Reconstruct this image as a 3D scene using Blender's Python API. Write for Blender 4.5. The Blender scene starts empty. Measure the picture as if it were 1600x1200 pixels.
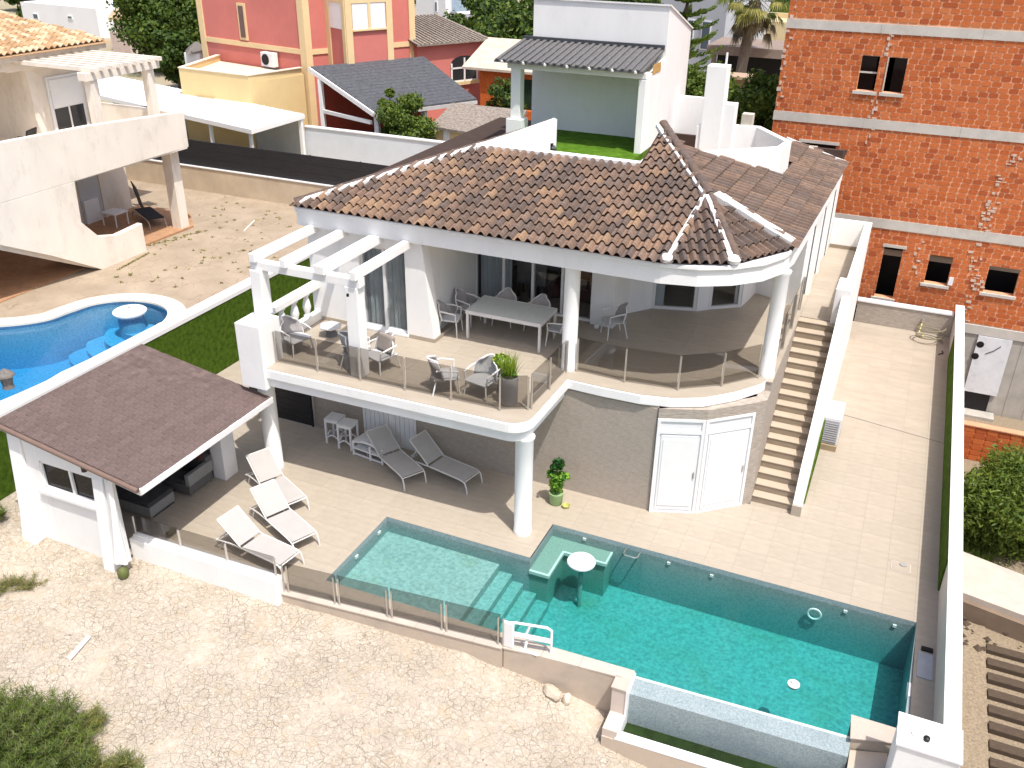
import bpy, bmesh, math, random
import numpy as np
from mathutils import Matrix, Vector, Euler
from math import sin, cos, pi, radians, sqrt, atan2

random.seed(7)
rng = np.random.default_rng(7)
sc = bpy.context.scene
COL = sc.collection

# ------------------------------------------------------------------ camera
cam_d = bpy.data.cameras.new("camera")
cam_o = bpy.data.objects.new("camera", cam_d)
COL.objects.link(cam_o)
YAW, PITCH, ROLL = 0.40822284, 0.48124404, 0.01546649
_R = np.array([cos(YAW), sin(YAW), 0.0])
CF = np.array([-sin(YAW) * cos(PITCH), cos(YAW) * cos(PITCH), -sin(PITCH)])
_U = np.cross(_R, CF)
CR = cos(ROLL) * _R + sin(ROLL) * _U
CU = -sin(ROLL) * _R + cos(ROLL) * _U
CPOS = np.array([0.0, 0.0, 12.5])
m = Matrix.Identity(4)
for i in range(3):
    m[i][0], m[i][1], m[i][2], m[i][3] = CR[i], CU[i], -CF[i], CPOS[i]
cam_o.matrix_world = m
cam_d.sensor_width = 36.0
cam_d.lens = 36.0 * 1434.45 / 1600.0
cam_d.clip_start = 0.1
cam_d.clip_end = 2000.0
sc.camera = cam_o

# ------------------------------------------------------------------ sky, sun, exposure
SUN_EL, SUN_AZ = radians(66.3), atan2(0.36, -0.25)
w = bpy.data.worlds.new("World")
sc.world = w
w.use_nodes = True
nt = w.node_tree
bg = nt.nodes["Background"]
sky = nt.nodes.new("ShaderNodeTexSky")
sky.sky_type = 'NISHITA'
sky.sun_disc = False
sky.sun_elevation = SUN_EL
sky.sun_rotation = SUN_AZ
sky.air_density = 1.0
sky.dust_density = 4.0
sky.ozone_density = 1.0
nt.links.new(sky.outputs[0], bg.inputs[0])
bg.inputs[1].default_value = 0.13
sun_d = bpy.data.lights.new("sun", 'SUN')
sun_d.energy = 3.1
sun_d.angle = radians(0.55)
sun_d.color = (1.0, 0.955, 0.89)
sun_o = bpy.data.objects.new("sun", sun_d)
COL.objects.link(sun_o)
sun_o.location = (20, -10, 40)
sun_o.rotation_euler = Vector((-0.36, 0.25, -1.0)).to_track_quat('-Z', 'Y').to_euler()
vs = sc.view_settings
vs.view_transform = 'Standard'
vs.look = 'None'
vs.gamma = 1.0
vs.use_curve_mapping = False
vs.exposure = 0.60
sc.render.engine = 'CYCLES'
cy = sc.cycles
cy.max_bounces = 10
cy.diffuse_bounces = 4
cy.glossy_bounces = 3
cy.transmission_bounces = 6
cy.transparent_max_bounces = 24
cy.volume_bounces = 0
cy.use_denoising = True
cy.sample_clamp_indirect = 6.0
cy.caustics_reflective = False
cy.caustics_refractive = False


def seen(p, margin=40):
    v = np.array(p, float) - CPOS
    d = v @ CF
    if d < 1:
        return False, 1e9
    x = 800 + 1434.45 * (v @ CR) / d
    y = 600 - 1434.45 * (v @ CU) / d
    return (-margin < x < 1600 + margin and -margin < y < 1200 + margin), d


# ------------------------------------------------------------------ materials
MATS = {}


def mat(name, col, rough=0.75, var=0.1, scale=3.0, bump=0.0, bscale=30.0, col2=None, stretch=(1, 1, 1),
        spec=0.3, metallic=0.0, piece=0.0, dirt=None, dirt_amt=0.0, dirt_scale=1.2, detail=4.0):
    """plain procedural surface: noise-varied colour, fine bump, optional per-piece variation and dirt stains"""
    if name in MATS:
        return MATS[name]
    mt = bpy.data.materials.new(name)
    mt.use_nodes = True
    t = mt.node_tree
    N, L = t.nodes, t.links
    b = N["Principled BSDF"]
    b.inputs["Roughness"].default_value = rough
    b.inputs["Specular IOR Level"].default_value = spec
    b.inputs["Metallic"].default_value = metallic
    tc = N.new("ShaderNodeTexCoord")
    mp = N.new("ShaderNodeMapping")
    mp.inputs["Scale"].default_value = stretch
    L.new(tc.outputs["Object"], mp.inputs[0])
    nz = N.new("ShaderNodeTexNoise")
    nz.inputs["Scale"].default_value = scale
    nz.inputs["Detail"].default_value = detail
    nz.inputs["Roughness"].default_value = 0.6
    L.new(mp.outputs[0], nz.inputs[0])
    mix = N.new("ShaderNodeMix")
    mix.data_type = 'RGBA'
    c = np.array(col[:3])
    a = c * (1 - var)
    z = np.array(col2) if col2 is not None else np.minimum(c * (1 + var), 0.95)
    mix.inputs[6].default_value = (*a, 1)
    mix.inputs[7].default_value = (*z, 1)
    rmp = N.new("ShaderNodeMapRange")
    rmp.inputs[1].default_value = 0.3
    rmp.inputs[2].default_value = 0.7
    L.new(nz.outputs[0], rmp.inputs[0])
    L.new(rmp.outputs[0], mix.inputs[0])
    out = mix.outputs[2]
    if piece > 0:
        oi = N.new("ShaderNodeObjectInfo")
        ge = N.new("ShaderNodeNewGeometry")
        ad = N.new("ShaderNodeMath")
        ad.operation = 'ADD'
        L.new(oi.outputs["Random"], ad.inputs[0])
        L.new(ge.outputs["Random Per Island"], ad.inputs[1])
        fr = N.new("ShaderNodeMath")
        fr.operation = 'FRACT'
        L.new(ad.outputs[0], fr.inputs[0])
        mr = N.new("ShaderNodeMapRange")
        mr.inputs[3].default_value = 1 - piece
        mr.inputs[4].default_value = 1 + piece
        L.new(fr.outputs[0], mr.inputs[0])
        mu = N.new("ShaderNodeMix")
        mu.data_type = 'RGBA'
        mu.blend_type = 'MULTIPLY'
        mu.inputs[0].default_value = 1
        L.new(out, mu.inputs[6])
        cc = N.new("ShaderNodeCombineColor")
        for k in range(3):
            L.new(mr.outputs[0], cc.inputs[k])
        L.new(cc.outputs[0], mu.inputs[7])
        out = mu.outputs[2]
    if dirt is not None:
        n2 = N.new("ShaderNodeTexNoise")
        n2.inputs["Scale"].default_value = dirt_scale
        n2.inputs["Detail"].default_value = 8
        n2.inputs["Roughness"].default_value = 0.7
        L.new(mp.outputs[0], n2.inputs[0])
        r2 = N.new("ShaderNodeMapRange")
        r2.inputs[1].default_value = 0.52
        r2.inputs[2].default_value = 0.75
        r2.inputs[4].default_value = dirt_amt
        L.new(n2.outputs[0], r2.inputs[0])
        m2 = N.new("ShaderNodeMix")
        m2.data_type = 'RGBA'
        L.new(r2.outputs[0], m2.inputs[0])
        L.new(out, m2.inputs[6])
        m2.inputs[7].default_value = (*dirt, 1)
        out = m2.outputs[2]
    L.new(out, b.inputs["Base Color"])
    if bump > 0:
        n3 = N.new("ShaderNodeTexNoise")
        n3.inputs["Scale"].default_value = bscale
        n3.inputs["Detail"].default_value = 5
        L.new(mp.outputs[0], n3.inputs[0])
        bp = N.new("ShaderNodeBump")
        bp.inputs["Strength"].default_value = bump
        bp.inputs["Distance"].default_value = 0.02
        L.new(n3.outputs[0], bp.inputs["Height"])
        L.new(bp.outputs[0], b.inputs["Normal"])
    MATS[name] = mt
    return mt


def leafmat(name, col, col2, trans=0.25):
    if name in MATS:
        return MATS[name]
    mt = mat(name, col, rough=0.6, var=0.15, scale=1.5, col2=col2, piece=0.35, spec=0.25)
    t = mt.node_tree
    N, L = t.nodes, t.links
    b = N["Principled BSDF"]
    tr = N.new("ShaderNodeBsdfTranslucent")
    tr.inputs[0].default_value = (col2[0] * 1.2, col2[1] * 1.3, col2[2] * 0.6, 1)
    mx = N.new("ShaderNodeMixShader")
    mx.inputs[0].default_value = trans
    L.new(b.outputs[0], mx.inputs[1])
    L.new(tr.outputs[0], mx.inputs[2])
    L.new(mx.outputs[0], N["Material Output"].inputs["Surface"])
    return mt


def glassmat(name, tint, refl=0.06, ior=1.5):
    """thin sheet glass: tinted see-through with fresnel reflection"""
    mt = bpy.data.materials.new(name)
    mt.use_nodes = True
    t = mt.node_tree
    N, L = t.nodes, t.links
    N.remove(N["Principled BSDF"])
    tr = N.new("ShaderNodeBsdfTransparent")
    tr.inputs[0].default_value = (*tint, 1)
    gl = N.new("ShaderNodeBsdfGlossy")
    gl.inputs["Roughness"].default_value = 0.02
    gl.inputs["Color"].default_value = (0.95, 0.97, 1, 1)
    fr = N.new("ShaderNodeFresnel")
    fr.inputs[0].default_value = ior
    ge = N.new("ShaderNodeNewGeometry")
    fm = N.new("ShaderNodeMath")
    fm.operation = 'SUBTRACT'
    fm.inputs[0].default_value = 1.0
    L.new(ge.outputs["Backfacing"], fm.inputs[1])
    ff = N.new("ShaderNodeMath")
    ff.operation = 'MULTIPLY'
    L.new(fr.outputs[0], ff.inputs[0])
    L.new(fm.outputs[0], ff.inputs[1])
    mx = N.new("ShaderNodeMixShader")
    L.new(ff.outputs[0], mx.inputs[0])
    L.new(tr.outputs[0], mx.inputs[1])
    L.new(gl.outputs[0], mx.inputs[2])
    L.new(mx.outputs[0], N["Material Output"].inputs["Surface"])
    MATS[name] = mt
    return mt


def watermat(name, absorb, density=1.0, ripple=0.06, rscale=2.2):
    mt = bpy.data.materials.new(name)
    mt.use_nodes = True
    t = mt.node_tree
    N, L = t.nodes, t.links
    N.remove(N["Principled BSDF"])
    tc = N.new("ShaderNodeTexCoord")
    nz = N.new("ShaderNodeTexNoise")
    nz.inputs["Scale"].default_value = rscale
    nz.inputs["Detail"].default_value = 3
    nz.inputs["Distortion"].default_value = 0.8
    L.new(tc.outputs["Object"], nz.inputs[0])
    bp = N.new("ShaderNodeBump")
    bp.inputs["Strength"].default_value = ripple
    bp.inputs["Distance"].default_value = 0.25
    L.new(nz.outputs[0], bp.inputs["Height"])
    tr = N.new("ShaderNodeBsdfTransparent")
    tr.inputs[0].default_value = (0.96, 0.985, 0.985, 1)
    gl = N.new("ShaderNodeBsdfGlossy")
    gl.inputs["Roughness"].default_value = 0.04
    L.new(bp.outputs[0], gl.inputs["Normal"])
    fr = N.new("ShaderNodeFresnel")
    fr.inputs[0].default_value = 1.33
    L.new(bp.outputs[0], fr.inputs["Normal"])
    mx = N.new("ShaderNodeMixShader")
    L.new(fr.outputs[0], mx.inputs[0])
    L.new(tr.outputs[0], mx.inputs[1])
    L.new(gl.outputs[0], mx.inputs[2])
    L.new(mx.outputs[0], N["Material Output"].inputs["Surface"])
    va = N.new("ShaderNodeVolumeAbsorption")
    va.inputs["Color"].default_value = (*absorb, 1)
    va.inputs["Density"].default_value = density
    L.new(va.outputs[0], N["Material Output"].inputs["Volume"])
    MATS[name] = mt
    return mt


# ------------------------------------------------------------------ mesh building
class MB:
    def __init__(s):
        s.v, s.f, s.mi = [], [], []
        s.cur = 0

    def add(s, vs_, fs):
        o = len(s.v)
        s.v.extend(tuple(map(float, p)) for p in vs_)
        for f in fs:
            s.f.append(tuple(i + o for i in f))
            s.mi.append(s.cur)
        return s

    def box(s, x0, x1, y0, y1, z0, z1):
        if x0 > x1: x0, x1 = x1, x0
        if y0 > y1: y0, y1 = y1, y0
        if z0 > z1: z0, z1 = z1, z0
        return s.add([(x0, y0, z0), (x1, y0, z0), (x1, y1, z0), (x0, y1, z0), (x0, y0, z1), (x1, y0, z1), (x1, y1, z1), (x0, y1, z1)],
                     [(0, 3, 2, 1), (4, 5, 6, 7), (0, 1, 5, 4), (1, 2, 6, 5), (2, 3, 7, 6), (3, 0, 4, 7)])

    def mbox(s, M, sx=1, sy=1, sz=1):
        p = [Vector((x * sx, y * sy, z * sz)) for z in (-.5, .5) for (x, y) in ((-.5, -.5), (.5, -.5), (.5, .5), (-.5, .5))]
        return s.add([M @ q for q in p], [(0, 3, 2, 1), (4, 5, 6, 7), (0, 1, 5, 4), (1, 2, 6, 5), (2, 3, 7, 6), (3, 0, 4, 7)])

    def bar(s, a, b, wd, ht, up=(0, 0, 1)):
        """rectangular bar from a to b"""
        a, b = Vector(a), Vector(b)
        d = b - a
        y = d.normalized()
        x = y.cross(Vector(up))
        if x.length < 1e-4:
            x = Vector((1, 0, 0))
        x.normalize()
        z = x.cross(y)
        M = Matrix((x, y, z)).transposed().to_4x4()
        M.translation = (a + b) / 2
        return s.mbox(M, wd, d.length, ht)

    def prism(s, poly, z0, z1):
        n = len(poly)
        A = sum(poly[i][0] * poly[(i + 1) % n][1] - poly[(i + 1) % n][0] * poly[i][1] for i in range(n))
        if A < 0:
            poly = poly[::-1]
        f0 = z0 if callable(z0) else (lambda x, y: z0)
        f1 = z1 if callable(z1) else (lambda x, y: z1)
        vs_ = [(x, y, f0(x, y)) for x, y in poly] + [(x, y, f1(x, y)) for x, y in poly]
        fs = [tuple(range(n - 1, -1, -1)), tuple(range(n, 2 * n))]
        fs += [(i, (i + 1) % n, n + (i + 1) % n, n + i) for i in range(n)]
        return s.add(vs_, fs)

    def prism_x(s, poly, x0, x1):
        """polygon in (y,z) extruded along x"""
        n = len(poly)
        A = sum(poly[i][0] * poly[(i + 1) % n][1] - poly[(i + 1) % n][0] * poly[i][1] for i in range(n))
        if A < 0:
            poly = poly[::-1]
        if x0 > x1: x0, x1 = x1, x0
        vs_ = [(x0, y, z) for y, z in poly] + [(x1, y, z) for y, z in poly]
        fs = [tuple(range(n - 1, -1, -1)), tuple(range(n, 2 * n))]
        fs += [(i, (i + 1) % n, n + (i + 1) % n, n + i) for i in range(n)]
        return s.add(vs_, fs)

    def prism_y(s, poly, y0, y1):
        """polygon in (x,z) extruded along y"""
        n = len(poly)
        A = sum(poly[i][0] * poly[(i + 1) % n][1] - poly[(i + 1) % n][0] * poly[i][1] for i in range(n))
        if A > 0:
            poly = poly[::-1]
        if y0 > y1: y0, y1 = y1, y0
        vs_ = [(x, y0, z) for x, z in poly] + [(x, y1, z) for x, z in poly]
        fs = [tuple(range(n - 1, -1, -1)), tuple(range(n, 2 * n))]
        fs += [(i, (i + 1) % n, n + (i + 1) % n, n + i) for i in range(n)]
        return s.add(vs_, fs)

    def tube(s, pts, r, n=8, closed=False):
        pts = [Vector(p) for p in pts]
        k = len(pts)
        rr = r if isinstance(r, (list, tuple)) else [r] * k
        rings = []
        px = None
        for i, p in enumerate(pts):
            if closed:
                d = pts[(i + 1) % k] - pts[i - 1]
            else:
                d = pts[min(i + 1, k - 1)] - pts[max(i - 1, 0)]
            d.normalize()
            x = px if px is not None else (Vector((0, 0, 1)) if abs(d.z) < .9 else Vector((1, 0, 0)))
            x = (x - d * x.dot(d))
            if x.length < 1e-5:
                x = d.orthogonal()
            x.normalize()
            px = x
            y = d.cross(x)
            rings.append([p + (x * cos(2 * pi * j / n) + y * sin(2 * pi * j / n)) * rr[i] for j in range(n)])
        vs_ = [q for r_ in rings for q in r_]
        fs = []
        for i in range(k if closed else k - 1):
            a, b = i * n, ((i + 1) % k) * n
            for j in range(n):
                fs.append((a + j, a + (j + 1) % n, b + (j + 1) % n, b + j))
        if not closed:
            fs.append(tuple(range(n - 1, -1, -1)))
            fs.append(tuple(range((k - 1) * n, k * n)))
        return s.add(vs_, fs)

    def lathe(s, prof, n=24, c=(0, 0, 0), caps=True):
        vs_ = []
        for r, z in prof:
            for j in range(n):
                a = 2 * pi * j / n
                vs_.append((c[0] + r * cos(a), c[1] + r * sin(a), c[2] + z))
        fs = []
        for i in range(len(prof) - 1):
            for j in range(n):
                fs.append((i * n + j, i * n + (j + 1) % n, (i + 1) * n + (j + 1) % n, (i + 1) * n + j))
        if caps:
            fs.append(tuple(range(n - 1, -1, -1)))
            fs.append(tuple(range((len(prof) - 1) * n, len(prof) * n)))
        return s.add(vs_, fs)

    def wall(s, path, th, z0, z1, closed=False):
        """vertical wall along plan path (list of (x,y)); thickness grows to the left of the path direction"""
        k = len(path)
        P = [Vector((x, y, 0)) for x, y in path]
        off = []
        for i in range(k):
            ds = []
            if i > 0 or closed:
                ds.append((P[i] - P[i - 1]).normalized())
            if i < k - 1 or closed:
                ds.append((P[(i + 1) % k] - P[i]).normalized())
            ns = [Vector((-d.y, d.x, 0)) for d in ds]
            n_ = sum(ns, Vector()).normalized()
            off.append(n_ * (th / max(.3, n_.dot(ns[0]))))
        vs_ = []
        for i in range(k):
            a, b = P[i], P[i] + off[i]
            zz0 = z0[i] if isinstance(z0, (list, tuple)) else z0
            zz1 = z1[i] if isinstance(z1, (list, tuple)) else z1
            vs_ += [(a.x, a.y, zz0), (b.x, b.y, zz0), (b.x, b.y, zz1), (a.x, a.y, zz1)]
        fs = []
        for i in range(k if closed else k - 1):
            a, b = 4 * i, 4 * ((i + 1) % k)
            for j in range(4):
                j2 = (j + 1) % 4
                fs.append((a + j, a + j2, b + j2, b + j)[::-1])
        if not closed:
            fs.append((0, 1, 2, 3)[::-1])
            e = 4 * (k - 1)
            fs.append((e, e + 1, e + 2, e + 3))
        return s.add(vs_, fs)

    def xform(s, M, start=0):
        for i in range(start, len(s.v)):
            s.v[i] = tuple(M @ Vector(s.v[i]))
        return s

    def mesh(s, name, mats, smooth=False):
        me = bpy.data.meshes.new(name)
        me.from_pydata(s.v, [], s.f)
        if not isinstance(mats, (list, tuple)):
            mats = [mats]
        for q in mats:
            me.materials.append(q)
        if len(mats) > 1:
            me.polygons.foreach_set("material_index", s.mi)
        if smooth:
            me.polygons.foreach_set("use_smooth", [True] * len(me.polygons))
        me.update()
        return me


WORLD = {}


def thing(name, label, cat, loc=(0, 0, 0), rz=0.0, group=None):
    o = bpy.data.objects.new(name, None)
    o.empty_display_size = 0.2
    COL.objects.link(o)
    o.location = loc
    o.rotation_euler = (0, 0, rz)
    o['label'] = label
    o['category'] = cat
    if group:
        o['group'] = group
    WORLD[o.name] = Matrix.Translation(Vector(loc)) @ Matrix.Rotation(rz, 4, 'Z')
    return o


def link(name, me, parent=None, local=False, kind=None, label=None, smooth=None, bevel=0.0):
    o = bpy.data.objects.new(name, me)
    COL.objects.link(o)
    if parent is not None:
        o.parent = parent
        pw = WORLD[parent.name]
        if local:
            WORLD[o.name] = pw.copy()
        else:
            o.matrix_parent_inverse = pw.inverted()
            WORLD[o.name] = Matrix.Identity(4)
    else:
        WORLD[o.name] = Matrix.Identity(4)
    if kind:
        o['kind'] = kind
    if label:
        o['label'] = label
    if bevel > 0:
        bv = o.modifiers.new("bevel", 'BEVEL')
        bv.width = bevel
        bv.segments = 2
        bv.limit_method = 'ANGLE'
        bv.angle_limit = radians(35)
    if smooth:
        autosmooth(me)
    return o


def autosmooth(me, ang=40):
    bm = bmesh.new()
    bm.from_mesh(me)
    bmesh.ops.recalc_face_normals(bm, faces=bm.faces)
    for f in bm.faces:
        f.smooth = True
    lim = radians(ang)
    for e in bm.edges:
        e.smooth = not (len(e.link_faces) == 2 and e.calc_face_angle(0) > lim)
    bm.to_mesh(me)
    bm.free()


def part(name, mb, mt, parent, local=False, kind=None, label=None, smooth=False, bevel=0.0):
    return link(name, mb.mesh(name, mt), parent, local, kind, label, smooth, bevel)


def top(name, mb, mt, label=None, cat=None, group=None, kind=None, smooth=False, bevel=0.0):
    o = part(name, mb, mt, None, kind=kind, label=label, smooth=smooth, bevel=bevel)
    if cat:
        o['category'] = cat
    if group:
        o['group'] = group
    return o


def dup(root, loc, rz, label=None, group=None):
    """copy of a thing with copies of its parts and sub-parts"""
    r = root.copy()
    COL.objects.link(r)
    r.location = loc
    r.rotation_euler = (0, 0, rz)
    if label:
        r['label'] = label
    if group:
        r['group'] = group
    for ch in list(root.children):
        c = ch.copy()
        COL.objects.link(c)
        c.parent = r
        for g in list(ch.children):
            d = g.copy()
            COL.objects.link(d)
            d.parent = c
    return r


def pieces(parent, name, items, meshes, stuff_name, stuff_mats, maxn=300):
    """items: list of (mesh key, Matrix). meshes: key -> (MB, [materials]) ; the nearest maxn in view are parts, the rest one stuff part"""
    data = {k: mbx.mesh(name, mts) for k, (mbx, mts) in meshes.items()}
    rows = []
    for k, M in items:
        ok, d = seen(M.translation)
        sz = max(M.col[0].length, M.col[1].length, M.col[2].length)
        rows.append((0 if ok else 1, d / 1.0, k, M))
    rows.sort(key=lambda r: (r[0], r[1]))
    pw = WORLD[parent.name].inverted()
    n = 0
    rest = []
    for o_, d, k, M in rows:
        if n < maxn and o_ == 0:
            ob = bpy.data.objects.new(name, data[k])
            COL.objects.link(ob)
            ob.parent = parent
            ob.matrix_parent_inverse = pw
            ob.matrix_basis = M
            n += 1
        else:
            rest.append((k, M))
    if rest:
        sm = MB()
        for k, M in rest:
            mbx, mts = meshes[k]
            base = len(sm.v)
            A = np.array(M)
            V = np.array(mbx.v) @ A[:3, :3].T + A[:3, 3]
            sm.v.extend(map(tuple, V))
            for f, mi in zip(mbx.f, mbx.mi):
                sm.f.append(tuple(i + base for i in f))
                sm.mi.append(stuff_mats.index(mts[mi]))
        part(stuff_name, sm, stuff_mats, parent, kind='stuff')


def unit_box():
    return MB().box(-.5, .5, -.5, .5, -.5, .5)


def boxM(x0, x1, y0, y1, z0, z1):
    return Matrix.Translation(((x0 + x1) / 2, (y0 + y1) / 2, (z0 + z1) / 2)) @ Matrix.Diagonal((x1 - x0, y1 - y0, z1 - z0, 1))


def inpoly(x, y, poly):
    c = False
    n = len(poly)
    for i in range(n):
        x1, y1 = poly[i]
        x2, y2 = poly[(i + 1) % n]
        if (y1 > y) != (y2 > y) and x < (x2 - x1) * (y - y1) / (y2 - y1) + x1:
            c = not c
    return c


def arc(cx, cy, r, a0, a1, n):
    return [(cx + r * cos(radians(a0 + (a1 - a0) * i / n)), cy + r * sin(radians(a0 + (a1 - a0) * i / n))) for i in range(n + 1)]


# ---- foliage: many small leaf faces through blobs
def leaves(blobs, n, size, elong=1.6, droop=0.0, nm=3, shell=0.55):
    """blobs: (x,y,z,rx,ry,rz). returns MB with nm material slots"""
    mb = MB()
    B = np.array(blobs, float)
    vol = B[:, 3] * B[:, 4] * B[:, 5]
    vol = vol ** 0.75
    pick = rng.choice(len(B), n, p=vol / vol.sum())
    d = rng.normal(size=(n, 3))
    d /= np.linalg.norm(d, axis=1)[:, None]
    r = shell + (1 - shell) * rng.random(n) ** 0.6
    r *= 1 + 0.12 * rng.normal(size=n)
    P = B[pick, :3] + d * r[:, None] * B[pick, 3:]
    nrm = d + 0.9 * rng.normal(size=(n, 3)) + np.array([0, 0, .4])
    nrm /= np.linalg.norm(nrm, axis=1)[:, None]
    t = rng.normal(size=(n, 3))
    t[:, 2] -= droop
    t -= (t * nrm).sum(1)[:, None] * nrm
    t /= np.linalg.norm(t, axis=1)[:, None] + 1e-9
    b = np.cross(nrm, t)
    s_ = size * (0.6 + 0.8 * rng.random(n))
    L = (s_ * elong / 2)[:, None]
    W = (s_ / 2)[:, None]
    V = np.stack([P - t * L, P + b * W, P + t * L, P - b * W], 1).reshape(-1, 3)
    mb.v = [tuple(q) for q in V]
    mb.f = [(4 * i, 4 * i + 1, 4 * i + 2, 4 * i + 3) for i in range(n)]
    mb.mi = list((rng.random(n) * nm).astype(int))
    return mb


def blades(pts, n_each, length, width, spread=0.5, up=1.0, nm=2, seg=2, curve=0.5):
    """tufts of narrow upright blades at pts"""
    mb = MB()
    for (x, y, z, sc_) in pts:
        for _ in range(n_each):
            a = random.random() * 2 * pi
            sp = spread * random.random()
            L = length * sc_ * (0.5 + 0.7 * random.random())
            dx, dy = cos(a) * sp, sin(a) * sp
            w_ = width * (0.7 + 0.6 * random.random())
            px, py = -sin(a) * w_ / 2, cos(a) * w_ / 2
            ox, oy = x + random.uniform(-.06, .06) * sc_, y + random.uniform(-.06, .06) * sc_
            vs_ = []
            for k in range(seg + 1):
                t = k / seg
                h = L * (t * up - curve * sp * t * t)
                q = (ox + dx * L * t, oy + dy * L * t, z + h)
                f = 1 - t * .9
                vs_ += [(q[0] - px * f, q[1] - py * f, q[2]), (q[0] + px * f, q[1] + py * f, q[2])]
            mb.cur = random.randrange(nm)
            mb.add(vs_, [(2 * k, 2 * k + 1, 2 * k + 3, 2 * k + 2) for k in range(seg)])
    return mb
# ------------------------------------------------------------------ shared materials
WHITE = mat("white_plaster", (0.84, 0.84, 0.83), rough=0.85, var=0.03, scale=1.3, bump=0.15, bscale=60, dirt=(0.60, 0.58, 0.54), dirt_amt=0.25, dirt_scale=2.0, stretch=(1, 1, .4))
WHITE2 = mat("white_paint", (0.80, 0.80, 0.80), rough=0.45, var=0.02, scale=4)
OLDWHITE = mat("weathered_render", (0.80, 0.73, 0.64), rough=0.9, var=0.06, scale=1.1, bump=0.2, bscale=40, dirt=(0.42, 0.35, 0.28), dirt_amt=0.5, dirt_scale=1.3, stretch=(1, 1, .5))
FLOOR = mat("beige_porcelain", (0.388, 0.335, 0.268), rough=0.55, var=0.05, scale=2.2, col2=(0.418, 0.365, 0.298), piece=0.03, dirt=(0.30, 0.25, 0.20), dirt_amt=0.25, dirt_scale=0.8, stretch=(.8, 1.8, 1), bump=0.05, bscale=30)
GROUT = mat("tile_grout", (0.34, 0.29, 0.24), rough=0.9)
CLAD = mat("stone_cladding_tile", (0.365, 0.315, 0.265), rough=0.7, var=0.16, scale=5.5, col2=(0.47, 0.415, 0.36), piece=0.025, stretch=(1.2, 1.2, 6), bump=0.5, bscale=6, detail=7)
MOSAIC = mat("pool_mosaic", (0.285, 0.335, 0.335), rough=0.4, var=0.15, scale=13, col2=(0.43, 0.485, 0.47), dirt=(0.23, 0.24, 0.10), dirt_amt=0.5, dirt_scale=0.7, detail=3)
MOSAIC_L = mat("pale_weir_mosaic", (0.23, 0.29, 0.31), rough=0.35, var=0.15, scale=30, col2=(0.35, 0.415, 0.43), dirt=(0.15, 0.19, 0.22), dirt_amt=0.5, dirt_scale=1.1, detail=3)
POOLEDGE = mat("pool_band_tile", (0.29, 0.35, 0.365), rough=0.4, var=0.2, scale=20)
COPING = mat("pale_coping_stone", (0.50, 0.43, 0.37), rough=0.7, var=0.06, scale=3, piece=0.04)
TURF = mat("artificial_turf", (0.058, 0.112, 0.010), rough=0.95, var=0.4, scale=7, col2=(0.090, 0.160, 0.016), bump=0.8, bscale=120, spec=0.1)
TURF2 = mat("roof_turf", (0.075, 0.17, 0.012), rough=0.95, var=0.3, scale=5, col2=(0.11, 0.23, 0.02), bump=0.8, bscale=120, spec=0.1)
WATER = watermat("pool_water", (0.14, 0.882, 0.880), 0.90, 0.05, 3.0)
WATERB = watermat("blue_pool_water", (0.30, 0.84, 0.95), 0.9, 0.05, 3.0)
STEEL = mat("brushed_steel", (0.62, 0.60, 0.57), rough=0.35, metallic=0.9, var=0.03)
BLACK = mat("black_metal", (0.012, 0.012, 0.014), rough=0.5, var=0.2)
BLACKP = mat("black_gate_paint", (0.026, 0.026, 0.029), rough=0.45, var=0.1)
TINT = glassmat("smoked_glass", (0.67, 0.66, 0.65))
CLEAR = glassmat("window_glass", (0.86, 0.88, 0.885))
DGLASS = glassmat("interior_shade_glass", (0.15, 0.155, 0.15), ior=1.3)  # darkness of the interior behind the panes is put into the tint
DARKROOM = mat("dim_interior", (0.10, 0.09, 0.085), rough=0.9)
CONC = mat("raw_concrete", (0.42, 0.40, 0.36), rough=0.9, var=0.12, scale=2.5, bump=0.25, bscale=25, dirt=(0.26, 0.24, 0.2), dirt_amt=0.4)


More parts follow.
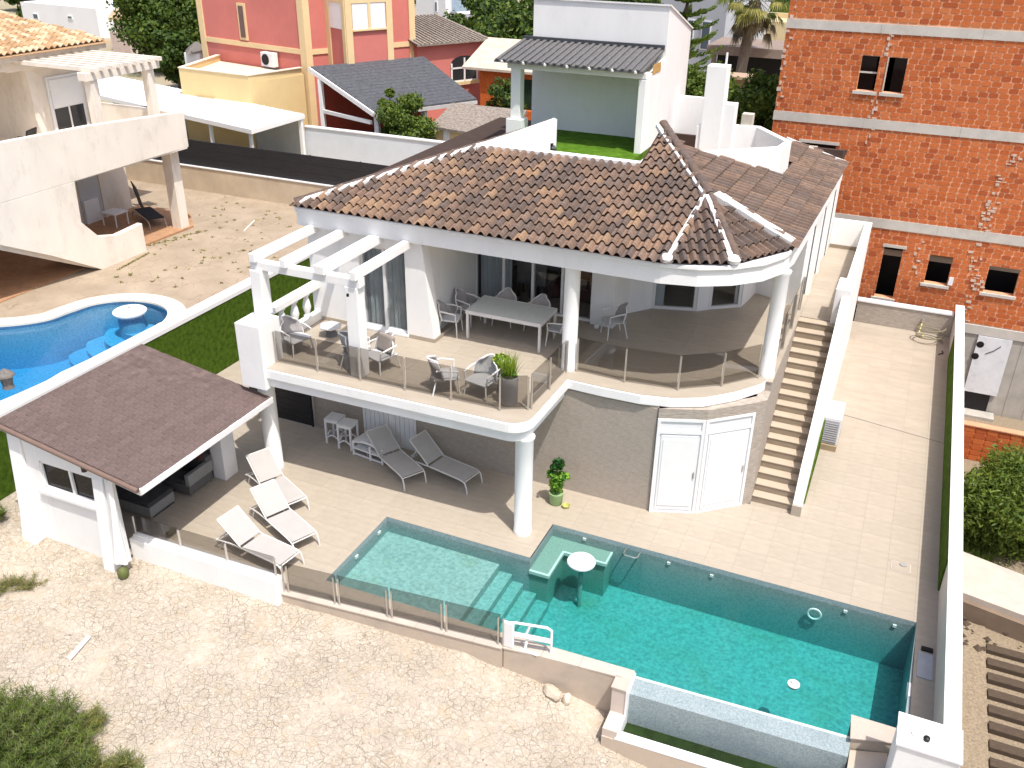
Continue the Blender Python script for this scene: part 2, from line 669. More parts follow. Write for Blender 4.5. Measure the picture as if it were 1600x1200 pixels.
def crackmat(name, col, col2, crack, scale, width, bump=0.4, rough=0.95, fine=0.5, speck=None):
    mt = mat(name, col, rough=rough, var=0.1, scale=0.9, col2=col2, spec=0.15, detail=8)
    t = mt.node_tree
    N, L = t.nodes, t.links
    b = N["Principled BSDF"]
    base = b.inputs["Base Color"].links[0].from_socket
    tc = N.new("ShaderNodeTexCoord")
    dn = N.new("ShaderNodeTexNoise")
    dn.inputs["Scale"].default_value = 2.5
    dn.inputs["Detail"].default_value = 5
    L.new(tc.outputs["Object"], dn.inputs[0])
    vm = N.new("ShaderNodeVectorMath")
    vm.operation = 'MULTIPLY_ADD'
    vm.inputs[1].default_value = (0.22, 0.22, 0.22)
    L.new(dn.outputs["Color"], vm.inputs[0])
    L.new(tc.outputs["Object"], vm.inputs[2])
    acc = None
    for sc_, wd, amt in ((scale, width, 1.0), (scale * 2.6, width * 1.6, fine)):
        vo = N.new("ShaderNodeTexVoronoi")
        vo.feature = 'DISTANCE_TO_EDGE'
        vo.inputs["Scale"].default_value = sc_
        L.new(vm.outputs[0], vo.inputs["Vector"])
        mr = N.new("ShaderNodeMapRange")
        mr.inputs[1].default_value = 0.0
        mr.inputs[2].default_value = wd
        mr.inputs[3].default_value = amt
        mr.inputs[4].default_value = 0.0
        L.new(vo.outputs["Distance"], mr.inputs[0])
        if acc is None:
            acc = mr.outputs[0]
        else:
            mx = N.new("ShaderNodeMath")
            mx.operation = 'MAXIMUM'
            L.new(acc, mx.inputs[0])
            L.new(mr.outputs[0], mx.inputs[1])
            acc = mx.outputs[0]
    # cracks fade in and out over the ground
    fn = N.new("ShaderNodeTexNoise")
    fn.inputs["Scale"].default_value = 1.3
    fn.inputs["Detail"].default_value = 6
    L.new(tc.outputs["Object"], fn.inputs[0])
    fr = N.new("ShaderNodeMapRange")
    fr.inputs[1].default_value = 0.30 if speck else 0.38
    fr.inputs[2].default_value = 0.58 if speck else 0.62
    L.new(fn.outputs[0], fr.inputs[0])
    mu = N.new("ShaderNodeMath")
    mu.operation = 'MULTIPLY'
    L.new(acc, mu.inputs[0])
    L.new(fr.outputs[0], mu.inputs[1])
    mix = N.new("ShaderNodeMix")
    mix.data_type = 'RGBA'
    L.new(mu.outputs[0], mix.inputs[0])
    L.new(base, mix.inputs[6])
    mix.inputs[7].default_value = (*crack, 1)
    fin = mix.outputs[2]
    if speck:
        for (s_, lo_, hi_, cc_, am_) in ((38, .58, .68, (0.26, 0.20, 0.15), .30), (9, .50, .62, (0.60, 0.54, 0.46), .55), (75, .62, .68, (0.20, 0.155, 0.12), .45), (3.1, .55, .68, (0.50, 0.38, 0.25), .5)):
            sn = N.new("ShaderNodeTexNoise")
            sn.inputs["Scale"].default_value = s_
            sn.inputs["Detail"].default_value = 6
            sn.inputs["Roughness"].default_value = 0.65
            L.new(tc.outputs["Object"], sn.inputs[0])
            sr = N.new("ShaderNodeMapRange")
            sr.inputs[1].default_value = lo_
            sr.inputs[2].default_value = hi_
            sr.inputs[4].default_value = am_
            L.new(sn.outputs[0], sr.inputs[0])
            sm = N.new("ShaderNodeMix")
            sm.data_type = 'RGBA'
            L.new(sr.outputs[0], sm.inputs[0])
            L.new(fin, sm.inputs[6])
            sm.inputs[7].default_value = (*cc_, 1)
            fin = sm.outputs[2]
    L.new(fin, b.inputs["Base Color"])
    n3 = N.new("ShaderNodeTexNoise")
    n3.inputs["Scale"].default_value = 14
    n3.inputs["Detail"].default_value = 10
    n3.inputs["Roughness"].default_value = 0.7
    L.new(tc.outputs["Object"], n3.inputs[0])
    sb = N.new("ShaderNodeMath")
    sb.operation = 'SUBTRACT'
    L.new(n3.outputs[0], sb.inputs[0])
    L.new(mu.outputs[0], sb.inputs[1])
    bp = N.new("ShaderNodeBump")
    bp.inputs["Strength"].default_value = bump
    bp.inputs["Distance"].default_value = 0.05
    L.new(sb.outputs[0], bp.inputs["Height"])
    L.new(bp.outputs[0], b.inputs["Normal"])
    return mt


SAND = crackmat("dry_earth", (0.47, 0.40, 0.315), (0.545, 0.475, 0.39), (0.34, 0.27, 0.20), 6.6, 0.026, bump=0.7, fine=0.42, speck=1)
DECK = crackmat("crazy_paving", (0.33, 0.265, 0.195), (0.40, 0.325, 0.245), (0.25, 0.19, 0.135), 2.4, 0.04, bump=0.2, fine=0.25)
EARTH = mat("far_earth", (0.45, 0.37, 0.28), rough=1, var=0.2, scale=0.2, col2=(0.30, 0.27, 0.17))
GRAVEL = mat("gravel_path", (0.25, 0.20, 0.14), rough=1, var=0.3, scale=20, bump=0.6, bscale=50)

from mathutils import noise as mn

# ------------------------------------------------------------------ ground sheets
g = MB()
g.add([(-1500, -900, 1.85), (-30.5, -900, 1.85), (-30.5, 33.2, 1.85), (-1500, 33.2, 1.85)], [(0, 1, 2, 3)])
g.add([(-1500, 33.2, 1.85), (1500, 33.2, 1.85), (1500, 2500, 1.85), (-1500, 2500, 1.85)], [(0, 1, 2, 3)])
top("ground", g, EARTH, kind='structure')


def ytop(x):
    if x < -17.7: return 9.0
    if x < -16.3: return 12.5
    if x < -13.8: return 11.05
    if x < -10.05: return 11.42
    if x < -5.3: return 11.58 + .095 * (x + 10.05)
    if x < -3.1: return 12.03 + .09 * (x + 5.3)
    return 11.48 + .05 * (x + 3.1)


def sand_z(x, y):
    z = -.14
    if x > -13: z -= .027 * (x + 13)
    if x > -6: z -= .20 * min(x + 6, 2.9) * max(0, min(1, (y - 8.5) / 3)) ** 1.2
    if x > -3.1: z -= .35 * min(1, (x + 3.1) / 1.5)
    z -= .035 * max(0, 11.3 - y)
    if x < -15.9: z += .30 * min(1, (-15.9 - x) / 1.2)
    z += .06 * mn.noise(Vector((x * .5, y * .5, 1))) + .035 * mn.noise(Vector((x * 1.7, y * 1.7, 3))) + .012 * mn.noise(Vector((x * 6, y * 6, 5)))
    return z


xs = np.arange(-19.5, 4.01, 0.1)
rows = 110
g = MB()
for x in xs:
    yt = ytop(x)
    for j in range(rows + 1):
        t = 1 - (1 - j / rows) ** 1.0
        y = -1 + (yt + 1) * t
        g.v.append((x, y, sand_z(x, y)))
for i in range(len(xs) - 1):
    for j in range(rows):
        a = i * (rows + 1) + j
        g.f.append((a, a + rows + 1, a + rows + 2, a + 1))
        g.mi.append(0)
top("earth_plot", g, SAND, kind='structure', smooth=False)
bpy.data.objects["earth_plot"].data.polygons.foreach_set("use_smooth", [True] * len(g.f))

# loose stones scattered on the dry earth
st = MB()
for _ in range(1500):
    x, y = random.uniform(-16, 1), random.uniform(4.2, 11.4)
    if y > ytop(x) - .1: continue
    s_ = random.uniform(.006, .02) * (1 if random.random() < .94 else 2.2)
    z = sand_z(x, y)
    vs_ = []
    for (a, b, c) in ((1, 0, 0), (-1, 0, 0), (0, 1, 0), (0, -1, 0), (0, 0, 1), (0, 0, -.6)):
        k = s_ * random.uniform(.7, 1.3)
        vs_.append((x + a * k, y + b * k, z + c * k * .7 + s_ * .2))
    st.cur = 0 if random.random() < .8 else 1
    st.add(vs_, [(0, 2, 4), (2, 1, 4), (1, 3, 4), (3, 0, 4), (2, 0, 5), (1, 2, 5), (3, 1, 5), (0, 3, 5)])
STONE = mat("pale_stone", (0.62, 0.54, 0.43), rough=0.95, var=0.15, piece=0.25)
STONED = mat("brown_stone", (0.24, 0.17, 0.11), rough=0.95, var=0.2, piece=0.3)
top("scattered_stones", st, [STONE, STONED], "small loose stones scattered over the dry earth plot", "stones", kind='stuff')

# sunken plot on the right
g = MB()
g.add([(2.5, -60, -3.1), (900, -60, -3.1), (900, 33.2, -3.1), (2.5, 33.2, -3.1)], [(0, 1, 2, 3)])
top("sunken_ground", g, GRAVEL, kind='structure')

# ------------------------------------------------------------------ terrace: base slab with floor tiles
terr_o = None
rects = [(-17.7, -9.45, 11.58, 17.545), (-17.7, -13.74, 11.20, 11.58), (-9.45, -5.88, 14.72, 17.545), (-5.88, 2.28, 16.06, 17.545),
         (-4.235, 2.28, 17.545, 18.755), (-1.93, 2.28, 18.755, 31.25), (1.87, 2.28, 12.3, 16.06), (-17.7, -13.31, 17.545, 31.2)]
g = MB()
for (x0, x1, y0, y1) in rects:
    e_ = .012
    g.box(x0 + (e_ if x0 in (-5.88, 1.87) else 0), x1 - (e_ if x1 in (-9.45,) else 0), y0 + (e_ if y0 in (14.72, 16.06) else 0), y1, -.05, -.008)
fl = lambda x: 11.55 + .095 * (x + 10.05)
pf = lambda x: 12.25 + .0303 * (x + 9.45)
strip0 = [(-10.05, fl(-10.05)), (-5.3, fl(-5.3)), (-5.3, pf(-5.3)), (-9.45, pf(-9.45)), (-9.45, 11.58), (-10.05, 11.58)]
g.prism([(-10.05, fl(-10.05)), (-5.3, fl(-5.3)), (-5.3, pf(-5.3) - .012), (-9.45, pf(-9.45) - .012), (-9.462, 11.58), (-10.05, 11.58)], -.05, -.008)
terr = top("terrace", g, GROUT, kind='structure')
ub = {'t': (unit_box(), [FLOOR])}
T = .605
items = []
for (x0, x1, y0, y1) in rects:
    i0, i1 = math.floor(x0 / T), math.ceil(x1 / T)
    j0, j1 = math.floor(y0 / T), math.ceil(y1 / T)
    for i in range(i0, i1):
        for j in range(j0, j1):
            a, b = max(x0, i * T), min(x1, i * T + T - .0025)
            c, d = max(y0, j * T), min(y1, j * T + T - .0025)
            if b - a > .03 and d - c > .03:
                items.append(('t', boxM(a, b, c, d, -.007, random.uniform(-.0004, .0004))))
pieces(terr, "floor_tile", items, ub, "floor_tiling", [FLOOR])
for i in range(8):
    xa = -10.05 + i * .6
    xb = min(xa + .596, -5.3)
    ya0, yb0 = fl(xa), fl(xb)
    if xb <= -9.45:
        poly = [(xa, ya0), (xb, yb0), (xb, 11.578), (xa, 11.578)]
    else:
        xa2 = max(xa, -9.45)
        poly = [(xa2, fl(xa2)), (xb, yb0), (xb, pf(xb)), (xa2, pf(xa2))]
    part("floor_tile", MB().prism(poly, -.007, 0.0), FLOOR, terr)

# retaining kerb wall towards the earth plot
k = MB()
k.prism([(-10.05, fl(-10.05) - .03), (-5.31, fl(-5.31) - .03), (-5.31, fl(-5.31) + .06), (-10.05, fl(-10.05) + .06)], -1.0, -.012)
RENDER_T = mat("tan_render", (0.50, 0.42, 0.34), rough=0.9, var=0.12, scale=2, dirt=(0.33, 0.22, 0.12), dirt_amt=0.5, dirt_scale=2)
kerb = top("kerb_wall", k, RENDER_T, "low tan retaining kerb under the pool glass fence, facing the dry earth", "kerb wall")
for i in range(8):
    xa = -10.05 + i * .595
    xb = min(xa + .59, -5.31)
    part("coping_slab", MB().prism([(xa, fl(xa) - .05), (xb, fl(xb) - .05), (xb, fl(xb) + .10), (xa, fl(xa) + .10)], -.01, .022), COPING, kerb, bevel=.004)

# ------------------------------------------------------------------ swimming pool
pool = thing("swimming_pool", "long turquoise infinity pool with a shallow ledge, corner seat and underwater steps", "pool", (-4, 14, 0))
PW = MB()
path = [(-2.86, 12.46), (-5.3, 12.385), (-9.45, 12.25), (-9.45, 14.72), (-5.88, 14.72), (-5.88, 16.06), (1.87, 16.06), (1.76, 12.3)]
PW.wall(path, .22, -1.5, -.052)
PW.wall([(x, y) for x, y in path[2:]], .008, -.0519, -.004)
part("pool_wall", PW, POOLEDGE, pool)
part("shallow_floor", MB().box(-9.5, -6.60, 12.2, 14.8, -1.5, -.42), MOSAIC, pool)
for i, (xa, xb, z) in enumerate(((-6.60, -6.29, -.60), (-6.29, -6.02, -.77), (-6.02, -5.71, -.94), (-5.71, -5.41, -1.10))):
    part("pool_step", MB().box(xa, xb, 12.3, 14.8 if i < 2 else 14.74, -1.5, z), MOSAIC, pool, bevel=.012)
part("deep_floor", MB().box(-5.9, 1.95, 11.9, 16.2, -1.6, -1.28), MOSAIC, pool)
SEAT = mat("green_seat_mosaic", (0.26, 0.34, 0.30), rough=0.4, var=0.2, scale=30)
b = MB()
b.box(-5.88, -5.46, 14.73, 16.06, -1.4, -.33)
b.box(-5.46, -4.46, 15.64, 16.06, -1.4, -.331)
part("corner_seat", b, SEAT, pool)
TRIM = mat("pale_mosaic_trim", (0.62, 0.68, 0.64), rough=0.4)
b = MB()
b.box(-5.88, -5.41, 14.68, 14.74, -.40, -.322)
b.box(-5.462, -5.41, 14.74, 15.64, -.40, -.322)
b.box(-5.41, -4.42, 15.59, 15.645, -.40, -.322)
b.box(-4.462, -4.42, 15.645, 16.06, -.40, -.322)
part("seat_edge", b, TRIM, pool)
# weir of the infinity edge
WL, WR = (-2.83, 12.44), (.98, 12.63)
wd = .37


def wz(x, y):
    yy = WL[1] + (WR[1] - WL[1]) * (x - WL[0]) / (WR[0] - WL[0])
    return -.115 - .06 * max(0, (yy - y) / wd)


part("weir", MB().prism([WL, WR, (WR[0], WR[1] - wd), (WL[0], WL[1] - wd)], -1.9, wz), MOSAIC_L, pool)
part("weir_lip", MB().prism([(WL[0], WL[1] - .02), (WR[0], WR[1] - .02), (WR[0], WR[1] + .03), (WL[0], WL[1] + .03)], -.2, -.108), TRIM, pool)
part("catch_channel", MB().prism([(-2.83, 12.08), (1.0, 12.27), (1.0, 11.8), (-2.83, 11.6)], -1.5, -.90),
     mat("dark_channel_water", (0.018, 0.035, 0.008), rough=0.12, var=0.4, scale=3, spec=0.5), pool)
part("channel_wall", MB().prism([(-3.1, 11.47), (1.2, 11.70), (1.2, 11.86), (-3.1, 11.66)], -2.2, -.775), RENDER_T, pool)
part("channel_coping", MB().prism([(-2.86, 11.48), (1.2, 11.69), (1.2, 11.885), (-2.86, 11.69)], -.77, -.735), WHITE2, pool, bevel=.006)
b = MB()
b.box(-3.10, -2.835, 11.95, 12.47, -2.0, -.012)
b.box(-3.10, -2.835, 11.50, 11.948, -2.0, -.60)
part("end_pier", b, mat("pier_tile", (0.56, 0.48, 0.42), rough=0.7, var=0.08, scale=3), pool)
b = MB()
b.box(-2.833, -2.80, 11.93, 12.44, -1.0, -.006)
b.box(-2.833, -2.80, 11.55, 11.929, -1.0, -.594)
part("edge_trim", b, WHITE2, pool)
part("outer_wall", MB().prism([(-5.29, 12.02), (-3.1, 12.22), (-3.1, 12.40), (-5.29, 12.30)], -2.0, -.03), RENDER_T, pool)
cps = [(-5.3, 12.0, 12.385), (-4.56, 12.09, 12.41), (-3.82, 12.15, 12.44), (-2.83, 12.23, 12.48)]
for (a, b_) in zip(cps[:-1], cps[1:]):
    part("coping_slab", MB().prism([(a[0], a[1]), (b_[0] - .005, b_[1]), (b_[0] - .005, b_[2]), (a[0], a[2])], -.03, .006), COPING, pool, bevel=.004)
part("coping_slab", MB().box(-3.12, -2.83, 11.93, 12.228, -.03, .006), COPING, pool, bevel=.004)
# end block between weir and wall pillar
part("end_block", MB().prism([(.98, 12.55), (1.78, 12.75), (1.78, 13.02), (.94, 13.0)], -1.4, -.012), RENDER_T, pool)
part("end_block_coping", MB().prism([(.96, 12.5), (1.80, 12.74), (1.80, 13.06), (.92, 13.05)], -.01, .02), COPING, pool, bevel=.004)
part("end_block_wall", MB().prism([(1.0, 11.7), (1.6, 11.75), (1.6, 12.7), (1.0, 12.5)], -2.2, -.25), RENDER_T, pool)
# fittings
for (x, z) in ((-.02, -.42),):
    part("underwater_light", MB().tube([(x + .13 * cos(a * pi / 8), 15.98, z + .13 * sin(a * pi / 8)) for a in range(16)], .022, 6, closed=True), WHITE2, pool, smooth=True)
for (x, z) in ((-5.1, -.17), (-3.15, -.2), (-2.2, -.22), (.55, -.2), (1.5, -.22)):
    part("inlet_nozzle", MB().box(x - .035, x + .035, 16.03, 16.061, z - .03, z + .03), WHITE2, pool)
for y in (14.35, 13.4):
    part("inlet_nozzle", MB().box(-9.451, -9.42, y - .05, y + .05, -.24, -.17), WHITE2, pool)
part("grab_handle", MB().tube([(-4.12, 16.05, -.12), (-4.12, 15.86, -.10), (-4.08, 15.80, -.1), (-3.84, 15.78, -.1), (-3.80, 15.83, -.1), (-3.80, 16.05, -.12)], .018, 8), STEEL, pool, smooth=True)
part("skimmer_mouth", MB().box(1.80, 1.868, 14.0, 14.35, -.18, -.05), WHITE2, pool)

wp = [(-9.5, 12.2), (-5.3, 12.33), (-2.88, 12.40), (-2.83, 12.41), (.98, 12.60), (1.0, 12.9), (1.80, 12.95), (1.93, 16.12), (-5.94, 16.12), (-5.94, 14.78), (-9.5, 14.78)]
top("pool_water", MB().prism(wp, -1.7, -.122), WATER, kind='structure')

# round white table standing in the pool
t = thing("pool_table", "round white pedestal table standing in the pool beside the corner seat", "table", (-4.82, 15.06, -1.28))
part("table_top", MB().lathe([(.02, -.06), (.24, -.05), (.305, -.02), (.31, .02), (.29, .045), (.02, .05)], 32, (-4.84, 15.11, -.05)), WHITE2, t, smooth=True)
part("pedestal", MB().lathe([(.05, -1.28), (.05, -.1)], 12, (-4.84, 15.11, 0)), MATS["pool_mosaic"], t, smooth=True)
f_ = MB()
f_.lathe([(.02, -.10), (.085, -.085), (.09, -.02), (.05, .02), (.05, .05), (.01, .055)], 16, (-.11, 13.48, -.08))
t = thing("chlorine_float", "small white floating dispenser drifting near the infinity edge of the pool", "float", (-.11, 13.48, -.12))
part("float_body", f_, WHITE2, t, smooth=True)
part("float_ring", MB().tube([(-.11 + .095 * cos(a * pi / 8), 13.48 + .095 * sin(a * pi / 8), -.1) for a in range(16)], .02, 6, closed=True), WHITE2, t, smooth=True)
# ------------------------------------------------------------------ the white villa
V = thing("villa", "white two-storey villa with brown tiled hip roof and curved corner porch above the pool", "house", (-7.5, 20, 0))
# ground floor
low = MB()
low.wall([(-13.3, 17.52), (-4.06, 17.52), (-4.02, 17.46)], .25, -.05, 2.75)
low.wall([(-2.10, 18.66), (-1.93, 18.86), (-1.93, 29.7)], .25, -.05, 2.755)
low.wall([(-1.93, 19.30), (-1.93, 29.68)], .24, 2.756, 2.982)
low.wall([(-1.93, 29.7), (-13.3, 29.7), (-13.3, 17.8)], .25, -.05, 2.98)
low.wall([(-4.02, 17.46), (-3.02, 17.84), (-2.10, 18.66)], .25, 2.50, 2.75)
gw = part("ground_wall", low, CLAD, V)
items = []
for i in range(17):
    for j in range(9):
        x0 = max(-13.3, -13.6 + i * .6 + (j % 2) * .3)
        x1 = min(-13.6 + i * .6 + (j % 2) * .3 + .5985, -4.06)
        z0, z1 = .002 + j * .3, min(.002 + j * .3 + .2985, 2.73)
        if x1 - x0 < .05: continue
        if x1 > -11.72 and x0 < -10.2 and z0 < 2.4:
            if x0 < -11.72: x1 = -11.72
            elif x1 > -10.2: x0 = -10.2
            else: continue
        items.append(('t', boxM(x0, x1, 17.503 + random.uniform(-.001, .001), 17.519, z0, z1)))
pieces(gw, "cladding_tile", items, {'t': (unit_box(), [CLAD])}, "cladding", [CLAD])
# white double shutter door under the balcony
DOORW = mat("white_door_lacquer", (0.76, 0.77, 0.78), rough=0.4, var=0.02)
dr = MB()
dr.box(-11.72, -10.2, 17.49, 17.53, 0, 2.46)
d0 = part("patio_door", dr, DOORW, V)
for x in (-11.68, -10.94):
    b = MB()
    for k in range(5):
        b.box(x + .02 + k * .135, x + .145 + k * .135, 17.470, 17.489, .08, 2.36)
    part("door_panel", b, DOORW, d0, bevel=.004)
fr = MB()
for x in (-11.74, -10.955, -10.24): fr.box(x, x + .06, 17.455, 17.49, 0, 2.46)
fr.box(-11.68, -10.24, 17.456, 17.489, 2.38, 2.46)
part("door_frame", fr, WHITE2, d0, bevel=.004)


# two white doors in the curved corner
def plane_door(name, a, b, leaf_x, handle_side):
    a, b = Vector((a[0], a[1], 0)), Vector((b[0], b[1], 0))
    L = (b - a).length
    X = (b - a).normalized()
    Yv = Vector((-X.y, X.x, 0))
    M = Matrix((X, Yv, Vector((0, 0, 1)))).transposed().to_4x4()
    M.translation = a
    d = MB()
    d.box(0, L, .03, .06, 0, 2.5)
    o = part(name, d.xform(M), DOORW, V)
    f = MB()
    for x in (0, L - .07): f.box(x, x + .07, 0, .029, 0, 2.5)
    f.box(.07, L - .07, .001, .029, 2.12, 2.20)
    f.box(.07, L - .07, .001, .029, 2.43, 2.5)
    f.box(.07, L - .07, .001, .029, 0, .05)
    part("door_frame", f.xform(M), WHITE2, o, bevel=.004)
    f = MB()
    f.box(.11, L - .11, .008, .0295, .09, 2.08)
    part("door_leaf", f.xform(M), DOORW, o, bevel=.006)
    f = MB()
    f.box(.16, L - .16, -.004, .0078, .2, 1.98)
    part("door_panel", f.xform(M), WHITE2, o, bevel=.004)
    f = MB()
    hx = .14 if handle_side < 0 else L - .14
    f.box(hx - .015, hx + .015, -.03, -.004, .98, 1.14)
    part("door_handle", f.xform(M), STEEL, o)


plane_door("store_door", (-4.02, 17.44), (-3.03, 17.82), 0, 1)
plane_door("corner_door", (-3.02, 17.83), (-2.10, 18.64), 0, 1)

# first-floor slab with its stepped white cornice
S_out = [(-13.3, 14.95), (-6.68, 15.05)] + arc(-6.68, 15.55, .5, -90, 0, 8)[1:] + [(-6.15, 17.45), (-5.36, 17.41), (-4.47, 17.43), (-3.8, 17.58), (-3.16, 17.90), (-2.58, 18.48), (-2.13, 19.12), (-1.935, 19.75), (-1.935, 29.69), (-13.3, 29.69)]
sl = MB()
sl.prism(S_out, 2.76, 2.984)
c2 = [(-13.25, 15.00), (-6.68, 15.09)] + arc(-6.68, 15.55, .455, -90, 0, 8)[1:] + [(-6.19, 17.6), (-13.25, 17.6)]
sl.prism(c2, 2.69, 2.759)
c3 = [(-13.22, 15.06), (-6.68, 15.15)] + arc(-6.68, 15.55, .395, -90, 0, 8)[1:] + [(-6.255, 17.62), (-13.22, 17.62)]
sl.prism(c3, 2.50, 2.689)
slab = part("balcony_slab", sl, WHITE, V, bevel=.015)
part("wall_head_tile", MB().prism([(-2.06, 19.28), (-1.925, 19.28), (-1.925, 29.6), (-1.948, 29.6), (-1.948, 19.76)], 2.983, 3.002), FLOOR, slab)
part("balcony_edge_tile", MB().prism([(-13.28, 14.99), (-6.68, 15.09)] + arc(-6.68, 15.55, .46, -90, 0, 8)[1:] + [(-6.19, 17.47), (-5.36, 17.44), (-4.47, 17.46), (-3.8, 17.61), (-3.17, 17.93), (-2.60, 18.50), (-2.15, 19.13), (-1.95, 19.75), (-1.95, 29.6), (-13.28, 29.6)], 2.985, 3.0), FLOOR, slab)
items = []
zone = [(-12.9, 15.45), (-6.9, 15.55), (-6.5, 15.8), (-6.4, 17.75), (-4.6, 17.8), (-3.8, 17.95), (-3.2, 18.3), (-2.7, 18.85), (-2.3, 19.5), (-2.2, 24.4), (-3.4, 24.4), (-3.6, 23.2), (-5.7, 22.2), (-6.2, 20.6), (-10.1, 20.6), (-10.1, 17.9), (-12.9, 17.9)]
zone2 = [(-1.94, 23.45), (-1.02, 23.45), (-1.02, 29.6), (-1.94, 29.6)]
for i in range(-24, 1):
    for j in range(22, 52):
        a, b_, c, d = i * T, i * T + T - .004, j * T, j * T + T - .004
        if all(inpoly(x, y, zone) for x, y in ((a, c), (b_, c), (b_, d), (a, d))):
            items.append(('t', boxM(a, b_, c, d, 2.999, 3.005)))
pieces(slab, "balcony_floor_tile", items, ub, "balcony_tiling", [FLOOR], 200)

# columns
for (x, y, r, z0, z1) in ((-6.40, 15.52, .195, 0, 2.5), (-13.05, 15.40, .20, 0, 2.5), (-6.36, 17.98, .175, 3.0, 5.55), (-2.12, 19.60, .165, 3.0, 5.55)):
    part("column", MB().lathe([(r + .012, 0), (r + .012, .10), (r, .12), (r, z1 - z0 - .1), (r + .03, z1 - z0 - .04), (r + .03, z1 - z0)], 32, (x, y, z0)), WHITE, V, smooth=True)
# spot lights under the slab
for (x, y) in ((-6.75, 15.9), (-7.3, 15.6)):
    part("spot_light", MB().lathe([(.06, -.09), (.07, -.02), (.05, 0)], 12, (x, y, 2.5)), mat("lamp_grey", (.25, .26, .22), rough=.4), V, smooth=True)

# upper-floor walls
up = MB()
up.box(-13.3, -11.84, 17.9, 18.2, 3.0, 5.6)
up.box(-11.84, -10.56, 17.9, 18.2, 5.2, 5.6)
up.prism_y([(-10.56, 3.0), (-9.80, 3.0), (-10.10, 5.6), (-10.56, 5.6)], 17.88, 18.22)
up.prism_y([(-10.36, 3.0), (-10.04, 3.0), (-10.08, 5.6), (-10.36, 5.6)], 18.22, 20.75)
up.box(-10.06, -6.76, 20.6, 20.85, 5.2, 5.6)
up.wall([(-6.76, 20.6), (-6.14, 20.55), (-6.09, 21.65), (-5.62, 22.25)], .2, 3.0, 5.6)
up.wall([(-5.62, 22.25), (-4.48, 22.58)], .2, 5.0, 5.6)
up.wall([(-4.48, 22.58), (-4.22, 22.83)], .2, 3.0, 5.6)
up.wall([(-4.22, 22.83), (-3.46, 23.38)], .2, 5.0, 5.6)
up.wall([(-3.46, 23.38), (-3.38, 23.9), (-3.30, 24.6), (-2.10, 24.12), (-1.93, 29.7)], .2, 3.0, 5.6)
up.wall([(-1.93, 29.7), (-13.3, 29.7), (-13.3, 18.2)], .25, 3.0, 5.6)
part("upper_wall", up, WHITE, V, bevel=.008)
# skirting tiles along the walls
sk = MB()
sk.box(-13.05, -11.9, 17.885, 17.899, 3.005, 3.10)
sk.box(-10.5, -9.80, 17.862, 17.879, 3.005, 3.10)
sk.box(-9.80, -9.785, 17.88, 20.6, 3.005, 3.10)
sk.box(-2.099, -2.085, 24.2, 27, 3.005, 3.10)
part("skirting", sk, FLOOR, V)
# recessed side windows of the right wall
for y in (25.6, 27.6):
    w_ = part("window", MB().box(-2.06, -2.005, y, y + .9, 4.0, 5.1), WHITE2, V)
    part("pane", MB().box(-2.004, -1.998, y + .07, y + .83, 4.07, 5.03), CLEAR, w_)
for y in (25.1, 26.9, 28.7):
    part("pilaster", MB().box(-2.06 + .028 * (y - 24.1), -1.93 + .012, y, y + .28, 3.0, 5.55), WHITE, V)
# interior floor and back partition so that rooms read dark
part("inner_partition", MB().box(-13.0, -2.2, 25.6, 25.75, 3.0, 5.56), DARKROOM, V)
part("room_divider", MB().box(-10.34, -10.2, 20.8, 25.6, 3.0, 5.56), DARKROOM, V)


# windows
def slide_window(name, x0, x1, y, z0, z1, n, parent=V, frame=.07, skip=(), gm=None):
    f = MB()
    f.box(x0, x1, y, y + .10, z0, z0 + frame)
    f.box(x0, x1, y, y + .10, z1 - frame, z1)
    wdt = (x1 - x0) / n
    for i in range(n + 1):
        xx = x0 + i * wdt
        a = max(x0, xx - frame / 2)
        b_ = min(x1, xx + frame / 2)
        f.box(a, b_, y - .012 if 0 < i < n else y, y + .112 if 0 < i < n else y + .1, z0 + (frame if 0 < i < n else 0), z1 - (frame if 0 < i < n else 0))
    o = part(name, f, WHITE2, parent, bevel=.004)
    for i in range(n):
        if i in skip: continue
        part("pane", MB().box(x0 + i * wdt + frame / 2, x0 + (i + 1) * wdt - frame / 2, y + .04, y + .048, z0 + frame, z1 - frame), gm or CLEAR, o)
    return o


def curtain(parent, x0, x1, y, z0, z1, mt, waves=10, amp=.035):
    mb = MB()
    n = waves * 8
    for k in range(n + 1):
        t = k / n
        x = x0 + (x1 - x0) * t
        yy = y + amp * sin(t * waves * 2 * pi) + amp * .4 * sin(t * waves * 4.7)
        mb.v += [(x, yy, z0), (x, yy, z1)]
    for k in range(n):
        mb.f.append((2 * k, 2 * k + 2, 2 * k + 3, 2 * k + 1))
        mb.mi.append(0)
    return part("curtain", mb, mt, parent, smooth=True)


CURT = mat("grey_curtain", (0.42, 0.44, 0.45), rough=0.9, var=0.05)
CURTW = mat("pale_curtain", (0.62, 0.64, 0.65), rough=0.9, var=0.05)
wA = slide_window("curtained_window", -11.84, -10.56, 17.98, 3.03, 5.2, 2)
curtain(wA, -11.8, -10.6, 18.14, 3.05, 5.15, CURT, 9)
part("sill", MB().box(-11.88, -10.52, 17.84, 17.978, 3.005, 3.06), WHITE2, wA, bevel=.005)
wB = slide_window("sliding_door", -10.04, -6.76, 20.66, 3.02, 5.2, 4)
curtain(wB, -10.0, -9.1, 20.92, 3.05, 5.15, CURTW, 7)


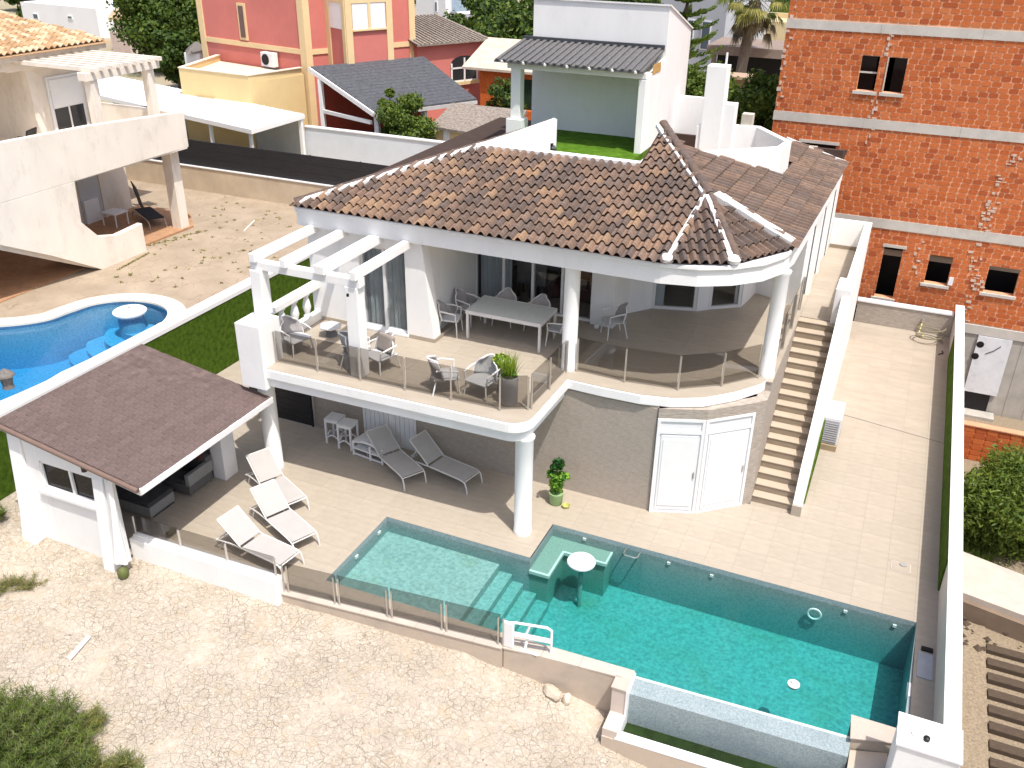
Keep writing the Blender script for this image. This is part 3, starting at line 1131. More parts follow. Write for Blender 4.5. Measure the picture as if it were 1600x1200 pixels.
def seg_window(a, b, z0, z1, name="bay_window"):
    a, b = Vector((a[0], a[1], 0)), Vector((b[0], b[1], 0))
    L = (b - a).length
    X = (b - a).normalized()
    Yv = Vector((-X.y, X.x, 0))
    M = Matrix((X, Yv, Vector((0, 0, 1)))).transposed().to_4x4()
    M.translation = a
    f = MB()
    f.box(0, .09, .02, .12, z0, z1)
    f.box(L - .09, L, .02, .12, z0, z1)
    f.box(.09, L - .09, .02, .12, z0, z0 + .08)
    f.box(.09, L - .09, .02, .12, z1 - .08, z1)
    o = part(name, f.xform(M), WHITE2, V, bevel=.004)
    part("pane", MB().box(.09, L - .09, .06, .068, z0 + .08, z1 - .08).xform(M), CLEAR, o)
    return o, M, L


o, M, L = seg_window((-5.62, 22.25), (-4.48, 22.58), 3.0, 5.0)
part("curtain", MB().box(.1, .32, .16, .18, 3.05, 4.95).xform(M), CURTW, o)
o, M, L = seg_window((-4.22, 22.83), (-3.46, 23.38), 3.0, 5.0)

# fascia, soffit
EAVE = [(-13.42, 17.72), (-4.35, 17.74), (-3.6, 17.90), (-2.95, 18.27), (-2.42, 18.80), (-2.10, 19.45), (-1.97, 20.2), (-1.80, 28.15)]
fa = MB()
fa.wall(EAVE, .30, 5.52, 5.88)
part("fascia", fa, WHITE, V)
fa = MB()
fa.wall([(x + (0.0 if i < 2 else .03), y - .05) for i, (x, y) in enumerate(EAVE)], .34, 5.882, 5.985)
part("gutter_cornice", fa, WHITE, V, bevel=.02)
part("soffit", MB().prism([(-13.3, 17.98), (-4.4, 18.0), (-3.7, 18.15), (-3.1, 18.5), (-2.65, 18.95), (-2.38, 19.5), (-2.26, 20.2), (-2.1, 28.0), (-2.1, 29.6), (-13.3, 29.6)], 5.56, 5.66), WHITE, V)

# ---- roof
TILEC = [(0.142, 0.098, 0.077), (0.190, 0.126, 0.093), (0.245, 0.158, 0.108), (0.112, 0.084, 0.072), (0.160, 0.115, 0.094), (0.285, 0.187, 0.120), (0.130, 0.097, 0.083), (0.212, 0.144, 0.110)]
TM = [mat("clay_tile_%s" % "abcdefgh"[i], c, rough=0.85, var=0.22, scale=9, bump=0.3, bscale=35, dirt=(0.07, 0.055, 0.045), dirt_amt=0.55, dirt_scale=6, stretch=(1, 1, 1)) for i, c in enumerate(TILEC)]
TILEB = mat("roof_underlay", (0.055, 0.035, 0.028), rough=0.95)


def s_tile(wd, ln, h, th=.022, tilt=.03):
    """one S-profile clay tile: x across, y up the slope, front lip at y=0"""
    mb = MB()
    prof = [(-.5, .10), (-.40, 0.0), (-.22, .02), (-.10, .40), (.06, .86), (.20, 1.0), (.34, .84), (.46, .42), (.53, .16)]
    n = len(prof)
    vs_ = []
    for y, e in ((0, tilt), (ln, 0.0)):
        for (x, z) in prof:
            vs_.append((x * wd * (1.0 if y == 0 else .96), y, z * h + e))
    for (x, z) in prof:
        vs_.append((x * wd, 0.0, z * h + tilt - th))
    fs = [(i, i + 1, n + i + 1, n + i) for i in range(n - 1)] + [(2 * n + i, 2 * n + i + 1, i + 1, i) for i in range(n - 1)]
    return mb.add(vs_, fs)


def roof_field(poly, zf, u, origin, wd, ln, jitter=.006, pick=None, margin=0.0):
    """tiles of one roof plane -> list of (key, Matrix)"""
    ux, uy = u
    # uphill direction in plan, perpendicular to the eave, to the left of u
    px, py = -uy, ux
    slope = zf(origin[0] + px, origin[1] + py) - zf(origin[0], origin[1])
    U = Vector((ux, uy, 0))
    Vv = Vector((px, py, slope)).normalized()
    Nn = U.cross(Vv)
    out = []
    hl = Vector((Vv.x, Vv.y)).length
    for j in range(-2, 60):
        for i in range(-80, 120):
            cx = origin[0] + ux * i * wd + px * (j + .45) * ln * hl
            cy_ = origin[1] + uy * i * wd + py * (j + .45) * ln * hl
            if not inpoly(cx, cy_, poly): continue
            x = origin[0] + ux * i * wd + px * j * ln * hl
            y = origin[1] + uy * i * wd + py * j * ln * hl
            a = random.uniform(-.02, .02)
            M = Matrix((U, Vv, Nn)).transposed().to_4x4()
            M.translation = Vector((x, y, zf(x, y) + .012)) + U * random.uniform(-jitter, jitter) + Vv * random.uniform(-jitter, jitter)
            M = M @ Matrix.Rotation(a, 4, 'Z')
            q = mn.noise(Vector((x * .9, y * .9, 2.2))) * .9 + random.random()
            k = pick(x, y) if pick else random.randrange(8)
            out.append((k, M))
    return out


zfront = lambda x, y: 6.0 + .31 * (y - 17.75)
zright = lambda x, y: 6.0 + .40 * (-2.05 - x)
zleft = lambda x, y: 6.0 + .31 * (x + 13.45)
N3 = (-4.05, 20.2, 6.78)
E1, E2, E3 = (-4.25, 17.72, 5.99), (-2.98, 18.24, 5.99), (-2.02, 19.75, 5.99)


def triplane(a, b, c):
    a, b, c = map(Vector, (a, b, c))
    n = (b - a).cross(c - a)
    return lambda x, y: a.z - (n.x * (x - a.x) + n.y * (y - a.y)) / n.z


zf1, zf2 = triplane(N3, E1, E2), triplane(N3, E2, E3)
PF = [(-13.5, 17.68), (-4.22, 17.70), (-4.05, 20.2), (-5.93, 22.80), (-5.93, 21.07), (-10.13, 21.07)]
PR = [(-2.0, 19.72), (-4.05, 20.2), (-5.93, 22.80), (-5.25, 22.0), (-3.07, 23.88), (-2.95, 24.72), (-3.4, 27.5), (-1.74, 28.1)]
rb = MB()
rb.prism(PF, lambda x, y: 5.98, lambda x, y: zfront(x, y) + .01)
rb.prism(PR, lambda x, y: 5.97, lambda x, y: zright(x, y) + .01)
rb.prism([E1[:2], E2[:2], N3[:2]], 5.96, lambda x, y: zf1(x, y) + .008)
rb.prism([E2[:2], E3[:2], N3[:2]], 5.955, lambda x, y: zf2(x, y) + .008)
rb.prism([(-13.5, 17.75), (-8.75, 22.5), (-9.05, 22.8), (-13.5, 18.2)], 5.95, lambda x, y: zleft(x, y) + .005)
rb.box(-13.45, -11.0, 18.3, 29.7, 5.67, 5.94)
rb.prism([(-1.9, 28.1), (-3.4, 27.55), (-8, 27.6), (-8, 29.9), (-1.9, 29.9)], 5.94, lambda x, y: 6.0 + .2 * max(0, 29.9 - y))
roof = part("roof", rb, TILEB, V)
TW, TL = .225, .355
tmesh = {k: (s_tile(TW, TL + .07, .105, .014, .06), [TM[k]]) for k in range(8)}


def pickf(x, y):
    q = mn.noise(Vector((x * 1.1, y * 1.1, 7.7)))
    r_ = random.random()
    if q > .22:
        return random.choice((2, 5, 1, 2, 7, 4))
    if q < -.25:
        return random.choice((0, 3, 6, 1, 4, 0))
    return random.choice((0, 1, 2, 4, 6, 7, 5, 1))


tl = roof_field(PF, zfront, (1, 0), (-13.4, 17.60), TW, TL, pick=pickf)
tmid = []
e12 = Vector((E2[0] - E1[0], E2[1] - E1[1])).normalized()
tmid += roof_field([E1[:2], (E1[0] + .02, E1[1] - .1), (E2[0], E2[1] - .1), E2[:2], N3[:2]], zf1, (e12.x, e12.y), (E1[0] + .14, E1[1] - .02), .21, TL, pick=lambda x, y: random.choice((0, 3, 6, 1, 4)))
e23 = Vector((E3[0] - E2[0], E3[1] - E2[1])).normalized()
tmid += roof_field([E2[:2], (E2[0] + .1, E2[1] - .05), (E3[0] + .08, E3[1]), E3[:2], N3[:2]], zf2, (e23.x, e23.y), (E2[0] + .1, E2[1] + .08), .21, TL, pick=lambda x, y: random.choice((0, 3, 6, 1, 0)))
tr = roof_field(PR, zright, (.022, .9998), (-1.93, 19.6), TW, .40, pick=lambda x, y: 10 + (random.choice((0, 1, 7, 4, 1, 1, 0, 4)) if mn.noise(Vector((x * .7, y * .7, 1))) > -.12 else random.choice((0, 6, 4, 0, 1))))
tmesh.update({k + 10: (s_tile(TW, .48, .13, .016, .095), [TM[k]]) for k in range(8)})
pieces(roof, "roof_tile", tl + tmid + tr, tmesh, "roof_tiling", TM, 300)
# mortar bands and ridge tiles on the hips
MORTAR = mat("white_mortar", (0.72, 0.71, 0.69), rough=0.9, var=0.05, bump=.3)


def hipline(a, b, wd, ht, off=(0, 0), name="mortar_band"):
    m_ = MB()
    a, b = Vector(a), Vector(b)
    k = max(2, int((b - a).length / .3))
    for i in range(k):
        p, q = a.lerp(b, i / k), a.lerp(b, (i + 1) / k)
        m_.bar(p + Vector((random.uniform(-.012, .012), random.uniform(-.012, .012), random.uniform(-.008, .008))), q, wd * random.uniform(.9, 1.12), ht)
    return part(name, m_, MORTAR, roof, bevel=.01)


def ridge_tiles(a, b, r=.10):
    a, b = Vector(a), Vector(b)
    n = max(2, int((b - a).length / .36))
    for i in range(n):
        p, q = a.lerp(b, i / n), a.lerp(b, (i + 1.12) / n)
        d = (q - p).normalized()
        x = d.cross(Vector((0, 0, 1))).normalized()
        z = x.cross(d)
        m_ = MB()
        for (c, rr) in ((p, r), (q, r * .86)):
            for k in range(7):
                t = pi * k / 6
                m_.v.append(tuple(c + x * cos(t) * rr + z * sin(t) * rr * .8))
        m_.f = [(k, k + 1, 8 + k, 7 + k) for k in range(6)] + [(6, 5, 4, 3, 2, 1, 0)]
        m_.mi = [0] * 7
        part("ridge_tile", m_, TM[random.choice((0, 3, 6))], roof)


A3 = (-5.95, 22.86, 7.68)
hipline((-6.03, 22.78, 7.66), (N3[0] - .10, N3[1] - .05, N3[2] + .05), .07, .10)
ridge_tiles((-5.90, 22.9, 7.72), (N3[0] + .03, N3[1] + .06, N3[2] + .07), .11)
hipline((N3[0] - .05, N3[1] - .12, N3[2] + .04), (E1[0] + .02, E1[1] + .08, E1[2] + .10), .09, .10)
hipline((N3[0] + .02, N3[1] - .12, N3[2] + .05), (E2[0] - .06, E2[1] + .06, E2[2] + .10), .12, .10)
ridge_tiles((N3[0] + .08, N3[1] - .05, N3[2] + .07), (E2[0] + .05, E2[1] + .14, E2[2] + .13), .09)
hipline((N3[0] + .16, N3[1] + .02, N3[2] + .06), (E3[0] - .02, E3[1] + .06, E3[2] + .13), .30, .14)
for e in (E1, E2):
    part("mortar_cap", MB().lathe([(.02, -.05), (.13, -.04), (.15, .04), (.09, .12), (.01, .14)], 12, (e[0], e[1] + .05, e[2] + .06)), MORTAR, roof, smooth=True)
hipline((-13.40, 17.80, 6.06), (-8.72, 22.48, 7.50), .26, .10)
ridge_tiles((-13.55, 17.86, 6.06), (-8.95, 22.46, 7.46), .09)
hipline((-1.76, 28.12, 6.02), (-3.45, 27.52, 6.66), .16, .10)

# roof terrace: parapets, turf, tower room
rt = MB()
rt.box(-10.15, -5.93, 21.07, 21.30, 5.7, 7.12)
rt.wall([(-10.15, 21.10), (-8.70, 22.55)], -.22, 5.7, [7.12, 7.64])
rt.wall([(-5.32, 22.05), (-3.06, 23.90), (-2.96, 24.74), (-4.03, 26.25), (-4.9, 26.15), (-4.95, 27.0)], .16, 5.9, 7.2)
rt.box(-7.1, -6.0, 29.0, 29.15, 6.0, 7.32)
rt.box(-6.1, -5.94, 21.3, 22.9, 5.9, 7.0)
parap = part("roof_parapet", rt, WHITE, V, bevel=.01)
part("roof_terrace_floor", MB().box(-7.1, -2.75, 21.3, 29.6, 5.7, 6.095), mat("terrace_stone", (0.42, 0.35, 0.28), rough=.8, var=.1, stretch=(1, 4, 1)), V)
part("roof_turf", MB().box(-11.0, -7.1, 21.3, 27.2, 5.7, 6.30), TURF2, V)
tw = MB()
tw.prism_x([(27.2, 6.0), (27.2, 10.03), (30.0, 9.16), (30.0, 6.0)], -11.25, -7.1)
tw.prism_x([(25.3, 6.0), (25.3, 8.30), (27.2, 8.62), (27.2, 6.0)], -7.30, -7.102)
tower = part("tower_room", tw, WHITE, V, bevel=.01)
part("tower_panel", MB().box(-8.0, -7.32, 27.16, 27.199, 6.12, 8.5), WHITE, tower)
part("tower_capping", MB().prism_x([(27.16, 10.035), (27.16, 10.08), (30.05, 9.20), (30.05, 9.155)], -11.29, -7.06), WHITE, tower)
part("lean_to_column", MB().box(-11.15, -10.85, 25.35, 25.65, 6.0, 8.32), WHITE, tower, bevel=.01)
part("lean_to_column_base", MB().box(-11.25, -10.75, 25.25, 25.75, 6.0, 6.9), WHITE, tower, bevel=.01)
part("lean_to_beam", MB().box(-11.25, -7.10, 25.30, 25.60, 8.321, 8.48), WHITE, tower, bevel=.01)
GREYT = mat("grey_roof_tile", (0.115, 0.115, 0.12), rough=.7, var=.2, scale=6, col2=(.17, .165, .165), stretch=(6, 1, 1), bump=.2)
lt = MB()
lt.prism_x([(25.05, 8.50), (25.05, 8.56), (27.16, 8.90), (27.16, 8.84)], -11.55, -7.14)
ltr = part("lean_to_roof", lt, GREYT, tower)
rows_ = []
for i in range(20):
    x = -11.5 + i * .22
    m_ = MB()
    m_.bar((x + .05, 25.02, 8.585), (x + .05, 27.15, 8.925), .10, .045)
    part("roof_pan_rib", m_, GREYT, ltr, bevel=.015)
part("lean_to_flashing", MB().box(-11.5, -7.14, 27.05, 27.158, 8.90, 9.0), mat("dark_flashing", (.06, .065, .075), rough=.5), tower)
for i in range(7):
    part("eave_mortar", MB().lathe([(.01, -.03), (.05, -.02), (.05, .03), (.01, .05)], 8, (-11.3 + i * .66, 25.06, 8.52)), MORTAR, tower, smooth=True)
part("rust_patch", MB().box(-7.099, -7.09, 25.9, 26.7, 8.36, 8.62), mat("ochre_stain", (.50, .30, .10), rough=.9, var=.3, scale=12), tower)
ch = MB()
ch.box(-5.60, -5.05, 25.9, 26.4, 6.0, 8.72)
ch.box(-5.05, -4.72, 25.95, 26.35, 6.0, 7.75)
ch.box(-5.72, -5.60, 25.95, 26.35, 6.0, 7.1)
chim = part("chimney", ch, WHITE, V, bevel=.01)
part("chimney_pipe", MB().tube([(-5.15, 26.15, 8.7), (-5.15, 26.15, 9.05)], .03, 8), WHITE2, chim)
part("chimney_vent", MB().box(-4.55, -4.25, 26.1, 26.4, 7.2, 7.5), mat("old_plaster_box", (.55, .5, .42), rough=.9, var=.2), chim)

# wall lantern on the roof terrace wall
ln = thing("wall_lantern", "small black wrought-iron wall lantern on the white roof terrace wall", "lantern", (-8.62, 22.30, 6.9))
b = MB()
b.box(-8.66, -8.60, 22.28, 22.34, 6.75, 7.05)
part("bracket", b, BLACK, ln)
b = MB()
b.lathe([(.03, -.12), (.07, .02), (.075, .03), (.02, .10)], 6, (-8.52, 22.2, 6.93))
part("lamp_glass", b, mat("lamp_smoke", (.10, .10, .09), rough=.2), ln)
# a second iron ornament
ln = thing("iron_ornament", "curly dark iron ornament fixed low on the white roof terrace wall", "ornament", (-9.1, 21.98, 6.9))
part("scroll", MB().tube([(-9.3 + .02 * a, 21.72 + .025 * a, 6.95 + .10 * sin(a * .9)) for a in range(14)], .018, 6), mat("grey_iron", (.16, .17, .16), rough=.6), ln)

# ------------------------------------------------------------------ outside stairs along the right side
S = thing("outdoor_staircase", "straight tiled outdoor staircase climbing along the right side of the white villa", "staircase", (-1.45, 21, 0))
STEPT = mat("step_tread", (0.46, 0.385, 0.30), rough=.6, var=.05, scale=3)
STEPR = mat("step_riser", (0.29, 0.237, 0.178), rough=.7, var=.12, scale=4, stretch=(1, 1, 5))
for i in range(17):
    y0 = 18.90 + i * .2665
    z1 = (i + 1) * 3.0 / 17
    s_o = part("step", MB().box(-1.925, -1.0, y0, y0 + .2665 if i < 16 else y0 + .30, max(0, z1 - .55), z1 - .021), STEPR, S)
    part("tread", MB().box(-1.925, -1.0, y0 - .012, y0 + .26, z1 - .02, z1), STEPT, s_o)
sw = MB()
sw.prism_x([(18.78, -.05), (18.78, .28), (19.2, .95), (23.5, 3.92), (29.75, 3.92), (29.75, 3.0), (29.75, -.05)], -.985, -.78)
part("side_wall", sw, WHITE, S, bevel=.012)
part("side_wall_foot", MB().box(-.99, -.77, 18.72, 18.778, 0, .27), FLOOR, S)
cor = MB()
cor.box(-1.925, -.985, 23.47, 29.75, 2.7, 2.985)
part("landing", cor, GROUT, S)
for i in range(11):
    for (a, b_) in ((-1.92, -1.33), (-1.325, -1.0)):
        part("landing_tile", MB().box(a, b_, 23.475 + i * .57, 23.475 + i * .57 + .566, 2.986, 3.001), FLOOR, S)
part("end_wall", MB().box(-1.925, -.985, 29.6, 29.75, 2.98, 3.92), WHITE, S, bevel=.01)
sk = MB()
sk.box(-1.9, -1.0, 29.585, 29.599, 3.002, 3.12)
sk.box(-1.0, -.987, 24.0, 29.58, 3.002, 3.15)
part("skirting", sk, STEPR, S)
part("wall_block", MB().box(-1.15, -.76, 23.3, 24.2, 3.0, 3.97), WHITE, S, bevel=.012)
# ------------------------------------------------------------------ pergola on the balcony
P_ = thing("pergola", "white pergola of four open beams over the left end of the balcony", "pergola", (-11.8, 16.6, 3))
for i, (x, wd_) in enumerate(((-13.02, .15), (-12.20, .15), (-11.25, .26), (-10.40, .15))):
    part("beam", MB().box(x - wd_ / 2, x + wd_ / 2, 15.42, 17.895, 5.36, 5.56), WHITE, P_, bevel=.012)
part("cross_beam", MB().box(-13.18, -10.30, 15.52, 15.74, 5.16, 5.355), WHITE, P_, bevel=.012)
part("post", MB().box(-13.15, -12.85, 15.44, 15.74, 4.06, 5.158), WHITE, P_, bevel=.015)
part("post", MB().box(-10.68, -10.36, 15.50, 15.80, 3.005, 5.158), WHITE, P_, bevel=.015)
for (x, y, z) in ((-10.5, 15.35, 5.05), (-11.25, 17.88, 5.62)):
    part("cable_eye", MB().lathe([(.03, -.03), (.03, .03)], 8, (x, y, z)), BLACK, P_)

# corner block and arched balustrade at the balcony's left end
B_ = thing("balustrade", "thick white balustrade with arched cut-outs closing the left end of the balcony", "balustrade", (-13.0, 16.5, 3))
part("corner_block", MB().box(-13.30, -12.62, 14.90, 15.64, 2.46, 4.055), WHITE, B_, bevel=.012)
b = MB()
b.box(-13.28, -13.08, 15.641, 17.898, 3.005, 3.22)
b.box(-13.30, -13.06, 15.641, 17.898, 3.86, 4.02)
part("rail", b, WHITE, B_, bevel=.012)
for y in (15.95, 16.45, 16.95, 17.45):
    part("baluster", MB().lathe([(.10, 0), (.10, .05), (.06, .10), (.11, .28), (.085, .42), (.05, .54), (.10, .60), (.10, .64)], 14, (-13.18, y, 3.22)), WHITE, B_, smooth=True)


# ------------------------------------------------------------------ glass rails
def glass_rail(name, label, cat, pts, z, h, post_at=None, post_r=.02, gap=.02, lift=.05, group=None, double=False, seglen=1.25, curve_posts=True):
    t = thing(name, label, cat, (pts[0][0], pts[0][1], z), 0, group)
    P = [Vector((x, y, 0)) for x, y in pts]
    for i in range(len(P) - 1):
        a, b_ = P[i], P[i + 1]
        L = (b_ - a).length
        n = max(1, round(L / seglen))
        d = (b_ - a).normalized()
        nn = Vector((-d.y, d.x, 0)) * .006
        for k in range(n):
            p, q = a + d * (L * k / n + gap), a + d * (L * (k + 1) / n - gap)
            part("glass_panel", MB().prism([(p - nn)[:2], (q - nn)[:2], (q + nn)[:2], (p + nn)[:2]], z + lift, z + h), TINT, t)
        js = range(0, n + 1) if i == len(P) - 2 else range(0, n)
        for k in js:
            c = a + d * (L * k / n)
            offs = ((-.05, .05) if double else (0,))
            for o_ in offs:
                cc = c + d * o_ - Vector((-d.y, d.x, 0)) * .03
                part("post", MB().tube([(cc.x, cc.y, z), (cc.x, cc.y, z + h * (.98 if not double else .92))], post_r, 8), STEEL, t, smooth=True)
    return t


glass_rail("glass_railing", "straight smoked-glass railing along the front of the balcony below the pergola", "railing",
           [(-12.6, 15.37), (-6.98, 15.50), (-6.45, 15.78)], 3.005, .80, seglen=1.15)
glass_rail("glass_railing", "short smoked-glass railing between the balcony's front corner and the round middle column", "railing",
           [(-6.42, 15.84), (-6.36, 17.78)], 3.005, .80, seglen=1.0)
glass_rail("glass_railing", "curved smoked-glass railing of four panes under the rounded porch roof", "railing",
           [(-6.12, 17.93), (-4.97, 17.88), (-3.79, 18.02), (-2.95, 18.62), (-2.28, 19.38)], 3.005, .84, seglen=2)
glass_rail("glass_railing", "smoked-glass railing between the right porch column and the top of the stairs", "railing",
           [(-2.04, 19.85), (-2.02, 23.9)], 3.005, .95, seglen=1.4)
glass_rail("glass_fence", "smoked-glass fence on steel posts along the front edge of the pool's shallow end", "fence",
           [(-9.95, 11.63), (-5.36, 12.07)], .022, .72, seglen=1.15, double=True, post_r=.018)
lwt = thing("low_wall", "low white garden wall topped with smoked glass between the summerhouse and the pool fence", "wall", (-12, 11.4, 0))
part("wall_body", MB().prism([(-13.75, 11.28), (-10.02, 11.38), (-10.02, 11.62), (-13.75, 11.52)], -.9, .37), WHITE, lwt, bevel=.012)
part("wall_ledge", MB().prism([(-13.75, 11.40), (-10.03, 11.50), (-10.03, 11.61), (-13.75, 11.51)], .371, .41), WHITE, lwt, bevel=.008)
glass_rail("glass_fence", "smoked-glass screen standing on the low white wall beside the summerhouse", "fence",
           [(-13.68, 11.46), (-10.1, 11.555)], .41, .48, seglen=1.2, post_r=.02)
# dark slatted gate in the left passage
gt = thing("slatted_gate", "tall black slatted gate closing the side passage behind the left column", "gate", (-14.3, 17.4, 0))
for i in range(14):
    part("slat", MB().box(-15.3, -13.32, 17.38, 17.41, .05 + i * .165, .05 + i * .165 + .155), BLACKP, gt)
for x in (-15.3, -13.36):
    part("gate_post", MB().box(x, x + .05, 17.411, 17.45, 0, 2.4), BLACKP, gt)
# ------------------------------------------------------------------ boundary walls
RW = thing("boundary_wall", "long white boundary wall along the right side of the terrace, hedge panel on its inner face", "wall", (2.36, 22, 0))
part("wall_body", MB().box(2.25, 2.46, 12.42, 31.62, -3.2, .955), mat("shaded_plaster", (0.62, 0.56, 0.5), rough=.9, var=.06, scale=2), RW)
part("wall_cap", MB().box(2.22, 2.49, 12.42, 31.66, .956, 1.0), WHITE2, RW, bevel=.006)
part("hedge_panel", MB().box(2.215, 2.249, 17.2, 29.2, .06, .90), TURF, RW)
pl = MB()
pl.box(1.58, 2.49, 11.74, 12.418, -3.0, .955)
part("end_pillar", pl, WHITE, RW, bevel=.012)
part("end_pillar_cap", MB().box(1.55, 2.51, 11.71, 12.419, .956, 1.0), WHITE2, RW, bevel=.006)
t = thing("pillar_lamp", "small white bulkhead lamp fixed on top of the right wall's end pillar", "lamp", (1.92, 12.0, 1.0))
part("lamp_base", MB().lathe([(.10, 0), (.10, .03), (.06, .05)], 14, (1.86, 12.02, 1.0)), WHITE2, t, smooth=True)
part("lamp_lens", MB().lathe([(.05, .0), (.05, .06), (.02, .08)], 12, (1.98, 11.97, 1.0)), BLACK, t, smooth=True)
bw = thing("back_wall", "low stone-clad wall with white coping closing the far end of the terrace", "wall", (.8, 31.3, 0))
part("wall_body", MB().box(-.78, 2.24, 31.26, 31.5, -.3, .74), CLAD, bw)
part("wall_cap", MB().box(-.80, 2.215, 31.23, 31.53, .741, .80), WHITE2, bw, bevel=.006)
LW = thing("retaining_wall", "white-topped retaining wall covered in dark artificial turf between the villa and the blue pool", "wall", (-17.9, 18, 0))
part("wall_body", MB().box(-18.05, -17.76, 8.5, 28.2, -.8, 2.02), WHITE, LW)
part("turf_cladding", MB().box(-17.757, -17.72, 9.6, 28.2, -.35, 2.0), TURF, LW)
part("wall_cap", MB().box(-18.1, -17.70, 8.5, 28.2, 2.021, 2.16), WHITE2, LW, bevel=.01)

# ------------------------------------------------------------------ left neighbour's pool deck
ctrl = [(-18.35, 12.0), (-18.08, 14.0), (-17.98, 16.0), (-18.05, 17.3), (-18.5, 18.15), (-19.3, 18.5), (-20.2, 18.35), (-20.85, 17.75), (-21.05, 17.0), (-21.2, 16.25), (-21.85, 15.55), (-22.9, 14.9), (-23.7, 13.8), (-23.6, 12.3), (-22.4, 11.0), (-20.6, 10.5), (-19.1, 10.9)]


def smooth_loop(c, k=5):
    out = []
    n = len(c)
    for i in range(n):
        p0, p1, p2, p3 = [np.array(c[(i + j - 1) % n]) for j in range(4)]
        for s_ in range(k):
            t = s_ / k
            out.append(tuple(.5 * ((2 * p1) + (-p0 + p2) * t + (2 * p0 - 5 * p1 + 4 * p2 - p3) * t * t + (-p0 + 3 * p1 - 3 * p2 + p3) * t ** 3)))
    return out


loop = smooth_loop(ctrl)


def offset_loop(l, d):
    out = []
    n = len(l)
    for i in range(n):
        a, b = np.array(l[i - 1]), np.array(l[(i + 1) % n])
        t = b - a
        t /= np.linalg.norm(t)
        out.append((l[i][0] + t[1] * d, l[i][1] - t[0] * d))
    return out


big = offset_loop(loop, .22)
dk = MB()
q = .18
for i in range(int((30.6 - 18.06) / q) + 1):
    for j in range(int((28.3 - 6) / q) + 1):
        x, y = -18.06 - i * q, 6 + j * q
        if inpoly(x - q / 2, y + q / 2, big): continue
        dk.add([(x - q, y, 2.1), (x, y, 2.1), (x, y + q, 2.1), (x - q, y + q, 2.1)], [(0, 1, 2, 3)])
bm = bmesh.new()
me = dk.mesh("neighbour_deck", DECK)
bm.from_mesh(me)
bmesh.ops.remove_doubles(bm, verts=bm.verts, dist=.001)
bm.to_mesh(me)
bm.free()
link("neighbour_deck", me, None, kind='structure')
# kidney pool
BLUEM = mat("blue_mosaic", (0.15, 0.38, 0.60), rough=.4, var=.2, scale=22, col2=(.26, .52, .72))
kp = thing("kidney_pool", "neighbour's blue kidney-shaped pool with a broad cream coping and curved steps", "pool", (-20, 15, 2.1))
pw = MB()
pw.wall(loop[::-1], .12, .5, 2.09, closed=True)
part("pool_wall", pw, BLUEM, kp)
part("pool_floor", MB().prism(offset_loop(loop, .05), .4, .75), BLUEM, kp)
cw = MB()
o1, o2 = offset_loop(loop, -.04), offset_loop(loop, .46)
n = len(loop)
CREAM = mat("cream_coping", (0.74, 0.68, 0.58), rough=.8, var=.06, scale=2)
for i in range(n):
    for (p, zz) in ((o1[i], 2.125), (o2[i], 2.125), (o2[i], 2.06), (o1[i], 2.06)):
        cw.v.append((min(p[0], -17.72), p[1], zz + (.05 if p[0] > -18.12 else 0)))
for i in range(n):
    a, b_ = 4 * i, 4 * ((i + 1) % n)
    for j in range(4):
        cw.f.append((a + j, a + (j + 1) % 4, b_ + (j + 1) % 4, b_ + j))
        cw.mi.append(0)
part("pool_coping", cw, CREAM, kp, smooth=True)
for r, z in ((.75, 1.45), (1.25, 1.25), (1.75, 1.06), (2.25, .90)):
    st_ = MB()
    pts_ = []
    for (x, y) in arc(-19.5, 18.25, r, 175, 375, 30):
        k_ = 1.0
        while k_ > .1 and not inpoly(-19.5 + (x + 19.5) * k_, 18.25 + (y - 18.25) * k_, loop): k_ -= .04
        pts_.append((-19.5 + (x + 19.5) * k_, 18.25 + (y - 18.25) * k_))
    st_.prism(pts_, .6, z)
    part("curved_step", st_, BLUEM, kp)
pt = thing("pool_platform", "round white platform at the top end of the neighbour's blue kidney pool", "platform", (-19.75, 17.95, 1.9))
part("platform_top", MB().lathe([(.38, -.06), (.46, -.04), (.47, .02), (.44, .045), (.01, .05)], 32, (-19.72, 17.88, 2.00)), WHITE2, pt, smooth=True)
part("platform_drum", MB().lathe([(.36, -1.2), (.36, -.08)], 24, (-19.72, 17.88, 2.03)), BLUEM, pt)
part("platform_fitting", MB().lathe([(.03, 0), (.02, .04)], 8, (-19.72, 17.88, 2.10)), STEEL, pt)
top("blue_pool_water", MB().prism(offset_loop(loop, .06), .5, 1.98), WATERB, kind='structure')
# lantern on the pool wall
ln = thing("lantern", "old grey lantern standing on the coping at the corner of the blue pool", "lantern", (-18.75, 13.0, 2.15))
LG = mat("weathered_grey", (.17, .155, .14), rough=.8, var=.25, scale=15)
part("lantern_body", MB().lathe([(.09, 0), (.14, .02), (.12, .10), (.15, .30), (.16, .34)], 10, (-18.62, 12.9, 2.13)), LG, ln)
part("lantern_roof", MB().lathe([(.21, .34), (.20, .38), (.10, .47), (.02, .52)], 10, (-18.62, 12.9, 2.13)), LG, ln)
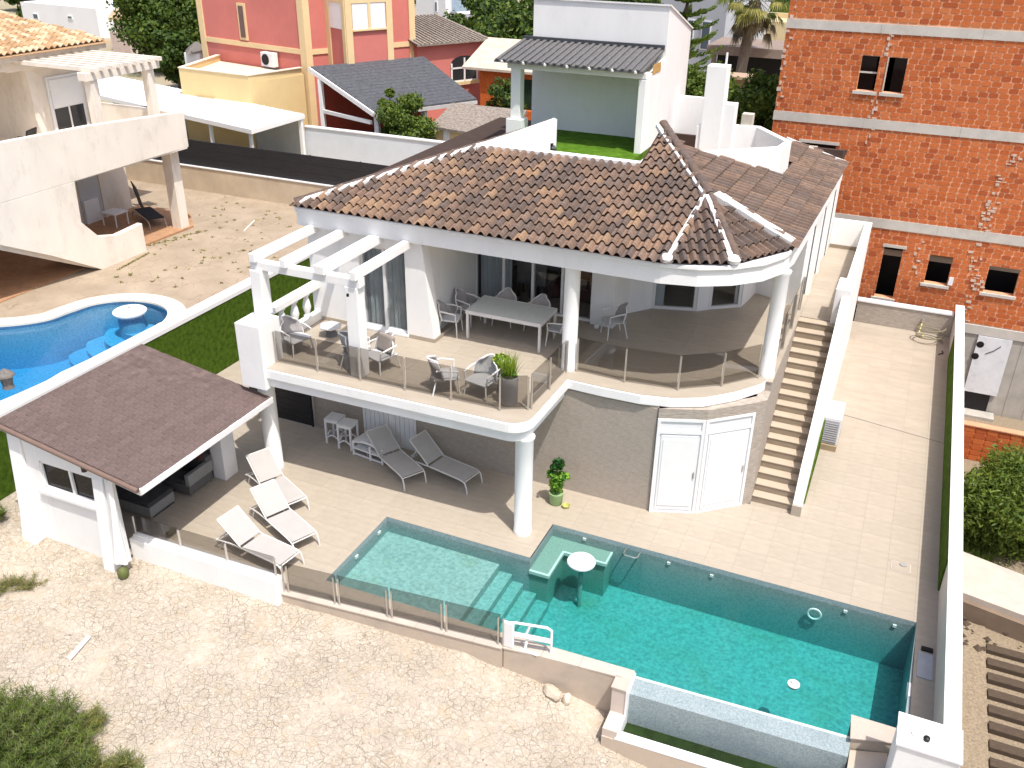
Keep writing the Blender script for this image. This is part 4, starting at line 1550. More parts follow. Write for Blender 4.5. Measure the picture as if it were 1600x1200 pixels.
# weeds in the paving joints
pts_ = []
for _ in range(90):
    pts_.append((random.uniform(-24, -18.5), random.uniform(19.2, 27.8), 2.1, random.uniform(.4, 1.0)))
for k in range(18):
    pts_.append((-23.0 + .03 * k + random.uniform(-.1, .1), 22.3 + .12 * k, 2.1, .8))
for k in range(14):
    pts_.append((-22.3 - .02 * k, 20.1 + .12 * k, 2.1, .7))
WEED = leafmat("weed_green", (.10, .12, .03), (.20, .20, .06), .15)
WEEDD = leafmat("weed_dry", (.30, .24, .10), (.42, .36, .16), .1)
top("deck_weeds", blades(pts_, 14, .16, .03, spread=1.0, up=.5, curve=.2), [WEED, WEEDD], "low weeds growing in the joints of the neighbour's crazy paving", "weeds", kind='stuff')
ck = thing("fallen_stick", "pale bent stick lying on the neighbour's crazy paving", "stick", (-21, 24, 2.1))
part("stick", MB().tube([(-21.6, 26.0, 2.13), (-21.2, 24.9, 2.12)], .03, 6), CREAM, ck)

# ------------------------------------------------------------------ neighbour's cream house
NH = thing("cream_house", "weathered cream house on the left with orange tiled roof, curved balcony and outside stair", "house", (-27, 22, 2.1))
nb = MB()
nb.box(-34, -27.2, 22.1, 25.0, 5.1, 8.15)
nb.box(-34, -29.8, 10, 22.1, 5.1, 8.15)
nb.box(-34, -26.62, 22.7, 25.2, 2.1, 5.0)
nb.box(-34, -28.4, 10, 22.7, 2.1, 5.0)
nb.box(-30, -26.75, 10, 22.3, 7.62, 8.12)
nb.box(-27.199, -26.75, 22.3, 25.1, 7.62, 8.12)
part("wall", nb, OLDWHITE, NH)
sl = MB()
sl.prism([(-22.78, 24.42), (-22.86, 20.5), (-22.86, 19.5), (-22.95, 16.2), (-23.2, 12), (-31, 12), (-31, 26.6), (-26.6, 26.6), (-26.6, 24.45)], 4.96, 5.18)
part("floor_slab", sl, OLDWHITE, NH)
bp_ = MB()
bp_.prism_x([(12, 5.0), (17.4, 5.0), (24.5, 5.0), (24.5, 6.17), (20.5, 6.46), (17.4, 6.58), (12, 6.7)], -22.98, -22.78)
bp_.prism_x([(15.0, 4.75), (16.66, 3.9), (18.2, 3.09), (20.03, 2.02), (20.03, 3.15), (19.5, 3.75), (19.56, 5.0), (15, 5.0)], -22.98, -22.781)
bp_.prism_x([(20.03, 2.02), (21.85, 2.08), (21.85, 3.05), (20.75, 2.98), (20.03, 3.15)], -22.98, -22.782)
bp_.box(-26.8, -22.99, 24.30, 24.5, 5.0, 6.17)
part("balcony_parapet", bp_, OLDWHITE, NH, bevel=.015)
ss = MB()
ss.prism_x([(15.0, 4.55), (16.66, 3.75), (18.2, 2.95), (20.0, 2.02), (20.0, 2.2), (15.0, 4.9)], -24.4, -22.985)
part("stair_soffit", ss, OLDWHITE, NH)
part("column", MB().box(-23.6, -23.2, 24.0, 24.4, 2.1, 4.97), OLDWHITE, NH, bevel=.012)
PATIO = mat("terracotta_patio", (.40, .23, .13), rough=.8, var=.15, scale=5)
part("patio_floor", MB().prism([(-23.1, 24.5), (-23.15, 22.2), (-26.6, 22.3), (-26.6, 25.6), (-24.2, 25.6)], 2.0, 2.17), PATIO, NH)
part("patio_floor", MB().box(-28.4, -23.3, 12, 22.2, 2.0, 2.135), PATIO, NH)
GD = mat("grey_shutter", (.52, .54, .57), rough=.6, var=.04)
part("garden_door", MB().box(-26.62, -26.59, 22.9, 23.8, 2.17, 4.3), GD, NH)
part("door_jamb", MB().box(-26.62, -26.56, 23.85, 24.0, 2.17, 4.6), OLDWHITE, NH)
part("shutter_box", MB().box(-26.58, -26.5, 22.95, 23.6, 2.17, 3.0), WHITE2, NH)
# upstairs shutter window
wn = part("window", MB().box(-27.199, -27.13, 22.95, 24.45, 5.2, 7.15), WHITE2, NH)
part("roller_shutter", MB().box(-27.129, -27.09, 23.05, 24.35, 6.12, 7.05), WHITE2, wn, bevel=.01)
part("pane", MB().box(-27.129, -27.12, 23.08, 23.66, 5.25, 6.10), mat("dark_pane", (.03, .035, .04), rough=.08, spec=.5), wn)
part("pane", MB().box(-27.129, -27.12, 23.74, 24.32, 5.25, 6.10), MATS["dark_pane"], wn)
part("pilaster", MB().box(-27.2, -26.9, 22.1, 22.45, 5.18, 7.65), OLDWHITE, NH)
part("pilaster", MB().box(-27.2, -26.95, 24.6, 24.98, 5.18, 7.65), OLDWHITE, NH)
pg = MB()
pgp = []
for (x, y) in ((-23.6, 21.6), (-23.6, 24.0)):
    part("pergola_post", MB().box(x - .14, x + .14, y - .14, y + .14, 5.18, 7.55), OLDWHITE, NH, bevel=.01)
part("pergola_beam", MB().box(-23.78, -23.42, 21.3, 24.4, 7.551, 7.80), OLDWHITE, NH, bevel=.01)
part("pergola_beam", MB().box(-27.1, -26.78, 21.3, 25.3, 7.55, 7.615), OLDWHITE, NH)
for i in range(9):
    y = 21.5 + i * .34
    part("pergola_slat", MB().box(-27.1, -23.2, y, y + .10, 7.81, 7.93), OLDWHITE, NH)
part("air_vent", MB().box(-27.19, -27.1, 25.4, 26.2, 6.9, 7.4), BLACK, NH)
nr_ = MB()
zr = lambda x, y: 8.15 + .21 * (-26.4 - x)
PN = [(-26.35, 10), (-26.15, 25.2), (-34.0, 23.0), (-36, 10)]
nr_.prism(PN, lambda x, y: 8.1, lambda x, y: zr(x, y))
OT = [mat("orange_tile_%s" % "abcd"[i], c, rough=.9, var=.2, scale=8) for i, c in enumerate([(.46, .30, .17), (.52, .37, .23), (.38, .24, .13), (.56, .43, .29)])]
nroof = part("roof", nr_, OT[2], NH)
items = roof_field(PN, zr, (.0, 1.0), (-26.30, 10.0), .24, .38, pick=lambda x, y: random.randrange(4))
omesh = {k: (s_tile(.24, .45, .08), [OT[k]]) for k in range(4)}
pieces(nroof, "roof_tile", items, omesh, "roof_tiling", OT, 0)
part("eave_band", MB().box(-26.6, -26.42, 10, 25.15, 7.9, 8.12), OLDWHITE, NH)


# ------------------------------------------------------------------ simple furniture next door
def box_chair(name, label, cat, loc, rz, W, D, H, seat, back, cm, fm):
    t = thing(name, label, cat, loc, rz)
    part("seat", MB().box(-W / 2, W / 2, -D / 2, D / 2, seat - .04, seat), cm, t, local=True, bevel=.01)
    part("backrest", MB().bar((0, D / 2 - .03, seat), (0, D / 2 + .12, back), W, .05, up=(0, 1, 0)), cm, t, local=True, bevel=.01)
    for sx in (-1, 1):
        for sy in (-1, 1):
            part("leg", MB().tube([(sx * (W / 2 - .04), sy * (D / 2 - .04), seat - .04), (sx * (W / 2 - .02), sy * (D / 2 - .02), 0)], .022, 8), fm, t, local=True)
        part("armrest", MB().tube([(sx * W / 2, -D / 2 + .05, seat), (sx * W / 2, -D / 2 + .05, seat + .2), (sx * W / 2, D / 2, seat + .22)], .022, 8), fm, t, local=True)
    return t


PINKB = mat("brick_red_render", (.40, .12, .07), rough=.9)
GREYM = mat("grey_plastic", (.16, .16, .17), rough=.6)
box_chair("garden_chair", "pale slatted garden chair in the shade under the neighbour's curved stair", "chair", (-25.2, 17.1, 2.135), .6, .5, .5, .9, .42, .88, OLDWHITE, OLDWHITE)
box_chair("garden_chair", "second pale garden chair farthest left under the neighbour's stair", "chair", (-25.6, 16.3, 2.135), 1.0, .5, .5, .9, .42, .88, OLDWHITE, OLDWHITE)
box_chair("balcony_chair", "dark armchair on the neighbour's cream balcony at the left edge", "chair", (-25.6, 20.3, 5.18), -1.2, .6, .6, .9, .42, .95, BLACK, BLACK)
box_chair("balcony_chair", "dark chair behind the pergola post on the neighbour's cream balcony", "chair", (-25.4, 25.0, 5.18), -1.8, .6, .6, .9, .42, .9, GREYM, BLACK)
t = thing("balcony_table", "low dark table with odds and ends on the neighbour's cream balcony", "table", (-25.8, 21.3, 5.18))
part("table_top", MB().box(-26.2, -25.4, 20.95, 21.7, 5.62, 5.67), mat("rusty_brown", (.20, .09, .05), rough=.8), t)
for (x, y) in ((-26.15, 21.0), (-25.45, 21.0), (-26.15, 21.65), (-25.45, 21.65)):
    part("leg", MB().tube([(x, y, 5.18), (x, y, 5.62)], .025, 6), BLACK, t)
t = thing("side_table", "small white plastic table on the neighbour's terracotta patio", "table", (-25.5, 23.4, 2.17))
part("table_top", MB().box(-25.95, -25.25, 23.05, 23.7, 2.62, 2.66), WHITE2, t, bevel=.01)
for (x, y) in ((-25.9, 23.1), (-25.3, 23.1), (-25.9, 23.65), (-25.3, 23.65)):
    part("leg", MB().tube([(x, y, 2.17), (x, y, 2.62)], .025, 6), WHITE2, t)

t = thing("black_lounger", "black sling lounger with raised back on the neighbour's terracotta patio", "sun lounger", (-25, 24.2, 2.17))
BSL = mat("black_sling", (.025, .024, .026), rough=.8)
TANF = mat("taupe_frame", (.42, .36, .31), rough=.5)
part("seat_sling", MB().bar((-25.35, 24.45, 2.52), (-24.05, 23.75, 2.50), .56, .03), BSL, t)
part("back_sling", MB().bar((-25.38, 24.47, 2.53), (-26.0, 24.85, 3.22), .56, .03, up=(0, 1, 1)), BSL, t)
for s in (-1, 1):
    ox, oy = s * .14, s * .25
    part("side_rail", MB().tube([(-25.7 + ox, 24.62 + oy, 2.17), (-25.45 + ox, 24.5 + oy, 2.45), (-24.2 + ox, 23.82 + oy, 2.47), (-23.98 + ox, 23.7 + oy, 2.38), (-23.94 + ox, 23.68 + oy, 2.17)], .022, 6), TANF, t)
t = thing("white_post_cap", "small white masonry gatepost with a pale cap between the pine and the pink house", "gatepost", (-36.5, 42.5, 1.9))
part("post_body", MB().box(-38.6, -37.5, 42.2, 43.2, 1.9, 4.9), WHITE, t)
part("post_cap", MB().lathe([(.9, 0), (.6, .25), (.1, .55)], 4, (-38.05, 42.7, 4.9)), LG, t)
part("red_base", MB().box(-37.3, -36.0, 41.4, 42.4, 1.9, 4.0), PINKB, t)

# ------------------------------------------------------------------ walls and fences behind
FW = thing("fence_wall", "low sandy concrete garden wall at the back of the neighbour's paved yard", "wall", (-23, 28.3, 2))
SANDW = mat("sandy_render", (.55, .45, .33), rough=.95, var=.12, scale=1.2, dirt=(.40, .31, .21), dirt_amt=.4, dirt_scale=.9)
part("wall_body", MB().box(-34, -15.5, 28.3, 28.48, 1.6, 3.05), SANDW, FW)
part("wall_cap", MB().box(-34, -15.5, 28.27, 28.50, 3.051, 3.09), WHITE2, FW)
SF = thing("slatted_fence", "black horizontal slat fence on top of the sandy garden wall", "fence", (-23, 28.4, 3.1))
for i in range(6):
    part("slat", MB().box(-30, -15.5, 28.37 + .004 * (i % 2), 28.40 + .004 * (i % 2), 3.10 + i * .168, 3.10 + i * .168 + .160), BLACKP, SF)
for i in range(7):
    part("fence_post", MB().box(-29.5 + i * 2.2, -29.44 + i * 2.2, 28.41, 28.47, 3.09, 4.1), BLACKP, SF)
top("yard_ground", MB().box(-60, -15, 28.5, 33.3, 1.5, 2.0), EARTH, kind='structure')
WB = thing("garden_wall", "white rendered garden wall behind the black slat fence and below the pink house", "wall", (-21, 35, 1.9))
PALEBLUE = mat("bluish_white_render", (.66, .69, .73), rough=.85, var=.05, scale=1.5)
part("wall_body", MB().box(-25.6, -13.5, 35.0, 35.2, 1.8, 3.42), PALEBLUE, WB)
part("wall_cap", MB().box(-25.6, -13.5, 34.96, 35.24, 3.421, 3.47), WHITE2, WB)
# canopy
CN = thing("carport", "flat white sheet-metal canopy on posts behind the black fence", "carport", (-30, 34, 2))
d_ = np.array((-.97, .243))
TR, FR_ = np.array((-25.35, 34.75)), np.array((-25.44, 31.1))
FLc, TLc = FR_ + d_ * 16, TR + d_ * 16
part("canopy_roof", MB().prism([tuple(TR), tuple(FR_), tuple(FLc), tuple(TLc)], 3.86, 4.06), WHITE2, CN, bevel=.01)
for i in range(26):
    a, b_ = TR + d_ * (i * .62 + .3), FR_ + d_ * (i * .62 + .3)
    part("roof_seam", MB().bar((a[0], a[1], 4.072), (b_[0], b_[1], 4.072), .03, .022), WHITE2, CN)
GW = mat("grey_blue_wall", (.50, .53, .57), rough=.85, var=.05)
part("back_panel", MB().prism([tuple(TR + d_ * .2), tuple(TR + d_ * 16), tuple(TR + d_ * 16 + (0, .1)), tuple(TR + d_ * .2 + (0, .1))], 1.9, 3.85), GW, CN)
for k in (0.25, 3.0, 6.0):
    p = FR_ + d_ * k
    part("post", MB().box(p[0] - .06, p[0] + .06, p[1] + .1, p[1] + .22, 1.9, 3.86), GW, CN)
part("post", MB().box(-25.55, -25.40, 34.5, 34.65, 1.9, 3.86), WHITE2, CN)
p = TR + d_ * 4
part("door_gap", MB().box(p[0] - .2, p[0] + .2, p[1] - .06, p[1] - .01, 1.9, 3.7), BLACK, CN)

# ------------------------------------------------------------------ pink house
PINK = mat("coral_pink_render", (.60, .195, .165), rough=.9, var=.06, scale=1.0, dirt=(.50, .15, .125), dirt_amt=.4, dirt_scale=.8)
YEL = mat("cream_yellow_trim", (.76, .58, .33), rough=.85, var=.04)
YELW = mat("yellow_render", (.70, .54, .28), rough=.9, var=.05, scale=1)
PH = thing("pink_house", "tall coral-pink house with yellow trim, bay window and white roller shutters", "house", (-28, 39, 1.9))
bP, wP = np.array((-28.0, 38.95)), np.array((.47, .883))
uP = np.array((-.978, .208))
aP, gP = bP + uP * 7.85, bP + wP * 6.2
backL, backR = aP + wP * 9, gP + uP * 7.5
part("wall", MB().prism([tuple(bP), tuple(gP), tuple(backR), tuple(aP)], 1.9, 11.0), PINK, PH)


def on_face(p0, d, out, t0, t1, z0, z1, depth, mt, name, parent=PH, inset=0.0):
    p0, d, out = np.array(p0), np.array(d), np.array(out)
    a, b_ = p0 + d * t0 + out * inset, p0 + d * t1 + out * inset
    return part(name, MB().prism([tuple(a), tuple(b_), tuple(b_ + out * depth), tuple(a + out * depth)], z0, z1), mt, parent)


nL = np.array((-.208, -.978))
nR = np.array((.883, -.47))
on_face(bP, uP, nL, -.02, 7.87, 5.88, 6.12, .05, YEL, "band_course")
on_face(bP, wP, nR, 0, 6.2, 5.88, 6.12, .05, YEL, "band_course")
for t_ in (-.06, 7.55):
    on_face(bP, uP, nL, t_, t_ + .4, 1.9, 11, .07, YEL, "corner_trim")
on_face(bP, wP, nR, -.05, .3, 1.9, 11, .07, YEL, "corner_trim")
on_face(bP, wP, nR, 5.9, 6.25, 1.9, 11, .07, YEL, "corner_trim")
f0 = on_face(bP, uP, nL, 4.15, 4.75, 6.2, 7.95, .06, YEL, "window_surround")
on_face(bP, uP, nL, 4.28, 4.62, 6.33, 7.82, .03, mat("brown_blind", (.16, .10, .09), rough=.6), "window_pane", f0, inset=.061)
cB = bP + wP * 1.2
fB = cB + nR * 1.9
eB = fB + wP * 2.56
bay = part("bay", MB().prism([tuple(cB), tuple(fB), tuple(eB), tuple(cB + wP * 3.3)], 1.9, 11), PINK, PH)
on_face(fB, wP, nR, 0, .34, 1.9, 11, .06, YEL, "bay_trim", bay)
on_face(fB, wP, nR, 2.22, 2.56, 1.9, 11, .06, YEL, "bay_trim", bay)
on_face(fB, wP, nR, .34, 2.22, 8.28, 11, .05, YEL, "bay_trim", bay)
on_face(fB, wP, nR, .34, 2.22, 7.05, 7.13, .10, YEL, "bay_sill", bay)
on_face(fB, wP, nR, 1.22, 1.36, 7.13, 8.28, .05, YEL, "bay_mullion", bay)
on_face(fB, wP, nR, .38, 1.21, 7.13, 8.27, .03, WHITE2, "roller_shutter", bay)
on_face(fB, wP, nR, 1.37, 2.18, 7.13, 8.27, .03, WHITE2, "roller_shutter", bay)
sd = -nR
so = -wP
on_face(fB, sd, so, 0, .28, 1.9, 11, .05, YEL, "bay_trim", bay)
on_face(fB, sd, so, 1.5, 1.9, 1.9, 11, .05, YEL, "bay_trim", bay)
on_face(fB, sd, so, .28, 1.5, 8.28, 11, .04, YEL, "bay_trim", bay)
on_face(fB, sd, so, .32, 1.46, 7.13, 8.27, .03, WHITE2, "roller_shutter", bay)
# lower right wing with grey tiled roof and arched window
g1 = bP + wP * 6.2 + nR * .25
g2 = bP + wP * 10.45 + nR * .25
wing = part("side_wing", MB().prism([tuple(g1), tuple(g2), tuple(g2 + uP * 6), tuple(g1 + uP * 6)], 1.9, 6.0), PINK, PH)
GT = mat("grey_brown_tile", (.20, .17, .145), rough=.9, var=.35, scale=10, col2=(.34, .29, .25), bump=.6, bscale=12)
wr_ = MB()
q1, q2 = g1 + nR * .35 - wP * .2, g2 + nR * .35 + wP * .35
q3, q4 = g2 + uP * 3 - nR * .2, g1 + uP * 3
wr_.v = [(*q1, 6.0), (*q2, 6.0), (*q3, 7.0), (*q4, 7.0), (*q1, 5.9), (*q2, 5.9), (*q3, 6.8), (*q4, 6.8)]
wr_.f = [(0, 1, 2, 3), (0, 4, 5, 1), (1, 5, 6, 2), (2, 6, 7, 3), (3, 7, 4, 0), (4, 7, 6, 5)]
wr_.mi = [0] * 6
wroof = part("wing_roof", wr_, GT, PH)
for i in range(18):
    a, b_ = q1 + (q2 - q1) * i / 18, q4 + (q3 - q4) * i / 18
    part("roof_tile_row", MB().bar((a[0], a[1], 6.03), (b_[0], b_[1], 7.03), .12, .06), GT, wroof, bevel=.02)
on_face(g1, wP, nR, 2.0, 3.95, 3.70, 3.88, .12, YEL, "window_sill")
aw = on_face(g1, wP, nR, 2.15, 3.85, 3.88, 4.85, .03, MATS["dark_pane"], "arched_window")
for (t0, t1, z0, z1) in ((2.10, 2.2, 3.88, 4.85), (3.8, 3.9, 3.88, 4.85), (2.95, 3.05, 3.88, 5.1), (2.1, 3.9, 4.55, 4.63), (2.1, 3.9, 3.88, 3.95)):
    on_face(g1, wP, nR, t0, t1, z0, z1, .03, WHITE2, "window_bar", aw, inset=.031)
ap = MB()
pts_ = [(3.0 + .85 * cos(a), 4.85 + .35 * sin(a)) for a in np.linspace(0, pi, 11)]
lo = [(*(g1 + wP * t + nR * .0), z) for t, z in pts_]
hi = [(*(g1 + wP * t + nR * .035), z) for t, z in pts_]
ap.v = lo + hi
ap.f = [tuple(range(11, 22))] + [(i, i + 1, 12 + i, 11 + i) for i in range(10)]
ap.mi = [0] * 11
part("fanlight", ap, MATS["dark_pane"], aw)
on_face(g1, wP, nR, .15, 1.15, 3.3, 4.7, .03, MATS["dark_pane"], "shaded_arch")
# air conditioner
AC = thing("air_conditioner", "white air-conditioning unit on the yellow annex's flat roof against the pink house", "air conditioner", (-30.1, 39.0, 5.3))
p = bP + uP * 2.35 + nL * .15


def acbox(t0, t1, n0, n1, z0, z1):
    a = bP + uP * t0 + nL * n0
    b_ = bP + uP * t1 + nL * n0
    return MB().prism([tuple(a), tuple(b_), tuple(b_ + nL * (n1 - n0)), tuple(a + nL * (n1 - n0))], z0, z1)


part("cabinet", acbox(1.95, 2.85, .12, .45, 5.15, 5.82), WHITE2, AC, bevel=.02)
c0 = bP + uP * 2.5 + nL * .455
fan = MB()
for (rr, dz) in ((.26, 0),):
    fan.v = [(*(c0 + uP * (rr * cos(a)) + nL * 0.0), 5.49 + rr * sin(a)) for a in np.linspace(0, 2 * pi, 20, endpoint=False)]
    fan.v += [(*(c0 + uP * (rr * cos(a)) + nL * .02), 5.49 + rr * sin(a)) for a in np.linspace(0, 2 * pi, 20, endpoint=False)]
    fan.f = [tuple(range(20, 40))] + [(i, (i + 1) % 20, 20 + (i + 1) % 20, 20 + i) for i in range(20)]
    fan.mi = [0] * 21
part("fan_grille", fan, BLACK, AC)
part("wall_bracket", acbox(2.0, 2.8, .02, .35, 5.05, 5.14), GREYM, AC)
# yellow annex with flat roof
YA = thing("yellow_annex", "low yellow flat-roofed annex in front of the pink house", "annex", (-30, 37, 1.9))
ya, yb, yc = (-33.3, 35.9), (-28.95, 35.6), (-28.15, 38.8)
part("wall", MB().prism([ya, yb, yc, (-34.5, 40.2)], 1.9, 5.0), YELW, YA)
pr = MB()
pr.wall([(-34.5, 40.1), ya, yb, (-28.2, 38.75)], .18, 5.0, 5.3)
part("roof_parapet", pr, YELW, YA)
part("flat_roof", MB().prism([(-33.1, 36.1), (-29.1, 35.8), (-28.4, 38.6), (-34.2, 39.9)], 5.001, 5.04), mat("pale_roof_screed", (.60, .52, .44), rough=.9, var=.12), YA)
part("parapet_cap", MB().wall([(-34.5, 40.05), (-33.33, 35.87), (-28.93, 35.56), (-28.12, 38.7)], .24, 5.301, 5.34), mat("pale_cap", (.72, .62, .5), rough=.8), YA)
part("wall_vent", MB().prism([(-32.4, 35.80), (-31.2, 35.72), (-31.2, 35.66), (-32.4, 35.74)], 3.9, 4.1), mat("old_vent", (.45, .36, .22), rough=.9, var=.3), YA)
# dark shingle veranda roof
VR = thing("veranda", "veranda of the pink house under a dark slate-grey shingle roof on white posts", "veranda", (-23, 38, 1.9))
r1, r2, e1, e2 = (-26.75, 37.45, 5.62), (-23.7, 42.9, 5.62), (-22.46, 35.98, 4.2), (-19.75, 40.87, 4.2)
SH = mat("slate_shingle", (.070, .074, .085), rough=.85, var=.2, scale=6, col2=(.10, .105, .12), bump=.4, bscale=14)
vr = MB()
lo = lambda p_: (p_[0], p_[1], p_[2] - .12)
vr.v = [e1, e2, r2, r1, lo(e1), lo(e2), lo(r2), lo(r1)]
vr.f = [(0, 1, 2, 3), (0, 4, 5, 1), (1, 5, 6, 2), (2, 6, 7, 3), (3, 7, 4, 0), (4, 7, 6, 5)]
vr.mi = [0] * 6
vroof = part("roof", vr, SH, VR)
E1v, E2v, R1v, R2v = map(Vector, (e1, e2, r1, r2))
for j in range(16):
    a, b_ = E1v.lerp(R1v, (j + .5) / 16), E2v.lerp(R2v, (j + .5) / 16)
    nrm = (E2v - E1v).cross(R1v - E1v).normalized()
    part("shingle_course", MB().bar(a + nrm * .012, b_ + nrm * .012, .28, .018, up=nrm), SH, vroof)
part("barge_board", MB().bar((r1[0] - .05, r1[1] - .05, r1[2] - .1), (e1[0] - .02, e1[1] - .06, e1[2] - .1), .08, .2), WHITE2, VR)
part("eave_board", MB().bar((e1[0], e1[1] - .05, e1[2] - .14), (e2[0], e2[1], e2[2] - .14), .1, .16), mat("grey_board", (.5, .48, .47), rough=.7), VR)
for t_ in (.05, .5, .95):
    p = E1v.lerp(E2v, t_) + (R1v - E1v).normalized() * .25
    part("post", MB().box(p.x - .11, p.x + .11, p.y - .11, p.y + .11, 1.9, 4.08), WHITE2, VR, bevel=.02)
p = E1v.lerp(R1v, .85)
part("post", MB().box(p.x - .1, p.x + .1, p.y - .1, p.y + .1, 1.9, 5.15), WHITE2, VR, bevel=.02)
a, b_ = E1v.lerp(R1v, .85), E1v.lerp(R1v, .06)
part("tie_beam", MB().bar((a.x, a.y, 3.7), (b_.x, b_.y, 3.7), .12, .16), WHITE2, VR)
REDV = mat("shaded_red_render", (.30, .055, .035), rough=.9, var=.1)  # red house wall with the veranda's shade put into its colour
part("veranda_wall", MB().prism([(-26.6, 37.9), (-26.45, 37.75), (-23.4, 42.4), (-23.6, 42.6)], 1.9, 4.9), REDV, VR)

# ------------------------------------------------------------------ orange brick outbuilding, tan slab roof, small shed
OB = thing("brick_outbuilding", "small orange brick outbuilding with a tan slab roof left of the white tower", "outbuilding", (-20, 45, 1.9))
OBR = mat("orange_outbuilding_brick", (.55, .13, .03), rough=.9, var=.2, scale=8)
part("wall", MB().prism([(-21.5, 44.9), (-17.5, 44.9), (-17.5, 47.5), (-21.5, 47.5)], 1.9, 5.0), OBR, OB)
part("wall", MB().box(-20.1, -17.0, 44.55, 44.898, 1.9, 3.1), OBR, OB)
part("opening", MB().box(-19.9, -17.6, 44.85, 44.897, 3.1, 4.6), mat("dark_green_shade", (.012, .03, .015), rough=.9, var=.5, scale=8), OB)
part("slab_roof", MB().prism([(-22.4, 44.6), (-17.0, 44.6), (-18.2, 48.2), (-22.6, 48.2)], lambda x, y: 4.9 + .27 * (y - 44.6), lambda x, y: 5.02 + .29 * (y - 44.6)), mat("tan_stone_roof", (.55, .46, .36), rough=.95, var=.15, scale=3, col2=(.62, .55, .46)), OB)
SHD = thing("garden_shed", "low shed with grey tiled roof behind the white garden wall", "shed", (-18, 38, 1.9))
part("wall", MB().box(-20.0, -16.4, 37.2, 39.4, 1.9, 3.5), YEL, SHD)
part("roof", MB().prism([(-20.2, 37.0), (-16.2, 36.6), (-16.6, 39.6), (-20.4, 39.6)], lambda x, y: 3.52 + .2 * (y - 37), lambda x, y: 3.62 + .22 * (y - 37)), GT, SHD)
part("door_post", MB().box(-19.6, -19.3, 37.1, 37.198, 1.9, 3.5), WHITE2, SHD)

# ------------------------------------------------------------------ unfinished brick building on the right
BB = thing("brick_building", "unfinished orange hollow-brick apartment block with grey concrete floor bands on the right", "building", (4, 33, -3))
BRICKC = [(.52, .140, .042), (.56, .158, .050), (.48, .120, .035), (.54, .148, .046), (.41, .098, .032), (.59, .185, .066)]
BRK = [mat("orange_brick_%s" % "abcdef"[i], c, rough=.9, var=.18, scale=14, bump=.2) for i, c in enumerate(BRICKC)]
MORT = mat("pinkish_mortar", (.66, .33, .19), rough=.95, var=.2, scale=3)
YB = 32.5
openings = [(-.32, .28, .55, 2.36), (1.14, 1.86, 1.30, 2.30), (2.98, 3.9, 1.28, 2.2), (-2.14, -1.60, 7.35, 8.42), (-1.33, -.78, 7.35, 8.42), (-3.6, -2.45, 5.05, 5.55)]
bandsz = [(9.10, 9.38), (6.20, 6.50), (2.98, 3.30)]
X0, X1, ZB, ZT = -4.6, 6.5, .12, 12.5


def rect_minus(X0, X1, Z0, Z1, holes):
    xs_ = sorted({X0, X1} | {h[k] for h in holes for k in (0, 1) if X0 < h[k] < X1})
    zs_ = sorted({Z0, Z1} | {h[k] for h in holes for k in (2, 3) if Z0 < h[k] < Z1})
    out = []
    for a, b_ in zip(xs_[:-1], xs_[1:]):
        for c, d in zip(zs_[:-1], zs_[1:]):
            mx_, mz = (a + b_) / 2, (c + d) / 2
            if not any(h[0] < mx_ < h[1] and h[2] < mz < h[3] for h in holes):
                out.append((a, b_, c, d))
    return out


wl = MB()
for (a, b_, c, d) in rect_minus(X0, X1, ZB, ZT, openings):
    wl.box(a, b_, YB, YB + .25, c, d)
wl.box(X0, X0 + .25, YB + .25, YB + 9, ZB, ZT)
bwall = part("brick_wall", wl, MORT, BB)
items = []
BWD, BHT = .290, .166
rowi = 0
z = ZB + .01
while z < ZT:
    off = (rowi % 2) * BWD / 2 + random.uniform(-.03, .03)
    x = X0 - BWD + off
    while x < X1:
        wdt = BWD * (1 if random.random() < .93 else random.choice((.6, 1.6)))
        a, b_ = max(x + .008, X0), min(x + wdt - .008, X1)
        c, d = z + .008, z + BHT - .008
        x += wdt
        if b_ - a < .06: continue
        rects_ = [(a, b_, c, d)]
        bad = any(not (b_ < h[0] or a > h[1] or d < h[2] or c > h[3]) for h in openings) or any(not (d < l or c > h) for l, h in bandsz)
        if bad:
            sub = rect_minus(a, b_, c, d, openings + [(-99, 99, l - .01, h + .01) for l, h in bandsz])
            sub = [s_ for s_ in sub if s_[1] - s_[0] > .04 and s_[3] - s_[2] > .03]
            rects_ = sub
        for (p0, p1, q0, q1_) in rects_:
            dz = random.uniform(0, .012)
            k = random.choice((0, 0, 0, 1, 1, 1, 3, 3, 3, 2, 2, 5, 4)) if random.random() < .9 else 4
            items.append((k, boxM(p0, p1, YB - .006 - random.uniform(0, .005), YB + .01, q0, q1_)))
    z += BHT
    rowi += 1


def brick_unit():
    mb = MB()
    s_ = .5
    c = .07
    vs_ = []
    for y, k in ((-.5, .03), (.5, 0)):
        e = s_ - k
        for (x, z_) in ((-e * .78, -e), (e * .78, -e), (e, -e * .5), (e, e * .5), (e * .78, e), (-e * .78, e), (-e, e * .5), (-e, -e * .5)):
            vs_.append((x, y, z_))
    return mb.add(vs_, [tuple(range(8))] + [(i, 8 + i, 8 + (i + 1) % 8, (i + 1) % 8) for i in range(8)])


